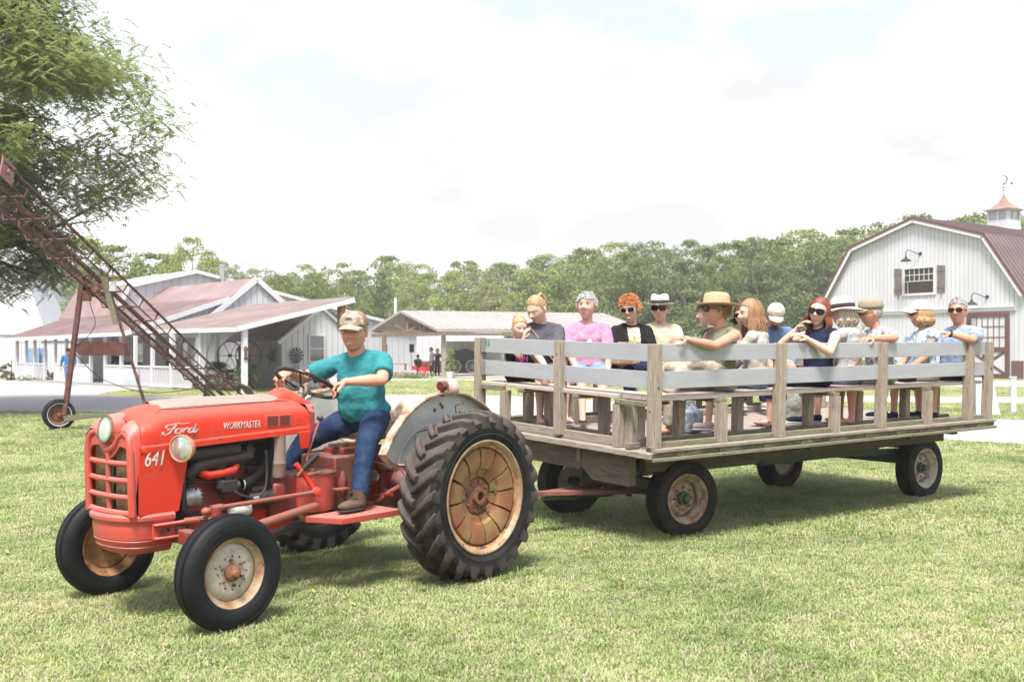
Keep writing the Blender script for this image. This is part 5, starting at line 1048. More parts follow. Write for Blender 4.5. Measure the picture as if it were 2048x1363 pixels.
def trim(parent, p, q, w=0.18, t=0.05, m=None, up=(0, 0, 1), name='fascia'):
    mb = MB(); mb.beam(p, q, t, w, up); return mb.build(name, m or M_trim, parent, smooth=False)

# ---------------------------------------------------------------- big gambrel barn on the right (x along the gable, y into depth)
BF = frame((22.46, 73.8), -57.45)
barn = thing('gambrel_barn', 'big white barn with maroon gambrel roof, shuttered loft window and copper cupola', 'barn', BF.to_translation(), R(-57.45))
XC, ZE, ZB, ZP = 7.3, 5.05, 8.85, 10.4; xa, xb, xc_, xd = XC - 7.7, XC - 5.1, XC + 5.1, XC + 7.7; BL = 24
prof = [(xa + 0.25, 0), (xa + 0.25, ZE + 0.1), (xb + 0.1, ZB - 0.1), (XC, ZP - 0.12), (xc_ - 0.1, ZB - 0.1), (xd - 0.25, ZE + 0.1), (xd - 0.25, 0)]
mb = MB(); mb.prism(prof, (0, 0, 0), (1, 0, 0), (0, 0, 1), (0, 1, 0), 0.2); mb.build('gable_wall', M_siding, barn, smooth=False)
mb = MB(); mb.prism(prof, (0, BL - 0.2, 0), (1, 0, 0), (0, 0, 1), (0, 1, 0), 0.2); mb.build('gable_wall', M_siding, barn, smooth=False)
for x in (xa + 0.25, xd - 0.35): mb = MB(); mb.box2((x, 0.2, 0), (x + 0.1, BL - 0.2, ZE)); mb.build('side_wall', M_siding, barn, smooth=False)
def gz(x): return float(np.interp(x, [xa, xb, XC, xc_, xd], [ZE, ZB, ZP, ZB, ZE])) - 0.25
battens(barn, xa + 0.3, xd - 0.3, 4.35, gz, 0.30, 'x', 0, w=0.03)
battens(barn, xa + 0.3, xd - 0.3, 1.08, 4.1, 0.30, 'x', 0, w=0.03)
for (p, q, r_, s_) in (((xa, -0.3, ZE), (xb, -0.3, ZB), 0, 0), ((xb, -0.3, ZB), (XC, -0.3, ZP), 0, 0), ((XC, -0.3, ZP), (xc_, -0.3, ZB), 0, 0), ((xc_, -0.3, ZB), (xd, -0.3, ZE), 0, 0)):
    p2, q2 = (p[0], BL + 0.3, p[2]), (q[0], BL + 0.3, q[2]); roof(barn, p, q, q2, p2, M_roofbarn, 0.10, ribs=False)
    nrm = Vector((-(q[2] - p[2]), 0, q[0] - p[0])).normalized(); mb2 = MB()
    for i in range(int((BL + .6) / 0.4)): y = -0.3 + i * 0.4; mb2.beam(Vector((p[0], y, p[2])) + nrm * 0.02, Vector((q[0], y, q[2])) + nrm * 0.02, 0.05, 0.04, nrm)
    mb2.build('roof_ribs', M_roofbarn, barn, smooth=False, kind='stuff')
    P_, Q_ = Vector(p), Vector(q)
    trim(barn, P_ + Vector((0, -0.03, 0)) - nrm * 0.06, Q_ + Vector((0, -0.03, 0)) - nrm * 0.06, 0.16, 0.05, M_maroon, nrm, 'rake_edge'); trim(barn, P_ - nrm * 0.24 + Vector((0, 0.0, 0)), Q_ - nrm * 0.24, 0.2, 0.05, M_trim, nrm, 'rake_board')
trim(barn, (0.0, -0.06, 4.22), (14.3, -0.06, 4.22), 0.22, 0.12, name='belt_board'); mb = MB(); mb.box2((0, -0.18, 4.30), (14.3, 0, 4.345)); mb.build('belt_cap', M_trim, barn, smooth=False)
mb = MB(); mb.box2((13.98, -0.03, 0), (xd - 0.25, 0.0, 1.07)); mb.box2((xa + 0.25, -0.03, 0), (5.9, 0.0, 1.07)); mb.build('wainscot', mat('maroon_metal_skirt', (0.15, 0.075, 0.065), 0.5), barn, smooth=False)
# loft window
w = bpy.data.objects.new('loft_window', None); COL.objects.link(w); w.parent = barn
mb = MB(); mb.box2((6.55, -0.02, 5.42), (8.70, 0.0, 7.05)); mb.build('pane', mat('amber_room_behind_glass', (0.045, 0.032, 0.022), 0.3, spec=0.2), w, smooth=False)
for c, s in (((7.62, -0.05, 5.36), (2.5, 0.08, 0.14)), ((7.62, -0.05, 7.11), (2.5, 0.08, 0.14)), ((6.47, -0.05, 6.23), (0.14, 0.08, 1.60)), ((8.78, -0.05, 6.23), (0.14, 0.08, 1.60))): mb = MB(); mb.box(c, s); mb.build('frame', M_trim, w, smooth=False)
mb = MB()
for i in range(1, 6): mb.box((6.55 + i * 2.15 / 6, -0.035, 6.63), (0.035, 0.03, 0.84))
for z in (6.22, 6.63): mb.box((7.62, -0.035, z), (2.15, 0.034, 0.045))
mb.box((6.90 - 0.13, -0.036, 5.82), (0.03, 0.03, 0.80)); mb.build('muntins', M_trim, w, smooth=False)
for x0, x1 in ((5.72, 6.28), (8.95, 9.52)):
    sh = bpy.data.objects.new('shutter', None); COL.objects.link(sh); sh.parent = barn
    for k in range(3): wd = (x1 - x0) / 3; mb = MB(); mb.box2((x0 + k * wd + 0.006, -0.05, 5.40 + 0.03 * (k % 2)), (x0 + (k + 1) * wd - 0.006, -0.01, 7.15 - 0.02 * k)); mb.build('shutter_board', M_shut, sh, smooth=False)
    for z_ in (5.75, 6.8): mb = MB(); mb.box(((x0 + x1) / 2, -0.06, z_), (x1 - x0, 0.03, 0.1)); mb.build('shutter_bar', M_shut, sh, smooth=False)
    mb = MB(); mb.beam((x0 + .3, -0.06, 5.1), (x0 + .3, -0.06, 5.4), .04, .03, (0, 1, 0)); mb.build('shutter_hook', M_black, sh, smooth=False)
for (x, z) in ((7.4, 7.5), (12.1, 4.48)):
    l = bpy.data.objects.new('gooseneck_lamp', None); COL.objects.link(l); l.parent = barn
    mb = MB(); mb.lathe([(0.34, 0.0), (0.30, 0.08), (0.12, 0.2), (0.07, 0.24), (0.06, 0.36), (0, 0.36)], (x - 0.25, -0.75, z), (0, 0, 1), 20); mb.build('lamp_shade', M_black, l)
    mb = MB(); mb.tube(spline([(x - 0.25, -0.75, z + 0.36), (x - 0.25, -0.75, z + 0.60), (x - 0.12, -0.6, z + 0.72), (x + 0.2, -0.2, z + 0.50), (x + 0.3, 0.0, z + 0.5)], 4), 0.025, 6); mb.lathe([(0, 0.05), (0.1, 0.05), (0.12, 0)], (x + 0.3, 0.0, z + 0.5), (0, -1, 0), 12); mb.build('lamp_arm', M_black, l)
# sliding door
d = bpy.data.objects.new('sliding_door', None); COL.objects.link(d); d.parent = barn
x0, x1 = 11.1, 13.95
mb = MB(); mb.box2((x0, -0.12, 0.05), (x1, -0.06, 4.0)); mb.build('door_leaf', M_siding, d, smooth=False)
for c, s in ((((x0 + x1) / 2, -0.14, 3.86), (x1 - x0, 0.06, 0.28)), (((x0 + x1) / 2, -0.14, 0.16), (x1 - x0, 0.06, 0.24)), (((x0 + x1) / 2, -0.14, 1.75), (x1 - x0, 0.06, 0.28)), ((x0 + 0.15, -0.141, 2.0), (0.3, 0.06, 3.5)), ((x1 - 0.15, -0.141, 2.0), (0.3, 0.06, 3.5))): mb = MB(); mb.box(c, s); mb.build('door_frame', M_maroon, d, smooth=False)
mb = MB()
for i in range(1, 6): mb.box((x0 + 0.3 + i * (x1 - x0 - 0.6) / 6, -0.13, 2.8), (0.05, 0.03, 1.85))
for z in (2.5, 3.15): mb.box(((x0 + x1) / 2, -0.13, z), (x1 - x0 - 0.6, 0.034, 0.04))
mb.build('door_muntins', M_maroon, d, smooth=False)
mb = MB(); mb.beam((x0 + 0.35, -0.13, 0.3), (x1 - 0.35, -0.13, 1.6), 0.03, 0.16, (0, 0, 1)); mb.beam((x0 + 0.35, -0.129, 1.6), (x1 - 0.35, -0.129, 0.3), 0.03, 0.16, (0, 0, 1)); mb.build('door_brace', M_maroon, d, smooth=False)
mb = MB(); mb.box2((6.55, -0.06, 0.05), (7.5, -0.02, 2.6)); o = mb.build('side_door', M_bluedoor, barn, smooth=False); mb = MB(); mb.box2((6.75, -0.075, 1.7), (7.3, -0.06, 2.3)); mb.build('side_door_light', M_trim, barn, smooth=False)
mb = MB()
for i in range(3): mb.box2((6.82 + i * 0.16, -0.085, 1.78), (6.94 + i * 0.16, -0.075, 2.22))
mb.build('side_door_pane', M_glass, barn, smooth=False)
# cupola
cu = bpy.data.objects.new('cupola', None); COL.objects.link(cu); cu.parent = barn; cu.location = (XC, 9.9, 0); hw = 0.78
mb = MB(); mb.box((0, 0, 10.45), (1.56, 1.56, 0.8)); mb.build('cupola_base', M_trim, cu, smooth=False)
mb = MB()
for a in (-1, 1):
    for b_ in (-1, 1): mb.box((a * 0.70, b_ * 0.70, 11.2), (0.16, 0.16, 0.7))
mb.box((0, -0.7, 11.2), (0.16, 0.1, 0.7)); mb.box((0.7, 0, 11.2), (0.1, 0.16, 0.7)); mb.box((-0.7, 0, 11.2), (0.1, 0.16, 0.7)); mb.box((0, 0, 11.53), (1.7, 1.7, 0.10)); mb.build('cupola_frame', M_trim, cu, smooth=False)
mb = MB(); mb.box((0, 0, 11.2), (1.36, 1.36, 0.66)); mb.build('cupola_glass', mat('cupola_pane', (0.45, 0.47, 0.45), 0.1, coat=1), cu, smooth=False)
mb = MB(); pr = [(1.06, 11.58), (0.76, 11.72), (0.47, 11.95), (0.24, 12.22), (0.09, 12.52), (0.03, 12.82)]
rings = [[(a * r_, b_ * r_, z) for a, b_ in ((-1, -1), (1, -1), (1, 1), (-1, 1))] for r_, z in pr]; vs = [p for g in rings for p in g]; mb.add(vs, [(i * 4 + j, i * 4 + (j + 1) % 4, i * 4 + 4 + (j + 1) % 4, i * 4 + 4 + j) for i in range(len(pr) - 1) for j in range(4)] + [(0, 1, 2, 3)]); mb.build('cupola_roof', M_copper, cu, smooth=True)
wv = MB(); wv.cyl((0, 0, 12.8), (0, 0, 13.45), 0.025, n=6); wv.ell((0, 0, 13.0), (0.07, 0.07, 0.07), 8, 6); wv.cyl((-0.45, 0, 13.2), (0.45, 0, 13.2), 0.02, n=5); wv.cyl((0, -0.45, 13.2), (0, 0.45, 13.2), 0.02, n=5); wv.cyl((-0.5, 0, 13.42), (0.6, 0, 13.42), 0.02, n=5); wv.box((0.6, 0, 13.42), (0.2, 0.02, 0.14))
cres = [(0.3 * math.cos(a), 0.3 * math.sin(a)) for a in np.linspace(R(-120), R(120), 14)] + [(-0.04 + 0.24 * math.cos(a), 0.24 * math.sin(a)) for a in np.linspace(R(110), R(-110), 12)]
wv.prism(cres, (0.0, -0.01, 13.75), (1, 0, 0), (0, 0, 1), (0, 1, 0), 0.02); wv.build('weather_vane', mat('dark_blue_iron', (0.02, 0.04, 0.07), 0.5), cu, smooth=False)

# ---------------------------------------------------------------- the long porch building (x towards the near right, y into depth)
PF = frame((-28.4, 59.2), -47.31); PR = R(-47.31); PL = PF.to_translation()
def pthing(name, label, cat, group=None): return thing(name, label, cat, PL, PR, group)
pb = pthing('porch_building', 'long white farm shop with faded red metal roof and a full-length railed porch', 'building')
roof(pb, (-0.9, -0.45, 2.36), (16.4, -0.45, 2.50), (16.4, 4.78, 4.29), (-0.9, 4.78, 4.2), M_roofred, rib=0.45)
trim(pb, (-0.9, -0.47, 2.30), (16.4, -0.47, 2.42), 0.17, 0.05)
trim(pb, (16.42, -0.45, 2.42), (16.42, 4.78, 4.20), 0.22, 0.06, name='rake_board')
roof(pb, (6.2, 4.78, 4.27), (16.4, 4.78, 4.29), (16.4, 6.25, 5.28), (6.2, 6.25, 5.28), M_roofred, rib=0.45); roof(pb, (6.2, 8.9, 3.3), (16.4, 8.9, 3.3), (16.4, 6.25, 5.27), (6.2, 6.25, 5.27), M_roofred, rib=0.45)
wall_poly(pb, [(16.1, -0.1, 2.3), (16.1, 3.7, 3.7), (16.1, 3.7, 0), (16.1, 3.2, 0), (16.1, 3.2, 2.3)], 0.1, (1, 0, 0))
wall_poly(pb, [(16.0, 3.25, 0), (16.0, 4.75, 4.1), (16.0, 6.25, 5.15), (16.0, 8.8, 3.26), (16.0, 8.8, 0)], 0.1, (1, 0, 0))
wall_poly(pb, [(16.12, -0.3, 2.36), (16.12, 4.78, 4.15), (16.12, 4.78, 3.0), (16.12, 3.3, 2.36)], 0.1, (1, 0, 0))
wall_poly(pb, [(16.3, 3.55, 3.05), (16.3, 6.25, 5.18), (16.3, 9.0, 3.05)], 0.1, (1, 0, 0))
for a, b_ in (((16.42, 3.3, 2.90), (16.42, 6.25, 5.22)), ((16.42, 6.25, 5.22), (16.42, 9.0, 3.1))): trim(pb, a, b_, 0.26, 0.08, name='rake_board')
battens(pb, 3.9, 8.6, 2.6, lambda y: 5.0 - abs(y - 6.25) * 0.75, 0.32, 'y', 16.31, w=0.03); battens(pb, 0.2, 4.6, 2.45, lambda y: 2.42 + 0.34 * y, 0.32, 'y', 16.13, w=0.03)
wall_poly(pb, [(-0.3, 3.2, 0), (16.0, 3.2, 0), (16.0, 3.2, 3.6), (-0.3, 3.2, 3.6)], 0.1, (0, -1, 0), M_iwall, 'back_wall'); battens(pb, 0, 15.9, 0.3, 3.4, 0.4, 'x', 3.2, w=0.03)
mb = MB(); mb.sheet([(-0.6, -0.3, 2.34), (16.2, -0.3, 2.42), (16.2, 3.2, 2.6), (-0.6, 3.2, 2.6)], 0.03, (0, 0, -1)); mb.build('porch_ceiling', M_trim, pb, smooth=False)
mb = MB(); mb.box2((-0.5, -0.2, 0.0), (20.6, 3.2, 0.10)); mb.build('porch_floor', mat('grey_porch_floor', (0.35, 0.33, 0.31), 0.8), pb, smooth=False)
# doors and windows in the shade
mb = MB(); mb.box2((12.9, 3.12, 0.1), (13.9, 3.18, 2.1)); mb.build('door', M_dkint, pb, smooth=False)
for x in (5.6, 9.2, 14.4): 
    f = MB(); f.box2((x, 3.13, 1.0), (x + 1.0, 3.19, 2.1)); fo = f.build('window', M_trim, pb, smooth=False); f = MB(); f.box2((x + 0.07, 3.115, 1.07), (x + 0.93, 3.13, 2.03)); f.build('pane', M_glass, fo, smooth=False)
PX = [0.2, 1.76, 3.16, 4.8, 6.36, 7.97, 9.64, 11.3, 13.14, 15.06, 16.65]
pmb = MB(); pmb.box((0, 0, 1.2), (0.14, 0.14, 2.3)); pm = pmb.mesh('porch_post', M_trim, smooth=False)
for x in PX: link('porch_post', pm, pb, loc=(x, 0, 0))
for i in range(len(PX) - 1):
    a, b_ = PX[i] + 0.07, PX[i + 1] - 0.07
    if i == 7: continue
    if i == 3 or i == 10: continue
    if i == 2:
        mb = MB(); 
        for k in range(7): mb.box((a + (k + 0.5) * (b_ - a) / 7, 0, 0.55), (0.06, 0.04, 0.8))
        mb.box(((a + b_) / 2, 0, 0.97), (b_ - a, 0.06, 0.07)); mb.build('baluster_panel', M_trim, pb, smooth=False); continue
    mb = MB(); mb.box(((a + b_) / 2, 0, 0.52), (b_ - a, 0.04, 0.82)); mb.build('railing_panel', M_siding, pb, smooth=False); mb = MB(); mb.box(((a + b_) / 2, 0, 0.965), (b_ - a, 0.1, 0.07)); mb.box(((a + b_) / 2, 0, 0.11), (b_ - a, 0.1, 0.08)); mb.build('railing_rail', M_trim, pb, smooth=False)
# the open balustrade to the right
mbp = MB(); mbp.box((0, 0, 1.25), (0.20, 0.20, 2.5)); bm_ = MB(); bm_.box((0, 0, 0.55), (0.06, 0.04, 0.78)); bme = bm_.mesh('baluster', M_trim, smooth=False)
link('porch_post', mbp.mesh('porch_post', M_trim, smooth=False), pb, loc=(20.5, 0, 0)); link('porch_post', bpy.data.meshes['porch_post'], pb, loc=(18.5, 0, 0))
k = 16.85
while k < 22.3: link('baluster', bme, pb, loc=(k, 0, 0)); k += 0.17
mb = MB(); mb.box((19.5, 0, 0.96), (5.6, 0.09, 0.07)); mb.box((19.5, 0, 0.14), (5.6, 0.08, 0.06)); mb.build('balustrade_rail', M_trim, pb, smooth=False)
# blue-and-white banner on the railing
sg = pthing('banner', 'white and pale blue banner hung on the porch railing', 'banner'); mb = MB(); mb.box2((15.7, -0.15, 0.10), (17.2, -0.13, 0.85)); mb.build('cloth', M_siding, sg, smooth=False); mb = MB(); mb.box2((15.75, -0.16, 0.12), (17.15, -0.15, 0.36)); mb.build('blue_band', mat('pale_blue', (0.42, 0.56, 0.72), 0.7), sg, smooth=False)
# gutter swags
mb = MB(); 
for i in range(8):
    x = 1 + i * 1.9; mb.tube([(x + t * 1.9, -0.3, 2.20 - 0.09 * math.sin(math.pi * t) ** 1) for t in np.linspace(0, 1, 7)], 0.012, 4)
mb.build('string_lights', M_black, pb)
# ---- the tall hall behind
hall = pthing('metal_hall', 'large low-pitched white metal hall behind the porch roof, with a tall silver flue', 'building')
def lz(y): return float(np.interp(y, [3.0, 3.96, 7.9, 21.2, 24], [3.7, 5.36, 6.35, 3.75, 3.2]))
wall_poly(hall, [(6.2, 3.0, 0), (6.2, 3.0, 3.6), (6.2, 3.96, 5.28), (6.2, 7.9, 6.25), (6.2, 21.2, 3.66), (6.2, 24, 3.1), (6.2, 24, 0)], 0.15, (1, 0, 0))
battens(hall, 3.2, 23.8, 0.2, lambda y: lz(y) - 0.12, 0.5, 'y', 6.2, w=0.035)
for (y0, z0, y1, z1, m_) in ((3.0, 3.6, 3.96, 5.36, M_roofred), (3.96, 5.36, 7.9, 6.35, M_siding), (7.9, 6.35, 24.2, 3.15, M_siding)):
    roof(hall, (6.4, y0, z0), (-1.8, y0, z0), (-1.4, y1, z1), (6.4, y1, z1), m_, 0.08, rib=0.35, ribs=(m_ is M_roofred)); trim(hall, (6.45, y0, z0 - 0.1), (6.45, y1, z1 - 0.1), 0.2, 0.06, name='rake_board')
fl = MB(); fl.cyl((0, 0, 0), (0, 0, 1.5), 0.14, n=12); fl.lathe([(0.2, 0), (0.2, 0.12), (0, 0.16)], (0, 0, 1.5), (0, 0, 1), 12); fl.build('flue', M_chrome, hall).location = (6.6, 9.4, 5.1)
# ---- lean-to roof on posts
ln = pthing('lean_to', 'open lean-to with sun-bleached rusty roof on white posts in front of the shed', 'shelter')
roof(ln, (17.6, 0.08, 2.62), (26.15, 0.08, 2.60), (26.15, 5.45, 3.93), (17.6, 5.45, 3.90), M_roofpink, 0.04, rib=0.3)
trim(ln, (17.6, 0.05, 2.50), (26.15, 0.05, 2.48), 0.18, 0.05); trim(ln, (26.18, 0.05, 2.50), (26.18, 5.45, 3.80), 0.2, 0.05, name='rake_board')
mb = MB()
for k in range(9): x = 17.9 + k * 1.0; mb.beam((x, 0.1, 2.52), (x, 5.4, 3.82), 0.05, 0.14)
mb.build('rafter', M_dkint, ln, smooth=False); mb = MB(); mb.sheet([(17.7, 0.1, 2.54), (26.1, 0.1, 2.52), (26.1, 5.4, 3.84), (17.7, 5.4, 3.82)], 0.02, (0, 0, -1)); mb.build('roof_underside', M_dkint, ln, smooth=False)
for (x, y, s) in ((22.4, 0.4, 0.17), (26.0, 0.43, 0.19), (20.2, 2.2, 0.17)): mb = MB(); mb.box((x, y, 1.25), (s, s, 2.5)); mb.build('post', M_trim, ln, smooth=False)
stk = pthing('stove_pipe', 'short rusty stove pipe standing at the tip of the lean-to roof', 'chimney'); mb = MB(); mb.cyl((26.0, 4.9, 2.5), (26.0, 4.9, 3.75), 0.17, n=14); mb.build('pipe', M_rust, stk)
# ---- shed with window, metal windmill ornament on it
sh = pthing('garden_shed', 'white board shed with one sash window beside a corrugated side wall', 'shed')
wall_poly(sh, [(22.2, 4.3, 0), (22.2, 4.3, 2.25), (22.2, 6.3, 3.72), (22.2, 8.3, 2.25), (22.2, 8.3, 0)], 0.1, (1, 0, 0))
battens(sh, 4.35, 8.3, 0.05, lambda y: 3.6 - abs(y - 6.3) * 0.735, 0.30, 'y', 22.2, w=0.028, sep=True)
for a, b_ in (((22.3, 4.05, 2.02), (22.3, 6.3, 3.68)), ((22.3, 6.3, 3.68), (22.3, 8.55, 2.02))): trim(sh, a, b_, 0.2, 0.06, name='rake_board')
roof(sh, (22.4, 4.0, 2.12), (17.5, 4.0, 2.12), (17.5, 6.3, 3.82), (22.4, 6.3, 3.82), M_roofred, 0.05); roof(sh, (22.4, 8.6, 2.12), (17.5, 8.6, 2.12), (17.5, 6.3, 3.81), (22.4, 6.3, 3.81), M_roofred, 0.05)
mb = MB()
for k in range(34): x = 18.9 + k * 0.1; mb.cyl((x, 4.26, 0.05), (x, 4.26, 2.1), 0.035, n=6)
mb.box2((18.85, 4.26, 0.03), (22.2, 4.33, 2.15)); mb.build('corrugated_wall', M_corr, sh, smooth=True); trim(sh, (18.8, 4.2, 2.18), (22.3, 4.2, 2.18), 0.14, 0.05, name='fascia')
f = MB(); f.box2((22.21, 5.62, 1.12), (22.27, 6.48, 2.42)); fo = f.build('window', M_trim, sh, smooth=False)
for z0, z1 in ((1.20, 1.74), (1.80, 2.34)): f = MB(); f.box2((22.272, 5.70, z0), (22.285, 6.40, z1)); f.build('pane', M_glass, fo, smooth=False)
wm = pthing('windmill_ornament', 'black metal windmill silhouette hung on the white shed front', 'ornament'); mb = MB()
cx, cz = 4.95, 1.45
for k in range(12):
    a = 2 * math.pi * k / 12; d_ = Vector((0, math.cos(a), math.sin(a))); n_ = Vector((0, -math.sin(a), math.cos(a))); c_ = Vector((22.32, cx, cz)); mb.add([c_ + d_ * 0.12 - n_ * 0.02, c_ + d_ * 0.12 + n_ * 0.02, c_ + d_ * 0.36 + n_ * 0.06, c_ + d_ * 0.36 - n_ * 0.06], [(0, 1, 2, 3)])
mb.build('blades', M_iron, wm); mb = MB(); mb.cyl((22.29, cx, cz), (22.34, cx, cz), 0.09, n=12); mb.beam((22.31, cx, cz - 0.1), (22.31, cx - 0.28, cz - 1.2), 0.02, 0.02); mb.beam((22.31, cx, cz - 0.1), (22.31, cx + 0.28, cz - 1.2), 0.02, 0.02); mb.beam((22.31, cx - 0.32, cz - 0.55), (22.31, cx + 0.25, cz - 0.45), 0.02, 0.02); mb.box((22.31, cx - 0.3, cz - 0.55), (0.02, 0.12, 0.08)); mb.build('tower', M_iron, wm)
so_ = pthing('sun_ornament', 'rusty metal sunburst ornament on the corrugated wall', 'ornament'); mb = MB(); cx, cz = 21.5, 1.45
for k in range(10):
    a = 2 * math.pi * k / 10; L_ = 0.52 if k % 2 else 0.38; d_ = Vector((math.cos(a), 0, math.sin(a))); n_ = Vector((-math.sin(a), 0, math.cos(a))); c_ = Vector((cx, 4.14, cz)); mb.add([c_ + d_ * 0.1 - n_ * 0.05, c_ + d_ * 0.1 + n_ * 0.05, c_ + d_ * L_ * 0.6 + n_ * 0.09, c_ + d_ * L_ + n_ * 0.02, c_ + d_ * L_ * 0.7 - n_ * 0.03], [(0, 1, 2, 3, 4)])
mb.build('rays', mat('grey_rusty_ornament', (0.12, 0.10, 0.09), 0.7), so_); mb = MB(); mb.lathe([(0.2, 0.0), (0.2, 0.03), (0, 0.05)], (cx, 4.15, cz), (0, -1, 0), 16); mb.build('disc', M_iron, so_)
for (y, lbl) in ((0.30, 'small rusty metal figure ornament fixed to the corner post of the lean-to'),):
    o = thing('post_ornament', lbl, 'ornament', PL, PR); mb = MB(); mb.ell((26.12, 0.42, 1.72), (0.04, 0.09, 0.12), 10, 6); mb.box((26.12, 0.42, 1.5), (0.03, 0.1, 0.16)); mb.beam((26.13, 0.34, 1.35), (26.13, 0.5, 1.35), 0.02, 0.1); mb.build('figure', M_rust, o)
# ---- antique machine with two big spoked wheels and ferns
am = pthing('antique_machine', 'rusty antique farm machine with two thin spoked flywheels in front of the porch wall', 'machine')
for (x, y) in ((21.6, 2.1), (22.3, 2.6)):
    mb = MB(); c_ = Vector((x, y, 1.45)); ax = Vector((0.5, -0.86, 0)); u_, v_, _ = basis(ax); mb.tube([c_ + (u_ * math.cos(a) + v_ * math.sin(a)) * 0.62 for a in np.linspace(0, 2 * math.pi, 29)], 0.026, 6, caps=False)
    for k in range(6): a = math.pi * k / 3; mb.tube([c_, c_ + (u_ * math.cos(a) + v_ * math.sin(a)) * 0.62], 0.014, 5)
    mb.cyl(c_ - ax * 0.08, c_ + ax * 0.08, 0.07, n=10); mb.build('flywheel', M_iron, am)
mb = MB(); mb.box((22.0, 2.2, 0.75), (2.1, 0.7, 0.12)); mb.box((21.2, 2.2, 0.4), (0.12, 0.6, 0.7)); mb.box((22.8, 2.2, 0.4), (0.12, 0.6, 0.7)); mb.box((22.4, 2.3, 1.05), (0.45, 0.4, 0.5)); mb.tube([(22.5, 2.2, 1.2), (22.5, 2.15, 1.6), (22.4, 2.1, 1.8)], [0.16, 0.13, 0.1], 8); mb.box((23.4, 2.0, 0.45), (1.0, 0.3, 0.3)); mb.beam((23.6, 1.6, 0.9), (24.6, 1.2, 0.1), 0.12, 0.06); mb.beam((19.8, 1.4, 1.0), (21.3, 1.9, 0.8), 0.1, 0.08); mb.beam((19.8, 1.4, 0.5), (21.3, 1.9, 0.5), 0.1, 0.08); mb.beam((20.2, 1.5, 0.2), (20.2, 1.5, 1.0), 0.06, 0.06); mb.build('machine_frame', mat('old_brown_machine', (0.06, 0.04, 0.032), 0.8, col2=(0.10, 0.065, 0.05), scale=4, bump=0.2), am, smooth=False)
def frond_plant(name, label, cat, W_, r_, n_, m_, pot=None, group=None, hang=False, droop=0.6):
    t = thing(name, label, cat, W_, 0, group); mb = MB()
    for i in range(n_):
        a = random.uniform(0, 6.283); L_ = r_ * random.uniform(0.7, 1.15); e = random.uniform(0.2, 1.1); d_ = Vector((math.cos(a), math.sin(a), 0)); s_ = Vector((-d_.y, d_.x, 0)); pp = [Vector((0, 0, 0.0)) + d_ * L_ * t_ + Vector((0, 0, L_ * (e * t_ - droop * 1.6 * t_ * t_))) for t_ in (0, .25, .5, .75, 1)]; w_ = r_ * 0.10
        for k in range(4): mb.add([pp[k] - s_ * w_ * (1 - abs(k - 1.5) / 3), pp[k] + s_ * w_ * (1 - abs(k - 1.5) / 3), pp[k + 1] + s_ * w_ * (1 - abs(k + 1 - 1.5) / 3.2), pp[k + 1] - s_ * w_ * (1 - abs(k + 1 - 1.5) / 3.2)], [(0, 1, 2, 3)])
    mb.build('fronds', m_, t, smooth=False, fix=False)
    if pot: p = MB(); p.lathe([(0, -0.3), (0.14, -0.3), (0.2, 0.0), (0.18, 0.0), (0, -0.03)], n=14); p.build('pot', pot, t)
    return t
M_fern = mat('fern_green', (0.07, 0.15, 0.035), 0.6, col2=(0.12, 0.21, 0.06), scale=5, leaf=0.3)
frond_plant('fern', 'potted fern hanging over the antique machine left of its flywheels', 'fern', PF @ Vector((20.9, 1.9, 1.05)), 0.55, 90, M_fern, M_black, 'ferns by the porch')
frond_plant('fern', 'potted fern beside the corner post of the lean-to', 'fern', PF @ Vector((25.0, 1.1, 0.95)), 0.6, 110, M_fern, M_black, 'ferns by the porch')
for x, l in ((13.6, 'dark fern on the porch rail just right of the doorway'), (14.5, 'dark fern on the porch rail left of the white balusters'), (15.5, 'dark fern on the porch rail right beside the banner')): frond_plant('fern', l, 'fern', PF @ Vector((x, 0.5, 1.05)), 0.45, 60, M_fern, None, 'ferns by the porch')
M_petal = mat('pink_petals', (0.75, 0.20, 0.28), 0.6, col2=(0.85, 0.55, 0.55), scale=8, mixw=(0.45, 0.55))
def flowerbed(label, pts_, n_, h_, name='flowers', cols=None):
    t = thing('flower_bed', label, 'flower bed'); mb = MB(); mg = MB()
    for i in range(n_):
        u_ = random.random() * (len(pts_) - 1); k = int(u_); p = Vector(pts_[k]).lerp(Vector(pts_[k + 1]), u_ - k) + Vector((random.gauss(0, .12), random.gauss(0, .25), random.uniform(0.3, 1) * h_)); mb.mi = random.choice([0, 0, 1, 2]) if cols is None else cols
        s_ = random.uniform(0.03, 0.06); mb.ell(p, (s_, s_, s_ * 0.6), 5, 3)
        for q in range(2): g_ = p + Vector((random.gauss(0, .1), random.gauss(0, .1), -0.1)); mg.add([g_ + Vector((-.05, 0, -.03)), g_ + Vector((.05, 0, -.03)), g_ + Vector((.02, 0.03, .06))], [(0, 1, 2)])
    mb.build('blossoms', [M_petal, mat('white_petals', (0.8, 0.78, 0.7), 0.6), mat('red_petals', (0.6, 0.04, 0.05), 0.6)], t, kind='stuff'); mg.build('foliage', M_fern, t, kind='stuff', smooth=False, fix=False)
flowerbed('pink and white flowers growing round the antique machine', [PF @ Vector((20.6, 1.2, 0)), PF @ Vector((22.6, 1.1, 0)), PF @ Vector((24, 1.2, 0))], 130, 0.75)
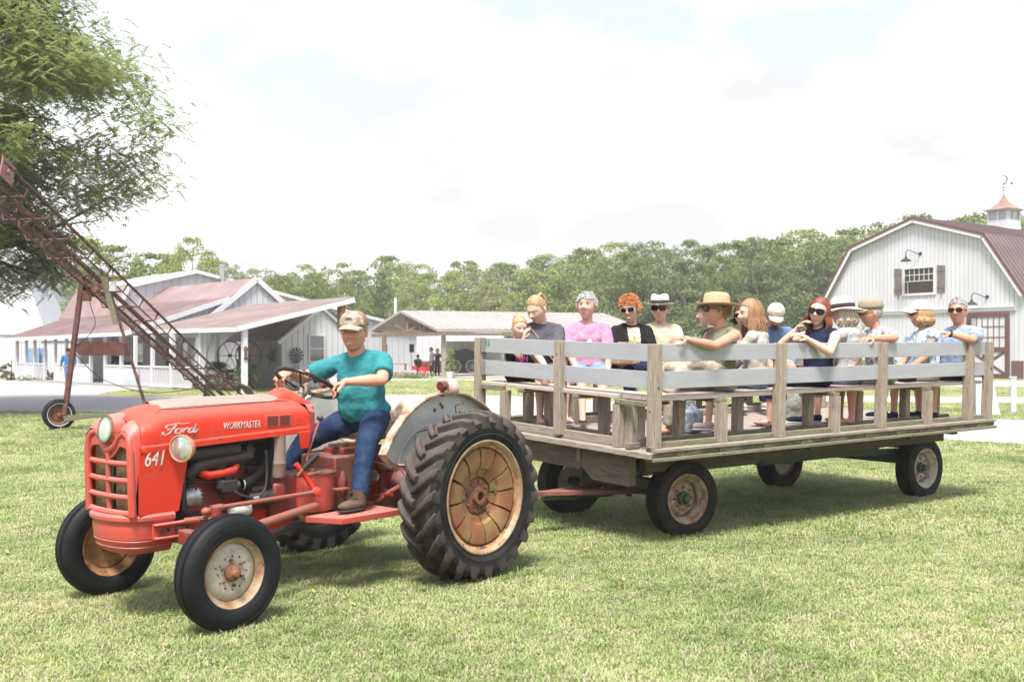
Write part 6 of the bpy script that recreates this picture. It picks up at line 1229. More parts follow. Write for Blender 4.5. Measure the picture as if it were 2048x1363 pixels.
# ---------------------------------------------------------------- white barn at the left edge with a low annex
lb = thing('white_barn', 'steep-roofed plain white barn cut off by the left edge', 'barn', (-30.9, 68, 0), R(0))
prof = [(-12, 0), (-12, 3.6), (-10.6, 8.5), (-6, 11.2), (-1.35, 8.0), (-0.9, 5.8), (0.0, 3.25), (0, 0)]
mb = MB(); mb.prism(prof, (0, 0, 0), (1, 0, 0), (0, 0, 1), (0, 1, 0), 14); mb.build('wall', M_siding, lb, smooth=False)
trim(lb, (0.02, -0.05, 3.15), (-0.9, -0.05, 5.8), 0.28, 0.1, name='rake_board', up=(1, 0, 0.3)); trim(lb, (-0.9, -0.05, 5.8), (-1.35, -0.05, 8.0), 0.28, 0.1, name='rake_board', up=(1, 0, 0.3)); trim(lb, (-12, -0.05, 2.8), (0, -0.05, 2.8), 0.12, 0.08, name='belt_board'); battens(lb, -12, -0.1, 0.2, 2.7, 0.4, 'x', 0, w=0.03)
an = thing('annex', 'low white annex with a blue door behind the left end of the porch', 'building', (-30.9, 67.5, 0), 0)
mb = MB(); mb.box2((0, 0.3, 0), (4.2, 5, 2.45)); mb.build('wall', M_siding, an, smooth=False); trim(an, (-0.1, 0.25, 2.42), (4.3, 0.25, 2.42), 0.16, 0.12); battens(an, 0.1, 4.1, 0.1, 2.3, 0.35, 'x', 0.3, w=0.03); mb = MB(); mb.box2((-0.75, -0.1, 0.1), (0.05, 0.0, 1.85)); mb.box2((-1.0, 0.2, 0.1), (0.4, 0.28, 1.85)); mb.build('door', M_bluedoor, an, smooth=False)
# ---------------------------------------------------------------- board fence at far left, white rail fence at right
def rail_fence(name, label, p0, p1, n, hs, ph, m_, rw=0.03, rh=0.14, pw=0.13):
    t = thing(name, label, 'fence', p0); p0, p1 = Vector(p0), Vector(p1); d_ = p1 - p0
    for i in range(n):
        mb = MB(); q = d_ * (i / (n - 1)); mb.box((q.x, q.y, ph / 2), (pw, pw, ph), math.atan2(d_.y, d_.x)); mb.box((q.x, q.y, ph + 0.015), (pw * 1.25, pw * 1.25, 0.03), math.atan2(d_.y, d_.x)); mb.build('fence_post', m_, t, smooth=False, bevel=0.006)
    for i in range(n - 1):
        for h_ in hs: mb = MB(); a = d_ * (i / (n - 1)); b_ = d_ * ((i + 1) / (n - 1)); s_ = d_.normalized() * pw * 0.5; mb.beam(a + s_ + Vector((0, 0, h_)), b_ - s_ + Vector((0, 0, h_)), rw, rh); mb.build('fence_rail', m_, t, smooth=False)
rail_fence('rail_fence', 'white two-rail vinyl fence beyond the road behind the wagon tail', (8.6, 28.4, 0), (18.4, 27.3, 0), 5, (0.33, 0.76), 0.92, M_trim, 0.04, 0.15)
rail_fence('board_fence', 'white board fence at the far left edge beside the porch', (-36, 61, 0), (-29.6, 61.0, 0), 4, (0.25, 0.5, 0.75, 1.0), 1.1, M_siding)
ab = thing('sign_board', 'white A-frame sign board standing behind the wagon tail post', 'sign', (12.15, 26.6, 0)); mb = MB()
mb.sheet([(-0.30, -0.22, 0), (0.32, -0.22, 0), (0.22, 0.0, 0.95), (-0.20, 0.0, 0.95)], 0.03); mb.build('panel', M_trim, ab, smooth=False); mb = MB(); mb.sheet([(-0.30, 0.27, 0), (0.32, 0.27, 0), (0.22, 0.05, 0.95), (-0.20, 0.05, 0.95)], 0.03); mb.build('panel', M_trim, ab, smooth=False)
# shrubs
def shrub(label, W_, r_, h_, m_, seed, fl=None, cat='shrub', name='shrub'):
    t = thing(name, label, cat, W_); me = crown_mesh('foliage', m_, 14, 160, h_, r_ * 2, 0.0, lobe=(r_ * 0.3, r_ * 0.55), leaf=(0.04, 0.09), seed=seed); link('foliage', me, t)
    if fl:
        mb = MB()
        for i in range(60): a = random.uniform(0, 6.28); z = random.uniform(0.3, 1); mb.ell((r_ * 0.9 * math.cos(a) * math.sin(z * 2.6), r_ * 0.9 * math.sin(a) * math.sin(z * 2.6), z * h_), (0.05, 0.05, 0.05), 5, 3)
        mb.build('blossoms', fl, t, kind='stuff')
    mb = MB(); mb.tube([(0, 0, -0.05), (0.02, 0, h_ * 0.5)], 0.04, 6); mb.build('stem', M_bark, t); return t
shrub('tall shrub with pale blossoms between the white straw hat and the barn wall', (15.6, 46.5, 0), 1.0, 3.5, ML[0], 71, mat('cream_blossom', (0.7, 0.66, 0.45), 0.7))
shrub('round brown-green shrub in front of the board fence at far left', (-28.6, 58.5, 0), 0.5, 0.95, mat('brown_leaves', (0.16, 0.11, 0.06), 0.7, col2=(0.2, 0.17, 0.08), scale=4, leaf=0.2), 72)
shrub('small dark green shrub at the left corner of the porch', (-25.7, 57.0, 0), 0.45, 0.65, ML[1], 73)
flowerbed('low pale flowers in front of the porch corner', [(-27.6, 57.6, 0), (-26.5, 56.9, 0), (-25, 55.8, 0)], 60, 0.4, cols=1)
# ---------------------------------------------------------------- pavilion
pv = thing('pavilion', 'open timber pavilion with pale metal roof behind the driver', 'pavilion')
A, B_, C_, D_ = Vector((-9.2, 66.4, 2.98)), Vector((-7.15, 66.2, 4.25)), Vector((-4.64, 63.6, 3.02)), None
E_ = Vector((6.1, 69.8, 4.22)); F_ = Vector((8.9, 67.5, 3.02)); Gp = Vector((6.9, 74, 3.0)); Hh = Vector((-8.5, 72.5, 3.0))
roof(pv, C_, F_, E_, B_, M_roofbeige, 0.08, rib=0.45); mb = MB(); mb.sheet([F_, Gp, E_], 0.08); mb.build('roof', M_roofbeige, pv, smooth=False); roof(pv, Gp, A, B_, E_, M_roofbeige, 0.08, ribs=False)
for a, b_ in ((A, B_), (B_, C_)): trim(pv, a - Vector((0, 0.06, 0.06)), b_ - Vector((0, 0.06, 0.06)), 0.16, 0.06, M_roofbeige, name='rake_board')
trim(pv, C_ - Vector((0, 0.04, 0.1)), F_ - Vector((0, 0.04, 0.1)), 0.16, 0.06, M_roofbeige); trim(pv, C_ - Vector((0, 0, 0.32)), F_ - Vector((0, 0, 0.32)), 0.2, 0.12, M_brownwood, name='beam'); trim(pv, A - Vector((-.2, 0, 0.32)), C_ - Vector((0, 0, 0.32)), 0.22, 0.12, M_brownwood, name='beam')
mb = MB(); 
for k in range(4):
    off = Vector((0.9 * k + 0.3, 0.5 * k + 0.4, 0)); a_, b2_, c2_ = A + off, B_ + off + Vector((0, 0, -0.15)), C_ + off; a_.z = c2_.z = 2.9; mid = a_.lerp(c2_, 0.5)
    for p_, q_ in ((a_, b2_), (b2_, c2_), (a_, c2_), (mid, b2_), (mid, a_.lerp(b2_, 0.5)), (mid, c2_.lerp(b2_, 0.5))): mb.beam(p_, q_, 0.05, 0.12)
mb.build('roof_truss', M_brownwood, pv, smooth=False)
for (x, y, m_) in ((-8.15, 65.9, M_brownwood), (-4.25, 64.2, M_greypost), (0.2, 65.6, M_greypost), (4.6, 66.6, M_greypost), (8.3, 67.6, M_greypost), (-8, 72, M_brownwood), (6, 72.5, M_brownwood)): mb = MB(); mb.box((x, y, 1.4), (0.26, 0.26, 2.8), 0.3); mb.build('post', m_, pv, smooth=False, bevel=0.01)
mb = MB(); mb.box2((-9, 64.0, 0), (8.5, 73, 0.08)); mb.build('floor', M_conc, pv, smooth=False)
flowerbed('long bed of pink and white flowers along the front of the pavilion', [(-8.6, 62.9, 0), (-6.5, 62.4, 0), (-4.9, 62.2, 0)], 260, 0.45)
bw = thing('metal_shed', 'long white metal building standing behind the pavilion', 'building', (0, 0, 0)); mb = MB(); mb.prism([(-12, 0), (-12, 3.2), (-7.5, 4.0), (-2.2, 3.0), (-2.2, 0)], (0, 78, 0), (1, 0, 0), (0, 0, 1), (0, 1, 0), 8); mb.build('wall', M_siding, bw, smooth=False); battens(bw, -12, -2.2, 0.8, 2.7, 0.5, 'x', 78, w=0.03); mb = MB(); mb.box2((-12, 77.9, 0), (-2.2, 77.97, 0.9)); mb.build('brown_skirt', M_maroon, bw, smooth=False)
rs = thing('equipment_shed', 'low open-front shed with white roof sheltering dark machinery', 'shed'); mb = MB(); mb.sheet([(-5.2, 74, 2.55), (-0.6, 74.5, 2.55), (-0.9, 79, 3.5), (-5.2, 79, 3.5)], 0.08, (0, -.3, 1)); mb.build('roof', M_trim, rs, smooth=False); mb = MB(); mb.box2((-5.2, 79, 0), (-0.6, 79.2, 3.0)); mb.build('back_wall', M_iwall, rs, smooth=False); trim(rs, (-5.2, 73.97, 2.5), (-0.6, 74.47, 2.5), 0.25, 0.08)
cr_ = thing('parked_carriage', 'dark buggy with a pale-spoked wheel inside the open equipment shed', 'carriage', (-3.6, 75.5, 0)); mb = MB(); mb.prism([(-0.9, 0.8), (-0.8, 1.7), (-0.2, 1.75), (0.3, 1.85), (0.9, 1.6), (1.0, 0.8)], (0, 0, 0), (1, 0, 0), (0, 0, 1), (0, 1, 0), 1.2); mb.build('body', M_black, cr_, smooth=False, bevel=0.1)
for x in (-0.6, 0.7): 
    mb = MB(); mb.tube([(x + 0.45 * math.cos(a), -0.1, 0.55 + 0.45 * math.sin(a)) for a in np.linspace(0, 2 * math.pi, 21)], 0.03, 6, caps=False)
    for k in range(8): a = math.pi * k / 4; mb.tube([(x, -0.1, 0.55), (x + 0.45 * math.cos(a), -0.1, 0.55 + 0.45 * math.sin(a))], 0.015, 4)
    mb.build('wheel', M_fender, cr_)
for (x, y, lbl) in ((-8.2, 66.6, 'black loudspeaker at the left post of the pavilion'), (-6.55, 67.5, 'black loudspeaker on a stand in the middle of the pavilion')):
    t = thing('loudspeaker', lbl, 'loudspeaker', (x, y, 0), 0, 'loudspeakers under the pavilion'); mb = MB(); mb.box((0, 0, 1.85), (0.3, 0.3, 0.55)); mb.build('cabinet', M_black, t, bevel=0.02); mb = MB(); mb.cyl((0, 0, 0.05), (0, 0, 1.6), 0.02, n=6); mb.build('stand', M_black, t)
M_drum = mat('red_drum_shell', (0.65, 0.03, 0.03), 0.3)
dr = thing('drum_kit', 'red drum kit on the pavilion floor before the seated musician', 'drums', (-5.7, 66.2, 0.08)); mb = MB()
for c, ax, r_, l_ in (((0, 0, 0.3), (0, -1, 0.1), 0.3, 0.35), ((-0.55, 0.1, 0.5), (0.1, 0, 1), 0.2, 0.25), ((0.45, 0, 0.35), (0, 0, 1), 0.22, 0.4), ((0.1, 0.1, 0.75), (0, -0.3, 1), 0.17, 0.2)): mb.cyl(Vector(c) - Vector(ax).normalized() * l_ / 2, Vector(c) + Vector(ax).normalized() * l_ / 2, r_, n=18)
mb.build('drum_shell', M_drum, dr); mb = MB()
for c in ((-0.3, 0, 1.05), (0.5, 0.1, 1.0)): mb.lathe([(0.22, 0), (0.03, 0.03)], c, (0, 0, 1), 16); mb.cyl(c, (c[0], c[1], 0), 0.012, n=5)
mb.build('cymbal', M_brass, dr)
for (x, y, h_, lbl) in ((-4.1, 64.9, 1.35, 'tall stacked topiary in a white pot beside the pavilion post'),):
    t = thing('topiary', lbl, 'potted plant', (x + 0.25, y - 1.0, 0)); 
    for k, (z, r_) in enumerate(((0.65, 0.34), (1.15, 0.30), (1.6, 0.24))): me = crown_mesh('foliage', ML[0], 6, 140, z + r_, r_ * 1.6, z - r_, lobe=(r_ * 0.6, r_ * 0.9), leaf=(0.03, 0.06), seed=90 + k); link('foliage', me, t)
    mb = MB(); mb.lathe([(0, 0), (0.22, 0), (0.28, 0.4), (0.25, 0.4), (0, 0.35)], n=16); mb.build('pot', M_trim, t)
fg = thing('flag_pole', 'slim white pole rising above the pavilion roof at its left end', 'pole', (-8.0, 71, 0)); mb = MB(); mb.cyl((0, 0, 0), (0, 0, 5.3), 0.09, n=10); mb.build('pole', M_trim, fg)
table = thing('table', 'low brown table with boxes under the pavilion', 'table', (-7.4, 66.0, 0.08)); mb = MB(); mb.box((0, 0, 0.75), (1.4, 0.6, 0.05)); mb.build('table_top', M_brownwood, table)
for a in (-0.6, 0.6): mb = MB(); mb.box((a, 0, 0.37), (0.06, 0.5, 0.72)); mb.build('leg', M_brownwood, table)
# ================================================================== BALE ELEVATOR
ev = thing('bale_elevator', 'rusty red bale elevator slanting up across the left of the picture', 'farm machine')
A0 = Vector((-8.33, 30.0, 0.22)); TIP = Vector((-9.15, 17.95, 4.62)); AX = (TIP - A0).normalized(); SX = Vector((1, 0, 0)); SX = (SX - AX * SX.dot(AX)).normalized(); UP = SX.cross(AX); UP = UP if UP.z > 0 else -UP; LEN = (TIP - A0).length + 0.35
def ep(s, a, u): return A0 + AX * s + SX * a + UP * u
for a, u, w_, n_ in ((-0.50, 0.12, 0.045, 'outer_rail'), (0.50, 0.12, 0.045, 'outer_rail'), (-0.14, -0.03, 0.048, 'trough_rail'), (0.14, -0.03, 0.048, 'trough_rail'), (-0.02, -0.30, 0.03, 'lower_chord'), (-0.30, 0.02, 0.025, 'slat_rail'), (0.30, 0.02, 0.025, 'slat_rail')):
    s1 = LEN * (1 if u > -0.2 else 0.985); mb = MB(); mb.beam(ep(0, a, u), ep(s1, a, u), w_, w_ * (1.4 if 'trough' in n_ else 1), UP); mb.build(n_, M_conv, ev, smooth=False, bevel=0.004)
mb = MB(); mb.beam(ep(0, 0, 0.03), ep(LEN, 0, 0.03), 0.03, 0.015, UP)
for k in range(int(LEN / 0.16)): mb.box(ep(k * 0.16, 0.0, 0.045), (0.04, 0.025, 0.02))
mb.build('drive_chain', M_rust, ev, smooth=False)
for k in range(16):
    s = 0.4 + k * 0.85; 
    if s > LEN: break
    mb = MB(); mb.tube([ep(s, -0.50, 0.11), ep(s, -0.42, -0.06), ep(s, 0.42, -0.06), ep(s, 0.50, 0.11)], 0.022, 6); mb.tube([ep(s, -0.14, -0.05), ep(s + 0.1, -0.02, -0.30), ep(s, 0.14, -0.05)], 0.012, 5); mb.build('cross_strap', M_conv, ev)
mb = MB()
for k in range(8):
    s = 0.5 + k * 1.5
    for sd in (-1, 1): mb.tube([ep(s, sd * 0.50, 0.1), ep(min(s + 1.5, LEN), sd * 0.02, -0.30)], 0.004, 4); mb.tube([ep(s, sd * 0.02, -0.30), ep(min(s + 1.5, LEN), sd * 0.50, 0.1)], 0.004, 4)
mb.build('brace_wires', M_rust, ev)
mb = MB(); mb.sheet([ep(LEN - 0.35, 0.49, -0.16), ep(LEN + 0.05, 0.49, -0.16), ep(LEN + 0.05, 0.49, 0.20), ep(LEN - 0.35, 0.49, 0.20)], 0.02); mb.cyl(ep(LEN - 0.15, 0.48, 0.0), ep(LEN - 0.15, 0.56, 0.0), 0.05, n=10); mb.beam(ep(LEN - 0.2, -0.46, 0.0), ep(LEN - 0.2, 0.46, 0.0), 0.05, 0.05); mb.build('head_plate', mat('faded_rose_steel', (0.30, 0.13, 0.12), 0.7, col2=(0.36, 0.2, 0.18), scale=8), ev, smooth=False)
# hopper at the foot
mb = MB(); mb.sheet([ep(-0.2, 0.5, 0.3), ep(0.9, 0.62, 0.25), ep(1.0, 1.05, 0.05), ep(-0.1, 0.95, 0.0)], 0.03); mb.sheet([ep(-0.3, -0.55, -0.2), ep(0.3, -0.55, -0.2), ep(0.3, -0.55, 0.25), ep(-0.3, -0.55, 0.15)], 0.03); mb.box(ep(0.3, 0, -0.2), (0.9, 0.3, 0.2)); mb.build('hopper', mat('mossy_brown_sheet', (0.12, 0.10, 0.06), 0.85, col2=(0.18, 0.15, 0.10), scale=5), ev, smooth=False)
# undercarriage: wheel, axle, A-frame legs, box
WX = Vector((-9.45, 21.55, 0)); RX2 = Vector((-7.3, 21.9, 0))
mb = MB(); mb.beam(WX + Vector((0.12, 0, 0.30)), Vector((-9.12, 21.9, 3.05)), 0.095, 0.095, (0, 1, 0)); mb.build('frame_leg', mat('dark_rust_sheet', (0.10, 0.033, 0.026), 0.85, col2=(0.15, 0.055, 0.04), scale=6), ev, smooth=False, bevel=0.006)
mb = MB(); mb.beam(Vector((-7.75, 22.0, 0.30)), Vector((-8.55, 21.9, 3.0)), 0.055, 0.055, (0, 1, 0)); mb.build('frame_leg', M_conv, ev, smooth=False, bevel=0.006)
mb = MB(); mb.beam((-9.12, 21.9, 2.98), (-8.5, 21.9, 3.0), 0.09, 0.14); mb.box((-9.02, 21.88, 2.84), (0.22, 0.05, 0.30)); mb.build('top_crossmember', M_rust, ev, smooth=False)
mb = MB(); mb.cyl((-9.5, 21.85, 3.16), (-8.3, 21.85, 3.19), 0.018, n=6); mb.cyl((-9.0, 21.9, 2.85), (-9.0, 22.2, 2.85), 0.06); mb.cyl((-8.75, 21.9, 2.85), (-8.75, 22.2, 2.85), 0.05); mb.build('winch_shaft', M_rust, ev)
mb = MB(); mb.box((-8.42, 21.8, 3.0), (0.12, 0.1, 0.2)); mb.build('white_bracket', M_trim, ev, smooth=False)
mb = MB(); mb.beam(Vector((-8.62, 21.8, 3.2)), Vector((-8.35, 21.8, 2.2)), 0.11, 0.05, (0, 1, 0)); mb.build('plank', M_mossx, ev, smooth=False)
mb = MB(); mb.prism([(0, 0), (0.05, 0.13), (0.12, 0.17), (0.95, 0.17), (1.02, 0.14), (1.05, -0.12), (0.6, -0.10), (0.35, -0.12), (0.08, -0.10)], (-9.18, 21.7, 1.66), (1, 0, 0), (0, 0, 1), (0, 1, 0), 0.3); mb.build('chain_guard', mat('dark_rust_sheet', (0.10, 0.033, 0.026), 0.85, col2=(0.15, 0.055, 0.04), scale=6), ev, smooth=False)
mb = MB(); mb.beam(WX + Vector((0.1, 0, 0.27)), RX2 + Vector((-0.1, 0, 0.27)), 0.07, 0.07); mb.beam(WX + Vector((0.15, -0.1, 0.20)), RX2 + Vector((-0.3, 0.4, 0.40)), 0.06, 0.05); mb.build('axle', M_mossx, ev, smooth=False)
for c, sd in ((WX, -1), (RX2, 1)):
    w_ = bpy.data.objects.new('wheel', None); COL.objects.link(w_); w_.parent = ev; w_.location = (c.x, c.y, 0.315); w_.rotation_euler = (0, 0, R(213))
    pr = [(0.20, -0.06), (0.215, -0.078), (0.27, -0.09), (0.305, -0.08), (0.32, -0.06), (0.322, 0)]
    mb = MB(); mb.lathe(pr + [(r_, -h_) for r_, h_ in reversed(pr[:-1])], axis=(0, 1, 0), n=40); mb.build('tyre', M_rubber, w_)
    for s2 in (1, -1): mb = MB(); mb.lathe([(0.225, s2 * 0.0825), (0.232, s2 * 0.0865), (0.238, s2 * 0.0875)], axis=(0, 1, 0), n=40); mb.build('whitewall', M_trim, w_)
    mb = MB(); mb.lathe([(0.20, -0.07), (0.205, -0.03), (0.17, 0.0), (0.17, 0.03), (0.205, 0.07)], axis=(0, 1, 0), n=32); mb.lathe([(0.17, -0.02), (0.1, 0.01), (0.05, 0.0), (0.045, 0.05), (0, 0.05)], axis=(0, 1, 0), n=24); mb.build('rim', M_rust, w_)
mb = MB(); mb.tube(spline([(-8.95, 21.8, 3.0), (-8.85, 21.7, 2.6), (-8.75, 21.7, 2.2), (-8.95, 21.7, 1.9), (-9.2, 21.7, 1.7)], 5), 0.008, 5); mb.tube(spline([(-9.15, 21.6, 1.6), (-8.6, 21.7, 1.05), (-7.7, 22.0, 0.75), (-6.9, 23.0, 0.85), (-6.5, 24, 1.1)], 6), 0.009, 5); mb.build('loose_cable', M_black, ev)
# ================================================================== PEOPLE
def skin(n, a, b_): a, b_ = tuple(min(.95, q * 1.15) for q in a), tuple(min(.95, q * 1.15) for q in b_); return mat(n, a, 0.5, col2=b_, scale=9, mixw=(0.4, 0.7), spec=0.35, bump=0.04, bscale=60)
SK = {'tan': skin('tanned_skin', (0.50, 0.25, 0.165), (0.56, 0.29, 0.20)), 'pink': skin('pink_fair_skin', (0.60, 0.34, 0.26), (0.66, 0.38, 0.29)), 'fair': skin('fair_skin', (0.64, 0.40, 0.31), (0.68, 0.43, 0.34)), 'red': skin('sunburnt_skin', (0.54, 0.25, 0.17), (0.60, 0.30, 0.21)), 'dark': skin('brown_skin', (0.12, 0.06, 0.04), (0.15, 0.08, 0.05))}
M_lip = mat('lips', (0.62, 0.27, 0.23), 0.45); M_eyew = mat('eye_white', (0.7, 0.68, 0.66), 0.3); M_iris = mat('dark_iris', (0.04, 0.03, 0.025), 0.2); M_teeth = mat('teeth', (0.75, 0.72, 0.66), 0.3)
def cloth(n, a, b_=None, sc=40, mw=(0.45, 0.6), c3=None, s3=3, w3=(0.5, 0.6), bump=0.25, **k): return mat(n, a, 0.88, col2=b_ or tuple(min(1, q * 1.25) for q in a), scale=sc, mixw=mw, col3=c3, scale3=s3, w3=w3, bump=bump, bscale=14, spec=0.2, **k)
def hairm(n, a, b_): return mat(n, a, 0.5, col2=b_, scale=30, stretch=(1, 1, 0.15), mixw=(0.35, 0.65), spec=0.4, bump=0.3, bscale=60)
def ik(a, t, l1, l2, pole):
    a, t = Vector(a), Vector(t); d = t - a; L = min(d.length, (l1 + l2) * 0.999); dn = d.normalized(); t = a + dn * L
    x = (l1 * l1 - l2 * l2 + L * L) / (2 * L); h = math.sqrt(max(0, l1 * l1 - x * x)); p = Vector(pole); p = (p - dn * p.dot(dn)).normalized(); return a + dn * x + p * h, t
def remeshed(mb, vox, smooth=6, disp=0.0, dscale=0.10):
    me = mb.mesh('tmp', None, smooth=False); o = bpy.data.objects.new('tmp', me); COL.objects.link(o)
    m = o.modifiers.new('r', 'REMESH'); m.mode = 'VOXEL'; m.voxel_size = vox; m.use_smooth_shade = True
    s = o.modifiers.new('s', 'SMOOTH'); s.factor = 0.5; s.iterations = smooth
    if disp:
        tx = bpy.data.textures.get('folds') or bpy.data.textures.new('folds', 'CLOUDS'); tx.noise_scale = dscale; tx.noise_depth = 2
        d = o.modifiers.new('d', 'DISPLACE'); d.texture = tx; d.strength = disp; d.mid_level = 0.5; d.texture_coords = 'LOCAL'
    dg = bpy.context.evaluated_depsgraph_get(); r_ = bpy.data.meshes.new_from_object(o.evaluated_get(dg)); bpy.data.objects.remove(o); bpy.data.meshes.remove(me)
    r_.polygons.foreach_set('use_smooth', [True] * len(r_.polygons)); return r_
def blob(mb, pts, rads):
    mb.tube(pts, rads, 14)
    for p, r_ in zip(pts, rads): mb.ell(p, (r_, r_, r_), 12, 8)
def hand(mb, W, d, nrm, side, curl=0.9, s=1.0):
    d = Vector(d).normalized(); nrm = Vector(nrm); nrm = (nrm - d * nrm.dot(d)).normalized(); l = d.cross(nrm).normalized() * side; M_ = Matrix((l, nrm, d)).transposed()
    mb.ell(W, (0.026 * s, 0.026 * s, 0.028 * s), 12, 8); mb.tube([W, W + d * 0.03 * s], [0.024 * s, 0.026 * s], 12); mb.ell(W + d * 0.048 * s, (0.041 * s, 0.017 * s, 0.052 * s), 14, 9, M_)
    for i in range(4):
        p = W + d * (0.085 - 0.006 * abs(i - 1.2)) * s + l * (0.031 - 0.0205 * i) * s; q = d + l * (0.10 - 0.07 * i); q.normalize(); k = (0.9, 1.0, 0.95, 0.76)[i]; pts_ = [p - q * 0.02 * s, p]; c = curl * 0.55
        for j, L in enumerate((0.042, 0.027, 0.021)):
            q = (Matrix.Rotation(c, 3, nrm.cross(q).normalized() * -1) @ q); p = p + q * L * k * s; pts_.append(p); c = curl * (0.85 if j == 0 else 0.6)
        mb.tube(pts_, [0.0105 * s, 0.0105 * s, 0.0098 * s, 0.009 * s, 0.0072 * s], 8); mb.ell(p, (0.0072 * s,) * 3, 8, 6)
    p = W + d * 0.022 * s + l * 0.026 * s; q = (d * 0.55 + l * 0.75 + nrm * 0.35).normalized(); q2 = (d * 0.8 + l * 0.25 + nrm * 0.55).normalized()
    mb.tube([p, p + q * 0.035 * s, p + q * 0.035 * s + q2 * 0.03 * s, p + q * 0.035 * s + q2 * 0.055 * s], [0.014 * s, 0.0125 * s, 0.011 * s, 0.008 * s], 8); mb.ell(p + q * 0.035 * s + q2 * 0.055 * s, (0.008 * s,) * 3, 8, 6)
def sm(x): x = min(1, max(0, x)); return x * x * (3 - 2 * x)
def hp(th, ph, f=1.0, face=True, jaw=1.0, fat=0.0):
    """a point of the head surface; ph: 90 deg = front"""
    st, ct = math.sin(th), math.cos(th); x, y, z = 0.0765 * st * math.cos(ph), 0.097 * st * math.sin(ph), 0.120 * ct
    if z < 0: k = sm(-z / 0.115); x *= 1 - (0.30 - fat) * k * jaw; y = y * (1 - 0.16 * k) + (0.008 * k if y > 0 else 0.030 * k)
    if y > 0: y *= 0.95
    if z > 0.03: x *= 1 + 0.04 * sm((z - .03) / .06)
    if face and y > 0.02:
        g = lambda a, b_: math.exp(-(a / b_) ** 2); ax = abs(x)
        y += 0.027 * g(x, 0.0105 + 0.010 * sm((0.01 - z) / 0.05)) * (sm((0.022 - z) / 0.045) if z > -0.026 else sm((z + 0.042) / 0.016))
        y -= 0.0125 * g(ax - 0.031, 0.0165) * g(z - 0.008, 0.0115); y += 0.0055 * g(z - 0.028, 0.009) * g(x, 0.046); y += (0.005 + fat * .03) * g(ax - 0.040, 0.018) * g(z + 0.028, 0.018)
        y += 0.0065 * g(x, 0.025) * (g(z + 0.061, 0.0052) + 1.1 * g(z + 0.074, 0.006)) - 0.003 * g(x, 0.027) * g(z + 0.067, 0.003); y += 0.009 * g(x, 0.024) * g(z + 0.103, 0.015); y -= 0.003 * g(ax - 0.032, 0.006) * g(z + 0.055, 0.02)
    return Vector((x * f, y * f, z * f))
def face_mesh(mb, T, brow, smile=False, eyes=True, fat=0.0, lids=False):
    n, m = 64, 50; vs = []; fs = []; mi = []
    for i in range(m + 1):
        th = math.pi * i / m
        for j in range(n): vs.append(hp(th, 2 * math.pi * j / n, fat=fat))
    for i in range(m):
        for j in range(n):
            a, b_ = i * n + j, i * n + (j + 1) % n; c = (vs[a] + vs[b_ + n]) / 2; fs.append((a, a + n, b_ + n, b_)); mi.append(1 if (c.y > 0.05 and abs(c.x) < 0.026 - 1.0 * abs(c.z + 0.067) and abs(c.z + 0.067) < 0.0115) else 0)
    for s in (1, -1): 
        o = len(vs); q = MB(); q.ell((s * 0.0765, -0.006, -0.004), (0.009, 0.017, 0.031), 10, 8, Matrix.Rotation(s * 0.3, 3, 'Z')); q.ell((s * 0.081, -0.004, -0.002), (0.006, 0.010, 0.02), 8, 6); vs += [Vector(v) for v in q.v]; fs += [tuple(k + o for k in f) for f in q.f]; mi += [0] * len(q.f)
    o = len(mb.v); mb.v += [tuple(T @ v) for v in vs]; mb.f += [tuple(k + o for k in f) for f in fs]; mb.m += mi
    def put(q, k): o_ = len(mb.v); mb.v.extend(tuple(T @ Vector(v)) for v in q.v); mb.f.extend(tuple(i_ + o_ for i_ in f) for f in q.f); mb.m.extend([k] * len(q.f))
    if eyes:
        for s in (1, -1):
            q = MB(); q.ell((s * 0.031, 0.0725, 0.007), (0.0125, 0.0115, 0.0075 if not lids else 0.004), 12, 8); put(q, 2); q = MB(); q.ell((s * 0.031 - 0.001, 0.0812, 0.0065), (0.0055, 0.0035, 0.0055 if not lids else 0.003), 10, 6); put(q, 3)
    for s in (1, -1): q = MB(); q.tube([(s * 0.014, 0.0925, 0.028), (s * 0.030, 0.0900, 0.033), (s * 0.046, 0.0795, 0.029)], [0.003, 0.0035, 0.002], 6, flat=0.7); put(q, 4)
    if smile: q = MB(); q.ell((0, 0.0885, -0.0672), (0.019, 0.0082, 0.0046), 10, 6); put(q, 5)
def cap_hair(mb, T, f=1.09, front=0.058, side=0.0, back=-0.055, bump=0.004, part=0.0):
    n, m = 48, 36; rr = random.Random(5); vs = []; ok = []; ox = random.uniform(0, 9)
    for i in range(m + 1):
        th = math.pi * i / m
        for j in range(n):
            ph = 2 * math.pi * j / n; p = hp(th, ph, 1, face=False); lim = np.interp(math.sin(ph), [-1, -0.35, 0.15, 0.5, 1], [back, back * 0.6, side, front * 0.75, front]); nz = math.sin(ph * 9 + ox + 3 * math.sin(th * 5)) * math.sin(th * 11 + ox) 
            p = p * f + p.normalized() * bump * nz; vs.append(T @ p); ok.append(p.z > lim)
    fs = []
    for i in range(m):
        for j in range(n):
            q = (i * n + j, (i + 1) * n + j, (i + 1) * n + (j + 1) % n, i * n + (j + 1) % n)
            if sum(ok[k] for k in q) >= 3: fs.append(q)
    used_ = sorted({k for q in fs for k in q}); mp_ = {k: i for i, k in enumerate(used_)}; mb.add([vs[k] for k in used_], [tuple(mp_[k] for k in q) for q in fs])
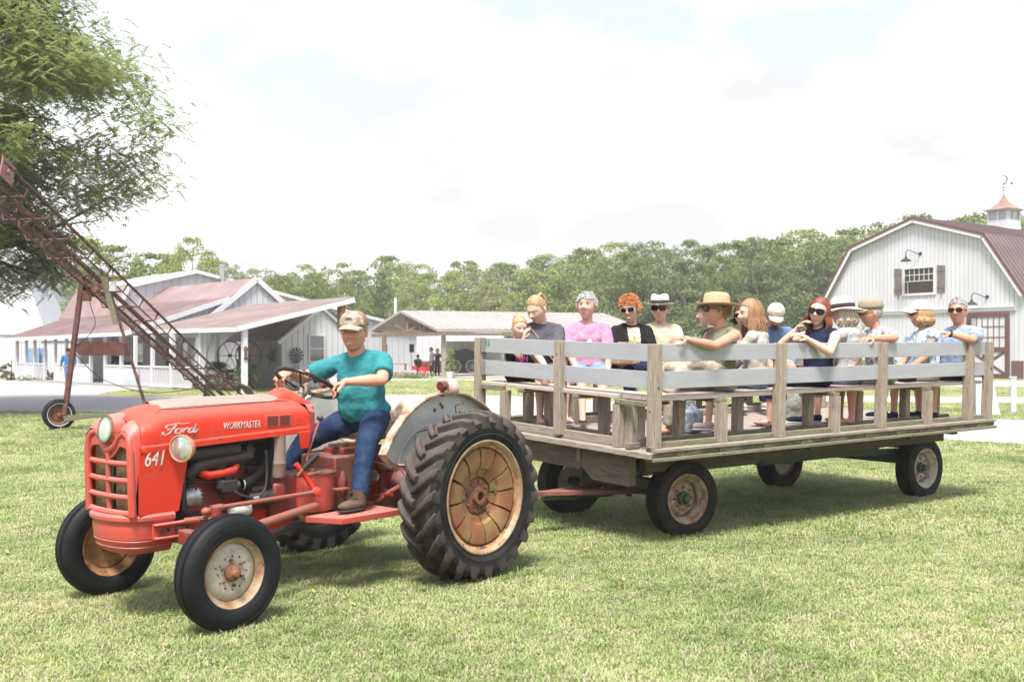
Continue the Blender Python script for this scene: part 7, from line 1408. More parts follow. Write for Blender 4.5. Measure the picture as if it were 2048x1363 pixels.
def locks(mb, T, n, L, a0, a1, seed=0, r0=0.011, wave=0.01, out=0.012, start=0.35, drop=None, up=None):
    rr = random.Random(seed)
    for i in range(n):
        ph = rr.uniform(a0, a1); th0 = rr.uniform(start, 1.3); pts_ = []; f = 1.08 + rr.uniform(0, 0.08); l_ = L * rr.uniform(0.8, 1.1); w = rr.uniform(0, 6)
        for k in range(5): th = th0 + (1.75 - th0) * k / 4; p = hp(th, ph, f, face=False); pts_.append(T @ p)
        e = pts_[-1]; o_ = (e - T.translation); o_.z = 0; o_ = o_.normalized() if o_.length > 1e-6 else Vector((0, 1, 0))
        for k in range(1, 6): pts_.append(e + Vector((0, 0, -l_ * k / 5)) + o_ * (out * math.sin(k * 0.9) + wave * math.sin(w + k * 1.3)) + Vector((wave * math.sin(w + k * 1.7), wave * math.cos(w * 2 + k), 0)))
        mb.tube(pts_, [r0 * 0.5] + [r0] * 5 + [r0 * 0.95, r0 * 0.85, r0 * 0.6, r0 * 0.2], 5, flat=0.6)
def tufts(mb, T, n, L, seed=0, lim=0.03, r0=0.007, lift=0.6, fr=0.05, zmax=1):
    rr = random.Random(seed)
    for i in range(n):
        ph = rr.uniform(0, 6.283); th = rr.uniform(0.05, 1.75); p = hp(th, ph, 1.05, face=False)
        if p.z < (fr if math.sin(ph) > 0.45 else -0.05 if math.sin(ph) < 0 else 0.01): continue
        if p.z > zmax: continue
        nr = p.normalized(); t_ = Vector((rr.gauss(0, 1), rr.gauss(0, 1), rr.gauss(-0.4, .6))); t_ = (t_ - nr * t_.dot(nr)).normalized(); l_ = L * rr.uniform(0.6, 1.2); mb.tube([T @ p, T @ (p + nr * l_ * lift * 0.6 + t_ * l_ * 0.5), T @ (p + nr * l_ * lift * 0.8 + t_ * l_)], [r0, r0 * 0.8, r0 * 0.2], 4)
def TT(mb, q, T, mi=0): o_ = len(mb.v); mb.v.extend(tuple(T @ Vector(v)) for v in q.v); mb.f.extend(tuple(i_ + o_ for i_ in f) for f in q.f); mb.m.extend([mi] * len(q.f))
def brim_cap(T, parent, m, m2=None, patch=None, tall=1.0, name='baseball_cap', squat=False):
    mb = MB(); q = MB(); n, mm = 32, 12; vs = []; fs = []
    for i in range(mm + 1):
        th = (math.pi * 0.5 + 0.05) * i / mm
        for j in range(n):
            ph = 2 * math.pi * j / n; st = math.sin(th) ** (0.75 if not squat else 0.45); vs.append((0.0855 * st * math.cos(ph), 0.104 * st * math.sin(ph) - 0.004, 0.042 + 0.088 * tall * math.cos(th) ** (1 if not squat else 0.6) if math.cos(th) > 0 else 0.040))
    for i in range(mm):
        for j in range(n): a, b_ = i * n + j, i * n + (j + 1) % n; fs.append((a, a + n, b_ + n, b_))
    q.add(vs, fs); TT(mb, q, T)
    for (a0, a1, k) in ((0, 0, 0),): pass
    if m2:
        for f_i, f in enumerate(q.f): c = sum((Vector(q.v[k]) for k in f), Vector()) / 4; mb.m[f_i] = 1 if c.y < 0.03 else 0
    q = MB(); rows = []
    for r_ in np.linspace(0, 1, 6): rows.append([(0.078 * t_ * (1 - 0.12 * r_ * r_), 0.083 + (0.02 - 0.075 * t_ * t_ * 0.8) + r_ * 0.078 * (1 - 0.32 * t_ * t_), 0.046 - 0.020 * t_ * t_ - 0.022 * r_) for t_ in np.linspace(-1, 1, 13)])
    loft_sections(q, rows); TT(mb, q, T); o = mb.build(name, [m, m2 or m], parent); s_ = o.modifiers.new('s', 'SOLIDIFY'); s_.thickness = 0.004; s_.offset = 1
    if patch: p = MB(); q = MB(); q.ell((0.0, 0.088, 0.088), (0.026, 0.008, 0.013), 12, 6); TT(p, q, T); p.build('cap_patch', patch, parent)
    return o
def brim_hat(T, parent, m, mband, brim=0.075, crown=0.10, droop=0.02, name='straw_hat', pinch=True, tilt=None, cw=0.0865, curl=0.0):
    mb = MB(); n = 40
    prof = [(1.0 , -0.004), (1.02, 0.0), (1.0, 0.02), (0.96, crown * 0.6), (0.90, crown * 0.88), (0.78, crown), (0.45, crown * 0.96), (0.0, crown * 0.90)]
    vs = []; fs = []
    for f, h in prof:
        for j in range(n):
            ph = 2 * math.pi * j / n; x, y = cw * f * math.cos(ph), (cw + 0.018) * f * math.sin(ph); z = 0.045 + h
            if pinch and h > crown * 0.8: z -= 0.018 * math.exp(-(x / 0.03) ** 2); 
            vs.append((x, y, z))
    for i in range(len(prof) - 1):
        for j in range(n): a, b_ = i * n + j, i * n + (j + 1) % n; fs.append((a, a + n, b_ + n, b_))
    q = MB(); q.add(vs, fs); vs = []; fs = []
    for k in range(6):
        r_ = k / 5
        for j in range(n): ph = 2 * math.pi * j / n; f = brim * r_; vs.append(((cw + f) * math.cos(ph), (cw + 0.018 + f) * math.sin(ph), 0.043 - droop * r_ * (0.4 + 0.6 * abs(math.sin(ph))) * (1 - curl) + curl * 0.03 * r_ * r_ * abs(math.cos(ph))))
    for i in range(5):
        for j in range(n): a, b_ = i * n + j, i * n + (j + 1) % n; fs.append((a, b_, b_ + n, a + n))
    q.add(vs, fs); TT(mb, q, T); h = bpy.data.objects.new(name, None); COL.objects.link(h); h.parent = parent
    o = mb.build('hat_body', m, h); s_ = o.modifiers.new('s', 'SOLIDIFY'); s_.thickness = 0.003
    if mband:
        mb = MB(); q = MB(); vs = []; fs = []
        for i, (f, z) in enumerate(((1.035, 0.047), (1.03, 0.060), (1.01, 0.082))):
            for j in range(n): ph = 2 * math.pi * j / n; vs.append((cw * f * math.cos(ph), (cw + 0.018) * f * math.sin(ph), z))
        for i in range(2):
            for j in range(n): a, b_ = i * n + j, i * n + (j + 1) % n; fs.append((a, b_, b_ + n, a + n))
        q.add(vs, fs); TT(mb, q, T); o = mb.build('hat_band', mband, h); s_ = o.modifiers.new('s', 'SOLIDIFY'); s_.thickness = 0.003
    return h
M_lensd = mat('dark_sunglass_lens', (0.010, 0.010, 0.013), 0.15, spec=0.25)
def shades(T, parent, fm, big=1.0, name='sunglasses'):
    g = bpy.data.objects.new(name, None); COL.objects.link(g); g.parent = parent
    mb = MB(); q = MB()
    for s in (1, -1):
        for (e, yo, mi_) in ((1.0, 0, 1), (1.22, -0.002, 0)):
            pp = [(s * 0.034 + 0.025 * big * e * c * (abs(c) ** -0.35 if abs(c) > .01 else 1), 0.006 + 0.0185 * big * e * d_ * (abs(d_) ** -0.35 if abs(d_) > .01 else 1)) for c, d_ in ((math.cos(a), math.sin(a)) for a in np.linspace(0, 2 * math.pi, 17)[:-1])]
            k = MB(); k.add([(x, 0.1035 + yo - 0.35 * max(0, abs(x) - 0.02) + (0.0015 if mi_ else 0), z) for x, z in pp], [tuple(range(16))]); k.add([(x, 0.0985 + yo - 0.35 * max(0, abs(x) - 0.02), z) for x, z in pp], [tuple(range(16))]); o_ = 0; k.add([], []); k.f += [(i, (i + 1) % 16, 16 + (i + 1) % 16, 16 + i) for i in range(16)]; k.m += [0] * 16; TT(mb, k, T, mi_)
    q.box((0, 0.104, 0.010), (0.02, 0.005, 0.006))
    for s in (1, -1): q.beam((s * 0.062, 0.088, 0.010), (s * 0.083, -0.004, 0.008), 0.003, 0.007)
    TT(mb, q, T); mb.build('glasses_frame', [fm, M_lensd], g, fix=True); return g
def person(label, W, yaw, s=0.93, hs=1.13, skin_='fair', lean=0, twist=0, look=(0, 0), roll=0, shirt=None, sleeve='short', pants=None, leg='long', shoe=None, wide=1.0, belly=0.0, bust=0.0, arms=None, legs=None, hair=None, hat=None, glasses=None, smile=False, vox=0.012, group='people riding on the hay wagon', stand=False, lids=False, fat=0.0, curl=(0.6, 0.6), palm=None, extra=None, clothd=0.030):
    t = thing('person', label, 'person', W, yaw, group); sk = SK[skin_]; S = s
    pel = Vector((0, 0, 0.10 * S)) if not stand else Vector((0, 0, 0.93 * S)); Rl = Matrix.Rotation(-R(lean), 3, 'X'); Rt = Matrix.Rotation(R(twist), 3, 'Z')
    q = lambda x, y, z: pel + Rl @ (Rt @ Vector((x * S, y * S, z * S)) if z > 0.2 else Vector((x * S, y * S, z * S)))
    sw = 0.175 * wide; body = MB(); sh = MB(); pn = MB()
    tor = [((0, 0.0, 0.0), (0.165 * wide, 0.115 + belly * 0.3, 0.11)), ((0, 0.012 + belly * .35, 0.10), (0.148 * wide + belly * .3, 0.108 + belly * 0.75, 0.15)), ((0, 0.01 + belly * .35, 0.19), (0.150 * wide + belly * .3, 0.110 + belly * 0.75, 0.16)), ((0, 0.01 + belly * .12, 0.28), (0.158 * wide + belly * .1, 0.115 + belly * .35, 0.15)), ((0, 0.005, 0.35), (0.162 * wide, 0.112 + belly * .1, 0.12)), ((0, -0.01, 0.42), (0.150 * wide, 0.095, 0.08))]
    RM = Rl @ Rt
    for c, r_ in tor:
        cc = q(*c); body.ell(cc, [k * S * 0.96 for k in r_], 18, 12, RM)
        if c[2] > 0: sh.ell(cc, [k * S + 0.010 for k in r_], 20, 14, RM)
        else: sh.ell(cc + Vector((0, belly * 0.15, 0.05 * S)), [r_[0] * S + 0.02, r_[1] * S + 0.02, 0.085 * S], 20, 12, RM)
    if bust:
        for sd in (1, -1): sh.ell(q(sd * 0.075, 0.085 + bust * .3, 0.30), [k * S for k in (0.07, 0.055 + bust, 0.065)], 14, 10, RM); body.ell(q(sd * 0.075, 0.08 + bust * .3, 0.30), [k * S for k in (0.06, 0.045 + bust, 0.055)], 12, 8, RM)
    nb = q(0, 0.0, 0.46); hy, hpz = look
    HR = Matrix.Rotation(R(hy), 3, 'Z') @ Matrix.Rotation(R(hpz), 3, 'X') @ Matrix.Rotation(R(roll), 3, 'Y')
    neck = nb + Rl @ Vector((0, 0.015 * S, 0.07 * S)); hc = neck + HR @ Vector((0, 0.030 * hs * S, 0.108 * hs * S)); T = Matrix.Translation(hc) @ (HR.to_4x4()) @ Matrix.Scale(hs * S / 0.93, 4)
    blob(body, [q(0, -0.015, 0.43), nb, neck, hc + HR @ Vector((0, -0.02 * S, -0.05 * S))], [0.075 * S, 0.062 * S * (1 + fat), 0.056 * S * (1 + fat), 0.056 * S]); body.ell(hc, [k * S * hs for k in (0.065, 0.08, 0.095)], 16, 10, HR)
    blob(sh, [q(-sw + 0.02, -0.01, 0.435), q(0, -0.015, 0.455), q(sw - 0.02, -0.01, 0.435)], [0.052 * S, 0.066 * S, 0.052 * S]); blob(body, [q(-sw + 0.01, -0.01, 0.43), q(0, -0.015, 0.44), q(sw - 0.01, -0.01, 0.43)], [0.047 * S, 0.055 * S, 0.047 * S])
    la, lf = 0.29 * S, 0.26 * S; hands = MB(); ws = []
    for k, sd in enumerate((1, -1)):       # right arm (+x), left arm (-x)
        shp = q(sd * (sw + 0.012), -0.01, 0.415); spec = (arms or {}).get('R' if sd > 0 else 'L') or ((sd * 0.16, 0.30, 0.08 if not stand else -0.05), (sd * 0.6, -0.3, -0.8)); tgt = Vector(spec[0]); el, wr = (ik(shp, tgt, la, lf, spec[1]) if len(spec) < 4 else (Vector(spec[1]), tgt))
        w_ = 1 + (wide - 1) * 0.5; blob(body, [shp, (shp + el) / 2, el], [0.052 * S * w_, 0.047 * S * w_, 0.041 * S * w_]); blob(body, [el, el.lerp(wr, 0.35), wr], [0.041 * S * w_, 0.042 * S * w_, 0.027 * S])
        if sleeve != 'none':
            e_ = {'short': 0.74, 'cap': 0.15, 'long': 1.0}[sleeve]; m_ = shp.lerp(el, e_); blob(sh, [shp, shp.lerp(m_, 0.5)], [0.066 * S * w_, 0.064 * S * w_]); sh.tube([shp, shp.lerp(m_, 0.5), m_], [0.064 * S * w_, 0.070 * S * w_, 0.073 * S * w_], 14)
            if sleeve == 'long': blob(sh, [el, el.lerp(wr, 0.5)], [0.056 * S, 0.052 * S]); sh.tube([el.lerp(wr, .4), wr], [0.052 * S, 0.042 * S], 12)
        pn_ = (palm or {}).get('R' if sd > 0 else 'L') or (-sd * 0.3, -0.2, -0.95); d_ = (wr - el).normalized(); d2 = spec[2] if len(spec) > 2 else d_; hand(hands, wr, d2, pn_, -sd if Vector(pn_).z <= 0.2 else sd, curl[k], 0.98 * S / 0.93); ws.append((el, wr))
    for sd in (1, -1):
        hip = pel + Vector((sd * 0.09 * S * wide, 0.0, -0.0)); spec = (legs or {}).get('R' if sd > 0 else 'L')
        if spec is None: spec = ((sd * 0.13, 0.42, -0.34 * S), (0, 0.2, 1)) if not stand else ((sd * 0.11, 0.0, 0.09), (0, 1, 0))
        kn, an = ik(hip, spec[0], 0.43 * S, 0.41 * S, spec[1]); wl = 1 + (wide - 1) * 0.8
        blob(body, [hip, hip.lerp(kn, 0.5), kn], [0.082 * S * wl, 0.073 * S * wl, 0.054 * S * wl]); blob(body, [kn, kn.lerp(an, 0.3), kn.lerp(an, .7), an], [0.054 * S, 0.055 * S * wl, 0.040 * S, 0.034 * S])
        if pants is not None:
            blob(pn, [hip, hip.lerp(kn, 0.5)], [0.098 * S * wl, 0.088 * S * wl])
            if leg == 'long': blob(pn, [hip.lerp(kn, 0.5), kn], [0.086 * S * wl, 0.072 * S * wl]); blob(pn, [kn, kn.lerp(an, 0.45)], [0.070 * S * wl, 0.066 * S * wl]); pn.tube([kn.lerp(an, 0.4), an.lerp(kn, 0.02)], [0.065 * S * wl, 0.062 * S], 14)
            elif leg == 'capri': blob(pn, [hip.lerp(kn, 0.5), kn], [0.086 * S * wl, 0.072 * S * wl]); pn.tube([kn, kn.lerp(an, 0.5)], [0.070 * S, 0.068 * S], 14)
            else: pn.tube([hip.lerp(kn, 0.3), hip.lerp(kn, 0.85)], [0.092 * S * wl, 0.080 * S * wl], 14)
        fd = Vector(spec[2]) if len(spec) > 2 else Vector((sd * 0.15, 1, 0)); fd.normalize(); side_ = Vector((fd.y, -fd.x, 0)); FM = Matrix((side_, fd, Vector((0, 0, 1)))).transposed(); hl = an + Vector((0, 0, -0.045 * S))
        body.ell(hl + fd * 0.07 * S, [k_ * S for k_ in (0.036, 0.105, 0.030)], 12, 8, FM); blob(body, [an, hl], [0.036 * S, 0.034 * S])
        if shoe is not None:
            so2 = MB(); up_, sole, kind = shoe
            if kind == 'sandal':
                so2.mi = 1; so2.ell(hl + fd * 0.07 * S + Vector((0, 0, -0.033 * S)), [k_ * S for k_ in (0.045, 0.128, 0.010)], 16, 6, FM); so2.mi = 0; so2.tube([hl + fd * 0.09 * S + side_ * 0.043 * S + Vector((0, 0, -.025 * S)), hl + fd * 0.10 * S + Vector((0, 0, 0.026 * S)), hl + fd * 0.09 * S - side_ * 0.043 * S + Vector((0, 0, -.025 * S))], 0.010 * S, 7); so2.build('sandal', [up_, sole], t)
            else:
                so2.ell(hl + fd * 0.08 * S + Vector((0, 0, -0.004)), [k_ * S for k_ in (0.046, 0.125, 0.038)], 18, 10, FM); so2.ell(hl + fd * 0.0 + Vector((0, 0, 0.01)), [k_ * S for k_ in (0.043, 0.052, 0.05)], 14, 8, FM)
                if kind == 'boot': so2.tube([hl, an + Vector((0, 0, 0.05))], [0.048 * S, 0.05 * S], 14)
                if kind == 'boot': 
                    for k_ in range(4): so2.tube([hl + fd * (0.05 + 0.02 * k_) * S - side_ * 0.02 + Vector((0, 0, 0.045 - 0.006 * k_)), hl + fd * (0.06 + 0.02 * k_) * S + side_ * 0.02 + Vector((0, 0, 0.045 - .006 * k_))], 0.003, 5)
                so2.mi = 1; so2.ell(hl + fd * 0.075 * S + Vector((0, 0, -0.034 * S)), [k_ * S for k_ in (0.05, 0.138, 0.016)], 18, 6, FM); so2.build('boot' if kind == 'boot' else 'shoe', [up_, sole], t)
    me = remeshed(body, vox); q2 = MB(); q2.v = [tuple(v.co) for v in me.vertices]; q2.f = [tuple(p.vertices) for p in me.polygons]; q2.m = [0] * len(q2.f); bpy.data.meshes.remove(me)
    face_mesh(q2, T, None, smile, glasses is None, fat, lids); o_ = len(q2.v); q2.v += hands.v; q2.f += [tuple(i + o_ for i in f) for f in hands.f]; q2.m += [0] * len(hands.f)
    hm = hair[1] if hair else M_bark; q2.build('body', [sk, M_lip, M_eyew, M_iris, hm, M_teeth], t, fix=False)
    if shirt is not None: me = remeshed(sh, vox, 14, clothd); me.materials.append(shirt); link('shirt', me, t)
    if pants is not None:
        pn.ell(pel, [k * S + 0.012 for k in (0.168 * wide, 0.118 + belly * .3, 0.115)], 18, 12, Rl); me = remeshed(pn, vox, 5, 0.018, 0.07); me.materials.append(pants); link('trousers' if leg in ('long', 'capri') else 'shorts', me, t)
    if hair:
        st, hm = hair[0], hair[1]; mb = MB()
        if st == 'short': cap_hair(mb, T, 1.055, 0.066, 0.012, -0.05, 0.003); tufts(mb, T, 600, 0.024, 3, r0=0.003, lift=0.2, fr=0.062, zmax=1 if not hat else 0.03)
        elif st == 'spiky': cap_hair(mb, T, 1.09, 0.068, 0.0, -0.055, 0.005); tufts(mb, T, 900, 0.034, 4, r0=0.0036, lift=0.34, fr=0.05)
        elif st == 'curly': cap_hair(mb, T, 1.12 if not hat else 1.08, 0.066, -0.02, -0.07, 0.010); tufts(mb, T, 1200, 0.046, 6, r0=0.0045, lift=0.5, fr=0.05, zmax=1 if not hat else 0.03)
        elif st == 'pony':
            cap_hair(mb, T, 1.06, 0.078, 0.005, -0.05, 0.002); b0 = T @ Vector((0, -0.075, 0.085))
            for k in range(26): a = random.uniform(0, 6.28); r_ = random.uniform(0, 0.028); o2 = HR @ Vector((math.cos(a) * r_, -0.045 + math.sin(a) * r_, 0)); mb.tube([T @ Vector((0, -0.06, 0.08)), b0 + o2 * 0.6 + Vector((0, 0, 0.02)), b0 + o2 * 1.3 + Vector((0, 0, -0.04)), b0 + o2 * 1.2 + Vector((0, 0, -0.12)), b0 + o2 * 0.9 + Vector((0, 0, -0.19 - random.uniform(0, .04)))], [0.008, 0.011, 0.012, 0.009, 0.002], 5)
        elif st == 'long': cap_hair(mb, T, 1.08, 0.078, 0.0, -0.06, 0.002); locks(mb, T, 230, hair[2], R(172), R(368), seed=8, r0=0.0065, wave=0.014, out=0.016); locks(mb, T, 40, hair[2] * 0.9, R(152), R(185), seed=9, r0=0.006); locks(mb, T, 40, hair[2] * 0.9, R(-5), R(28), seed=12, r0=0.006)
        elif st == 'bob': locks(mb, T, 260, hair[2], R(162), R(378), seed=10, r0=0.0068, out=0.02, wave=0.014); cap_hair(mb, T, 1.07, 0.056, -0.01, -0.06, 0.004)
        mb.build('hair', hm, t, fix=False)
    if hat: hat(T, t)
    if glasses: shades(T, t, glasses[0], glasses[1])
    if extra: extra(t, T, q, ws, RM)
    return t
def front_panel(t, q, RM, hw, m, name):
    sh_ = next(c for c in t.children if c.name.startswith('shirt')); me = sh_.data; o0 = q(0, 0, 0.3); inv = RM.inverted(); mb = MB(); idx = {}; vs = []; fs = []
    for p in me.polygons:
        c = inv @ (p.center - o0)
        if abs(c.x) < hw * (1.15 - 0.8 * max(0, c.z)) and c.y > 0.03 and -0.22 < c.z < 0.15:
            f = []
            for i in p.vertices:
                if i not in idx: idx[i] = len(vs); v = me.vertices[i]; vs.append(v.co + v.normal * 0.005)
                f.append(idx[i])
            fs.append(tuple(f))
    mb.add(vs, fs); mb.build(name, m, t, fix=False)
def print_blotch(n, base, blots, sc=22):
    m = cloth(n, base, blots[0], sc=sc, mw=(0.54, 0.56), c3=blots[1], s3=sc * 1.3, w3=(0.58, 0.60)); return m
# ---- the driver
M_teal = cloth('heather_teal_shirt', (0.024, 0.20, 0.225), (0.05, 0.27, 0.29), sc=160, mw=(0.4, 0.6)); M_jean = cloth('blue_denim', (0.0119, 0.0262, 0.0688), (0.0238, 0.0477, 0.1094), sc=14, mw=(0.4, 0.65))
M_boot = mat('brown_suede_boot', (0.0910, 0.0527, 0.0300), 0.85, col2=(0.1300, 0.0806, 0.0510), scale=15, bump=0.2); M_solek = mat('black_sole', (0.02, 0.02, 0.02), 0.8); M_camo = cloth('camouflage_cap_cloth', (0.38, 0.32, 0.26), (0.27, 0.20, 0.15), sc=16, mw=(0.50, 0.55), c3=(0.50, 0.42, 0.34), s3=26, w3=(0.55, 0.58)); M_tan2 = cloth('brown_cap_cloth', (0.26, 0.15, 0.10), (0.32, 0.2, 0.14))
M_greyhair = hairm('grey_hair', (0.30, 0.28, 0.27), (0.45, 0.43, 0.41)); M_plain = cloth('dark_stitching', (0.04, 0.03, 0.03))
DM = TR @ Matrix.Translation((0.20, 0, 1.035)) @ Matrix.Rotation(R(-90), 4, 'Z')
def wl(p): return DM.inverted() @ (TR @ Vector(p))      # tractor point -> driver's own frame
def rim(a): return SC + (sx * math.cos(a) + sy * math.sin(a)) * SRAD
def rim_near(x, y): return min((rim(a) for a in np.linspace(0, 6.283, 90)), key=lambda p: (p.x - x) ** 2 + (p.y - y) ** 2)
hR, hL = rim_near(0.84, -0.22), rim_near(0.70, 0.22)
def driver_extra(t, T, q, ws, RM):
    mb = MB(); mb.lathe([(0.080, -0.004), (0.085, 0.0), (0.080, 0.006)], q(0, 0.008, 0.462), tuple(RM @ Vector((0, 0.28, 1))), 26); mb.build('collar', M_plain, t)
    p = MB()
    for st in ([(-.022, .0), (-.014, .012), (-.008, .0), (-.016, -.004)], [(-.008, .004), (.0, .012), (.004, .0), (.0, -.010)], [(.004, .004), (.012, .012), (.016, .0), (.024, .006)], [(-.02, -.006), (.0, .002), (.02, -.006)]): q_ = MB(); q_.tube([(x, 0.0985 - abs(x) * .12 - z * .25, 0.084 + z) for x, z in st], 0.0019, 5); TT(p, q_, T)
    p.build('cap_emblem', M_plain, t)
person('heavyset tractor driver in teal T-shirt, jeans and camouflage cap gripping the steering wheel', DM.to_translation(), R(230.185 - 90), s=1.0, hs=1.11, skin_='red', lean=11, twist=14, look=(30, -4), roll=0, shirt=M_teal, sleeve='short', pants=M_jean, wide=1.13, belly=0.055, shoe=(M_boot, M_solek, 'boot'), vox=0.009, fat=0.22, smile=True, group=None,
       arms={'R': (wl(hR + Vector((-0.082, -0.008, 0.045))), (0.9, -0.2, -0.5), (wl(hR) - wl(hR + Vector((-0.082, -0.008, 0.028))))), 'L': (wl(hL + Vector((-0.075, 0.045, 0.045))), (-0.9, -0.5, -0.25), (wl(hL) - wl(hL + Vector((-0.075, 0.045, 0.028)))))}, palm={'R': (0.15, 0.3, -1), 'L': (0.1, 0.3, -1)}, curl=(1.35, 1.35),
       legs={'L': (wl((0.70, 0.47, 0.625)), (-0.4, 0.5, 1), (-0.10, 1, 0)), 'R': (wl((0.75, -0.40, 0.625)), (0.4, 0.5, 1), (0.15, 1, 0))}, hair=('short', M_greyhair), hat=lambda T, t: brim_cap(T, t, M_camo, M_tan2), extra=driver_extra)
# ---- passengers; wagon coordinates x (to the rear), y (to the far side)
def WP(x, y, dz=0.0): return WB_M @ Vector((x, y, BT + dz))
WA = 36.322
def WE(x, y, face, el, wr, dz=0.0):
    M_ = (Matrix.Translation(WP(x, y, dz)) @ Matrix.Rotation(R(WA + face), 4, 'Z')).inverted(); e_, w_ = M_ @ (WB_M @ Vector(el)), M_ @ (WB_M @ Vector(wr)); return (w_, e_, (w_ - e_), 1)
def ride(label, x, y, face, **k):
    """face: degrees from the wagon's +y (far side), positive towards the front of the wagon (left in the picture)"""
    dz = k.pop('dz', 0.0); k['s'] = k.get('s', 0.93) * (1.03 if k.get('s', .93) > 0.8 else 1); return person(label, WP(x, y, dz), R(WA + face), **k)
M_navy = cloth('navy_cloth', (0.012, 0.018, 0.05)); M_blk = cloth('black_cloth', (0.014, 0.013, 0.014)); M_olive = cloth('olive_tank_cloth', (0.17, 0.165, 0.105)); M_beige = cloth('pale_beige_cloth', (0.50, 0.46, 0.40), (0.56, 0.52, 0.46)); M_khaki = cloth('khaki_cloth', (0.42, 0.37, 0.29)); M_grey = cloth('charcoal_cloth', (0.085, 0.085, 0.10)); M_pink = cloth('washed_pink_cloth', (0.50, 0.22, 0.33), (0.56, 0.27, 0.38)); M_cream = cloth('cream_cloth', (0.64, 0.56, 0.38), (0.68, 0.60, 0.43)); M_bluesh = cloth('chambray_cloth', (0.13, 0.20, 0.33), (0.17, 0.25, 0.39)); M_lblue = cloth('light_blue_heather', (0.30, 0.38, 0.56), (0.36, 0.44, 0.62), sc=120)
M_floral = print_blotch('white_floral_shirt', (0.66, 0.63, 0.66), ((0.30, 0.27, 0.38), (0.20, 0.20, 0.24))); M_bfl = print_blotch('blue_floral_top', (0.62, 0.70, 0.74), ((0.16, 0.30, 0.50), (0.34, 0.52, 0.66)), 26); M_speck = cloth('speckled_cardigan', (0.60, 0.57, 0.55), (0.28, 0.27, 0.28), sc=90, mw=(0.5, 0.54)); M_yfl = print_blotch('yellow_floral_blouse', (0.66, 0.60, 0.46), ((0.60, 0.42, 0.12), (0.12, 0.12, 0.14)), 24); M_den = cloth('light_denim', (0.16, 0.24, 0.38), (0.25, 0.33, 0.46), sc=12); M_tan = cloth('tan_strap', (0.34, 0.24, 0.15))
M_straw = mat('woven_straw', (0.52, 0.34, 0.20), 0.8, col2=(0.60, 0.42, 0.27), scale=60, bump=0.4, bscale=120); M_whstraw = mat('white_woven_straw', (0.70, 0.67, 0.60), 0.8, col2=(0.62, 0.58, 0.50), scale=60, bump=0.3, bscale=120); M_mesh = cloth('pale_grey_mesh', (0.52, 0.55, 0.60)); M_offw = cloth('off_white_cap_cloth', (0.62, 0.58, 0.52)); M_khcap = cloth('khaki_cap_cloth', (0.33, 0.27, 0.19), (0.38, 0.32, 0.23))
H_blond = hairm('dark_blond_hair', (0.33, 0.20, 0.10), (0.48, 0.32, 0.18)); H_red = hairm('ginger_hair', (0.50, 0.17, 0.05), (0.62, 0.28, 0.10)); H_aub = hairm('auburn_hair', (0.13, 0.035, 0.02), (0.26, 0.075, 0.035)); H_lb = hairm('long_light_brown_hair', (0.30, 0.15, 0.075), (0.42, 0.24, 0.13)); H_plat = hairm('white_blond_hair', (0.55, 0.45, 0.34), (0.66, 0.57, 0.46)); H_silver = hairm('silver_hair', (0.42, 0.42, 0.43), (0.60, 0.60, 0.60)); H_dk = hairm('dark_brown_hair', (0.05, 0.022, 0.015), (0.10, 0.04, 0.025)); H_curl = hairm('curly_brown_hair', (0.20, 0.11, 0.055), (0.34, 0.20, 0.10)); H_sand = hairm('sandy_hair', (0.42, 0.24, 0.12), (0.54, 0.34, 0.18))
FL = (mat('sandal_strap', (0.05, 0.05, 0.06), 0.6), mat('sandal_sole', (0.12, 0.07, 0.05), 0.8), 'sandal'); FLP = (mat('lilac_sandal', (0.62, 0.45, 0.62), 0.6), mat('lilac_sole', (0.55, 0.4, 0.55), 0.7), 'sandal'); SNK = (M_navy, M_trim, 'shoe'); SNW = (mat('white_sneaker', (0.62, 0.60, 0.60), 0.7, col2=(0.45, 0.4, 0.5), scale=20, mixw=(.55, .6)), M_trim, 'shoe'); SNP = (mat('pale_pink_shoe', (0.62, 0.45, 0.40), 0.7), M_trim, 'shoe'); SNG = (mat('green_sneaker', (0.02, 0.22, 0.12), 0.6), M_trim, 'shoe')
Fb = mat('black_spectacle_frame', (0.012, 0.012, 0.012), 0.3); Fw = mat('lilac_white_frame', (0.66, 0.60, 0.68), 0.3); Fa = mat('amber_frame', (0.45, 0.26, 0.06), 0.3)
ELB = {'straw': ((0.70, -0.015, 0.83), (0.41, 0.04, 0.885)), 'navy': ((2.21, -0.05, 0.76), (1.98, 0.03, 0.885)), 'khaki': ((3.34, 0.02, 0.89), (3.05, 0.07, 0.885)), 'blue': ((4.72, -0.01, 0.87), (4.50, 0.12, 0.93))}
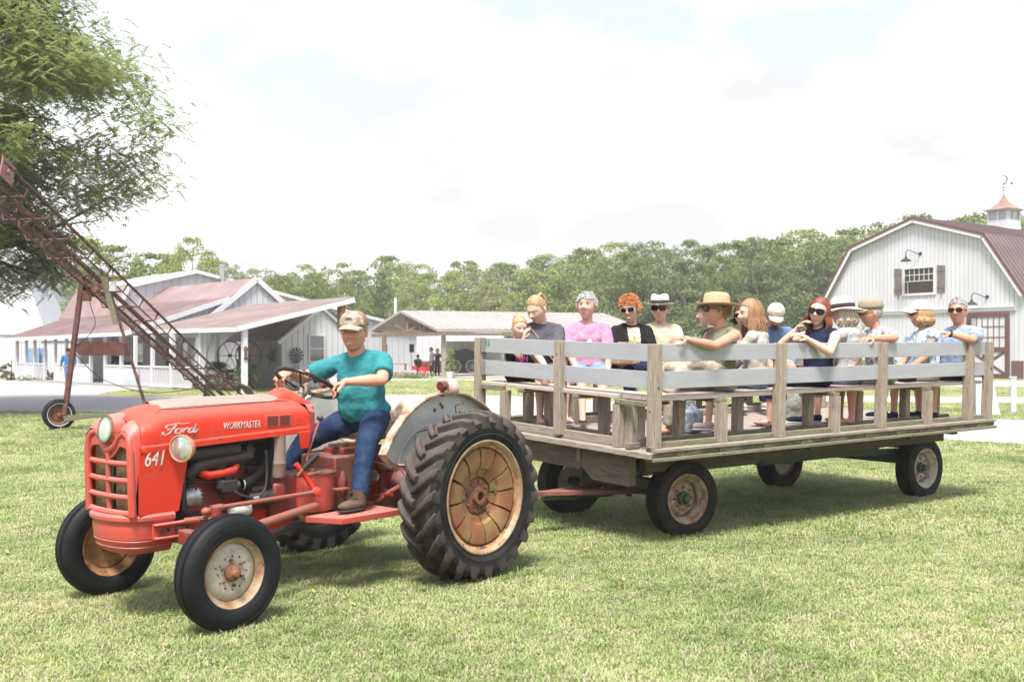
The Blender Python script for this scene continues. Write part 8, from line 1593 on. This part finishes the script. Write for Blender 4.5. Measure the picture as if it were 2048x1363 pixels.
# near bench, seen from behind
def bracelet(t, T, q, ws, RM): el, wr = ws[1]; d = (wr - el).normalized(); mb = MB(); mb.lathe([(0.03, -0.006), (0.034, 0), (0.03, 0.006)], wr, d, 16); mb.lathe([(0.031, -0.004), (0.033, 0), (0.031, 0.004)], wr - d * 0.02, d, 16); mb.build('bracelets', M_chrome, t)
def watch(t, T, q, ws, RM): el, wr = ws[1]; d = (wr - el).normalized(); mb = MB(); mb.lathe([(0.032, -0.012), (0.036, -0.01), (0.036, 0.01), (0.032, 0.012)], wr - d * 0.01, d, 16); mb.ell(wr - d * .01 + Vector((0, 0, 0.034)), (0.02, 0.02, 0.01), 10, 6); mb.build('wristwatch', M_black, t)
ride('woman in wide tan straw hat and olive tank top stretching her arm along the rail', 1.12, 0.27, 78, s=0.93, skin_='tan', lean=2, look=(-17, 2), shirt=M_olive, sleeve='none', pants=M_khaki, wide=1.08, bust=0.02, shoe=FL, hair=('curly', H_curl), glasses=(Fb, 1.05), hat=lambda T, t: brim_hat(T, t, M_straw, None, 0.088, 0.092, 0.012, curl=0.5, name='straw_hat'), arms={'L': WE(1.12, 0.27, 78, ELB['straw'][0], ELB['straw'][1]), 'R': ((0.12, 0.32, 0.15), (1, 0, -1))}, legs={'L': ((-0.05, 0.62, -0.02), (0, 0, 1)), 'R': ((0.24, 0.40, -0.32), (0, 0.2, 1))}, extra=bracelet)
ride('girl with very long straight light-brown hair and pale T-shirt, back turned', 1.66, 0.34, 20, s=0.90, skin_='fair', lean=0, look=(42, -4), shirt=M_beige, sleeve='short', pants=M_den, leg='short', wide=0.88, shoe=SNP, hair=('long', H_lb, 0.30))
ride('auburn-haired woman in navy sleeveless top and big dark sunglasses resting her elbow on the rail', 2.50, 0.27, 62, s=0.93, skin_='fair', lean=0, twist=22, look=(48, 0), roll=-10, shirt=M_navy, sleeve='none', pants=M_navy, leg='capri', wide=1.08, bust=0.03, shoe=FL, hair=('long', H_aub, 0.20), glasses=(Fb, 1.2), arms={'L': WE(2.50, 0.27, 62, ELB['navy'][0], ELB['navy'][1]), 'R': ((0.06, 0.20, 0.56), (1, 0.3, -1))}, legs={'L': ((-0.05, 0.45, -0.32), (0, 0.2, 1)), 'R': ((0.22, 0.42, -0.32), (0, 0.2, 1))})
def strap(t, T, q, ws, RM): mb = MB(); mb.tube([q(0.15, -0.09, 0.44), q(0.08, -0.135, 0.32), q(-0.02, -0.145, 0.2), q(-0.14, -0.12, 0.05)], 0.013, 6, flat=0.4); mb.build('bag_strap', M_tan2, t)
ride('woman with white-blond hair, white straw hat with dark band and speckled cardigan, seen from behind', 3.05, 0.33, 8, s=0.93, skin_='pink', lean=0, look=(24, -6), roll=4, shirt=M_speck, sleeve='long', pants=M_den, leg='capri', wide=1.15, shoe=SNK, hair=('bob', H_plat, 0.13), hat=lambda T, t: brim_hat(T, t, M_whstraw, M_plain, 0.070, 0.10, 0.035, name='white_straw_hat'), extra=strap)
ride('man in khaki flat-topped cap and floral shirt leaning his arm on the rail, in profile', 3.56, 0.27, 62, s=0.95, skin_='red', lean=10, look=(-8, -3), shirt=M_floral, sleeve='short', pants=M_khaki, leg='short', wide=1.12, belly=0.02, shoe=FL, hair=('short', M_greyhair), glasses=(Fa, 0.8), hat=lambda T, t: brim_cap(T, t, M_khcap, None, None, 0.95, 'field_cap', True), arms={'L': WE(3.56, 0.27, 62, ELB['khaki'][0], ELB['khaki'][1]), 'R': ((0.16, 0.34, 0.1), (1, 0, -1))})
ride('woman in off-white cap and pale blue floral sleeveless top, in profile', 4.42, 0.33, 58, s=0.93, skin_='tan', lean=2, look=(-14, 2), shirt=M_bfl, sleeve='cap', pants=cloth('white_shorts_cloth', (0.62, 0.60, 0.66)), leg='short', wide=1.0, bust=0.015, shoe=SNK, hair=('bob', H_sand, 0.10), glasses=(Fb, 1.0), hat=lambda T, t: brim_cap(T, t, M_offw), arms={'L': ((-0.16, 0.32, 0.10), (-0.5, -0.5, -0.6))})
ride('grey-haired man in light blue T-shirt and sunglasses at the rear corner, watch on his wrist', 4.95, 0.25, 66, s=0.98, skin_='red', lean=0, twist=12, look=(40, 2), shirt=M_lblue, sleeve='short', pants=M_navy, leg='short', wide=1.2, belly=0.05, fat=0.06, shoe=SNK, hair=('short', M_greyhair), glasses=(Fb, 0.9), arms={'L': WE(4.95, 0.25, 66, ELB['blue'][0], ELB['blue'][1]), 'R': ((0.16, 0.34, 0.1), (1, 0, -1))}, extra=watch)
# far bench, facing the camera side
FY = WW - 0.30
def pony_x(t, T, q, ws, RM): mb = MB(); mb.tube([q(0.14, 0.06, 0.46), q(0.07, 0.13, 0.36), q(-0.03, 0.145, 0.2), q(-0.15, 0.10, 0.08)], 0.020, 6, flat=0.3); mb.build('bag_strap', M_tan, t); mb = MB(); mb.tube([q(0.05, 0.06, 0.47), q(0.02, 0.125, 0.34), q(-0.005, 0.13, 0.33), q(-0.05, 0.06, 0.47)], 0.004, 5); mb.lathe([(0.018, 0), (0.022, 0.003), (0.018, 0.006)], q(0, 0.14, 0.28), (0, 1, 0), 14); mb.build('necklace', M_trim, t)
ride('woman with ginger ponytail and charcoal T-shirt looking down at the child', 0.58, FY, 160, s=0.96, skin_='fair', lean=6, look=(-52, -26), shirt=M_grey, pants=M_grey, leg='short', wide=1.05, bust=0.02, shoe=FLP, hair=('pony', H_blond), lids=True, arms={'R': ((0.02, 0.36, 0.10), (1, 0, -1)), 'L': ((-0.05, 0.36, 0.10), (-1, 0, -1))}, extra=pony_x)
def pink_x(t, T, q, ws, RM): mb = MB(); mb.prism([(-0.07, 0), (-0.03, 0.05), (0, 0.09), (0.02, 0.05), (0.07, 0.02), (0.05, 0)], q(0, 0.150, 0.24), (RM @ Vector((-1, 0, 0))), (RM @ Vector((0, 0, 1))), (RM @ Vector((0, 1, 0))), 0.002); o = mb.build('shirt_print', M_offw, t); k = text_mesh('COUN', 0.05, mat('lilac_print', (0.42, 0.36, 0.6), 0.8), 0, 0.8, 0.001); o = link('shirt_lettering', k, t); o.matrix_local = Matrix.Translation(q(0, 0.156, 0.225)) @ RM.to_4x4() @ Matrix.Rotation(R(180), 4, 'Z') @ Matrix.Rotation(R(90), 4, 'X')
ride('silver-haired woman in washed pink T-shirt lifting her chin', 1.22, FY, 150, s=0.97, skin_='pink', lean=-2, look=(-26, 8), shirt=M_pink, pants=M_den, leg='short', wide=1.08, bust=0.02, shoe=FL, hair=('spiky', H_silver), lids=True, extra=pink_x, legs={'R': ((0.16, 0.60, -0.34), (0, 0.2, 1)), 'L': ((-0.06, 0.58, -0.34), (0, 0.2, 1))})
def red_x(t, T, q, ws, RM):
    front_panel(t, q, RM, 0.062, M_yfl, 'blouse'); mb = MB()
    for s in (1, -1): k = MB(); k.lathe([(0.014, -0.002), (0.017, 0), (0.014, 0.002)], (s * 0.084, 0.0, -0.05), (0.6, 0.8, 0), 14); TT(mb, k, T)
    for z in (0.18, 0.24, 0.30, 0.36): mb.ell(q(0, 0.165 - abs(z - .26) * .25, z), (0.007, 0.005, 0.007), 8, 5)
    mb.build('hoop_earrings', M_trim, t)
ride('smiling ginger-haired woman with white-framed sunglasses, black cardigan and hoop earrings', 1.84, FY, 152, s=0.95, skin_='pink', lean=3, look=(-30, -6), roll=4, shirt=M_blk, sleeve='long', pants=M_navy, leg='capri', wide=1.0, bust=0.01, shoe=FL, hair=('curly', H_red), glasses=(Fw, 1.15), smile=True, extra=red_x)
def polo(t, T, q, ws, RM): mb = MB(); mb.lathe([(0.078, 0.0), (0.074, 0.03), (0.082, 0.012), (0.092, -0.012)], q(0, 0.005, 0.462), tuple(RM @ Vector((0, 0.35, 1))), 26); mb.build('collar', M_cream, t)
ride('old man in white fedora with black band, dark sunglasses and cream polo shirt', 2.28, FY, 150, s=0.96, skin_='pink', lean=0, look=(-22, 0), shirt=M_cream, pants=M_khaki, leg='short', wide=1.05, shoe=SNG, hair=('short', H_silver), glasses=(Fb, 1.1), hat=lambda T, t: brim_hat(T, t, M_whstraw, M_black, 0.050, 0.098, 0.012, name='fedora', curl=0.6), extra=polo)
ride('woman with dark reddish curls and black top half hidden behind the straw hat', 3.05, FY - 0.1, 60, s=0.90, skin_='fair', lean=4, look=(-20, 0), shirt=M_blk, pants=M_blk, wide=1.0, shoe=SNW, hair=('curly', H_dk))
ride('woman in cream long-sleeved top half hidden behind the long-haired girl', 3.62, FY, 150, s=0.90, skin_='fair', lean=6, look=(-30, -6), shirt=M_beige, sleeve='long', pants=M_navy, wide=0.95, shoe=SNP, hair=('bob', H_dk, 0.08), glasses=(Fb, 1.0))
ride('bearded man in chambray shirt and pale mesh cap bending his head down', 4.12, FY, 150, s=0.95, skin_='red', lean=16, look=(-14, -30), roll=-6, shirt=M_bluesh, sleeve='long', pants=M_khaki, leg='short', wide=1.12, shoe=SNW, hair=('short', H_dk), lids=True, hat=lambda T, t: brim_cap(T, t, cloth('beige_cap_cloth', (0.46, 0.40, 0.32)), M_mesh, M_offw), extra=lambda t, T, q, ws, RM: (lambda mb, k: (k.ell((0, 0.072, -0.088), (0.048, 0.032, 0.030), 14, 8), TT(mb, k, T), mb.build('beard', H_dk, t)))(MB(), MB()))
# the child on the front bench
def paint_x(t, T, q, ws, RM):
    mb = MB(); rr = random.Random(2)
    for s in (1, -1):
        for k in range(5):
            a = 0.3 + k * 0.5; c = [(s * (0.012 + 0.03 * f * math.cos(a)), 0.0, 0.016 + 0.026 * f * math.sin(a)) for f in (0.5, 1.0, 1.4)]; k_ = MB(); k_.tube([(x, 0.094 - 1.6 * max(0, abs(x) - 0.012) ** 1.25 * 5 * .3 - max(0, z - .02) * .25, z) for x, _, z in c], 0.0022, 4); TT(mb, k_, T)
    mb.build('face_paint', mat('purple_face_paint', (0.18, 0.06, 0.35), 0.6), t)
    k = text_mesh('RUN', 0.085, mat('neon_pink_print', (0.85, 0.08, 0.42), 0.6), 0, 0.85, 0.001); o = link('shirt_lettering', k, t); o.matrix_local = Matrix.Translation(q(0, 0.142, 0.23)) @ RM.to_4x4() @ Matrix.Rotation(R(180), 4, 'Z') @ Matrix.Rotation(R(90), 4, 'X')
ride('little girl with purple butterfly face paint peeping over the front board rail', 0.24, 2.20, 178, s=0.72, hs=1.22, skin_='fair', lean=6, look=(-16, -16), shirt=M_blk, sleeve='none', pants=M_blk, leg='short', wide=0.85, shoe=FLP, hair=('pony', H_sand), lids=True, arms={'R': ((0.06, 0.24, 0.42), (-0.2, 0.4, -1)), 'L': ((-0.13, 0.25, 0.1), (-1, 0, -1))}, legs={'R': ((0.05, 0.55, 0.02), (0.7, 0, 1)), 'L': ((-0.25, 0.32, -0.28), (-0.2, 0.3, 1))}, extra=paint_x)
# ---- people by the buildings
def standp(label, X, Y, yaw, **k): return person(label, (X, Y, 0.02), R(yaw), stand=True, vox=0.02, group=k.pop('group', 'people walking near the farm buildings'), **k)
standp('man in royal blue long-sleeved shirt and jeans walking past the porch', -21.3, 49.6, 190, s=1.02, skin_='tan', shirt=cloth('royal_blue_cloth', (0.04, 0.14, 0.30)), sleeve='long', pants=M_den, wide=1.15, shoe=SNK, hair=('short', H_dk), arms={'R': ((0.32, 0.05, 0.86), (0.5, -1, 0)), 'L': ((-0.3, 0.12, 0.9), (-.5, -1, 0))}, legs={'R': ((0.1, -0.15, 0.09), (0, 1, 0)), 'L': ((-0.1, 0.2, 0.09), (0, 1, 0))}, hat=lambda T, t: brim_cap(T, t, M_blk))
pp = PF @ Vector((12.55, 0.8, 0.1)); standp('person in dark blue standing in the porch doorway, mostly hidden by the post', pp.x, pp.y, 20, s=0.98, shirt=M_navy, sleeve='long', pants=M_navy, shoe=SNK, hair=('short', H_dk))
BG = 'people under the pavilion'
person('musician in black seated behind the red drums', (-6.1, 66.9, 0.55), R(200), s=1.0, skin_='dark', shirt=M_blk, pants=M_blk, shoe=SNK, hair=('short', H_dk), vox=0.02, group=BG)
standp('man in grey T-shirt and black trousers standing beside the drum kit', -5.05, 65.2, 110, s=1.08, skin_='tan', shirt=cloth('mid_grey_cloth', (0.2, 0.22, 0.27)), pants=M_blk, wide=1.15, shoe=SNK, hair=('short', H_dk), group=BG)
standp('person in black close behind the man in grey, hand raised to the face', -4.75, 65.7, 200, s=1.04, skin_='tan', shirt=M_blk, pants=M_navy, shoe=SNK, hair=('short', H_dk), group=BG, arms={'R': ((0.05, 0.2, 1.5), (1, 0, -1)), 'L': ((-0.2, 0.1, 0.95), (-1, 0, -1))})
# ---- things carried on the wagon
def bag(name, label, cat, W, rz, m, dims, strapm=None):
    t = thing(name, label, cat, W, rz); mb = MB(); mb.box((0, 0, dims[2] * .42), (dims[0] * .9, dims[1] * .8, dims[2] * .8)); mb.ell((0, 0, dims[2] * .5), (dims[0] * .5, dims[1] * .5, dims[2] * .5), 18, 12); me = remeshed(mb, 0.012, 8, 0.02, 0.06); me.materials.append(m); link('bag_body', me, t)
    mb = MB(); mb.tube([(-dims[0] * .3, 0, dims[2] * .8), (-dims[0] * .2, 0.02, dims[2] * 1.15), (dims[0] * .2, 0.02, dims[2] * 1.15), (dims[0] * .3, 0, dims[2] * .8)], 0.008, 6); mb.build('handle', strapm or m, t); return t
bag('handbag', 'tan and gold handbag on the lap of the woman in pink', 'handbag', WP(1.42, FY - 0.36, 0.16), R(WA), mat('gold_tan_leather', (0.50, 0.33, 0.16), 0.45, col2=(0.42, 0.22, 0.14), scale=8), (0.34, 0.16, 0.20))
bag('backpack', 'grey-green backpack standing on the deck behind the auburn-haired woman', 'backpack', WB_M @ Vector((3.35, 1.30, -0.03)), R(20), cloth('grey_green_canvas', (0.24, 0.25, 0.21)), (0.36, 0.26, 0.34))
bag('tote_bag', 'pale grey-blue tote bag on the deck beside the leg of the straw-hatted woman', 'bag', WB_M @ Vector((1.35, 0.85, -0.03)), R(40), cloth('pale_grey_blue_fabric', (0.30, 0.34, 0.40), (0.16, 0.19, 0.25), sc=18), (0.24, 0.14, 0.26))
bag('handbag', 'black purse with orange emblem on the bench beside the woman in the off-white cap', 'handbag', WP(4.02, 0.30), R(WA), M_blk, (0.22, 0.14, 0.15))
# ================================================================== AIR
hz = MB(); hz.box2((-90, -30, -1.0), (90, 135, 17.5)); hz_o = hz.build('haze', None, smooth=False); hz_o['kind'] = 'stuff'
m = bpy.data.materials.new('pale_air'); m.use_nodes = True; t = m.node_tree; t.nodes.remove(t.nodes['Principled BSDF'])
pvn = t.nodes.new('ShaderNodeVolumePrincipled'); pvn.inputs['Color'].default_value = (1.0, 0.99, 0.95, 1); pvn.inputs['Density'].default_value = 0.0008; t.links.new(pvn.outputs[0], t.nodes['Material Output'].inputs['Volume']); hz_o.data.materials.append(m)
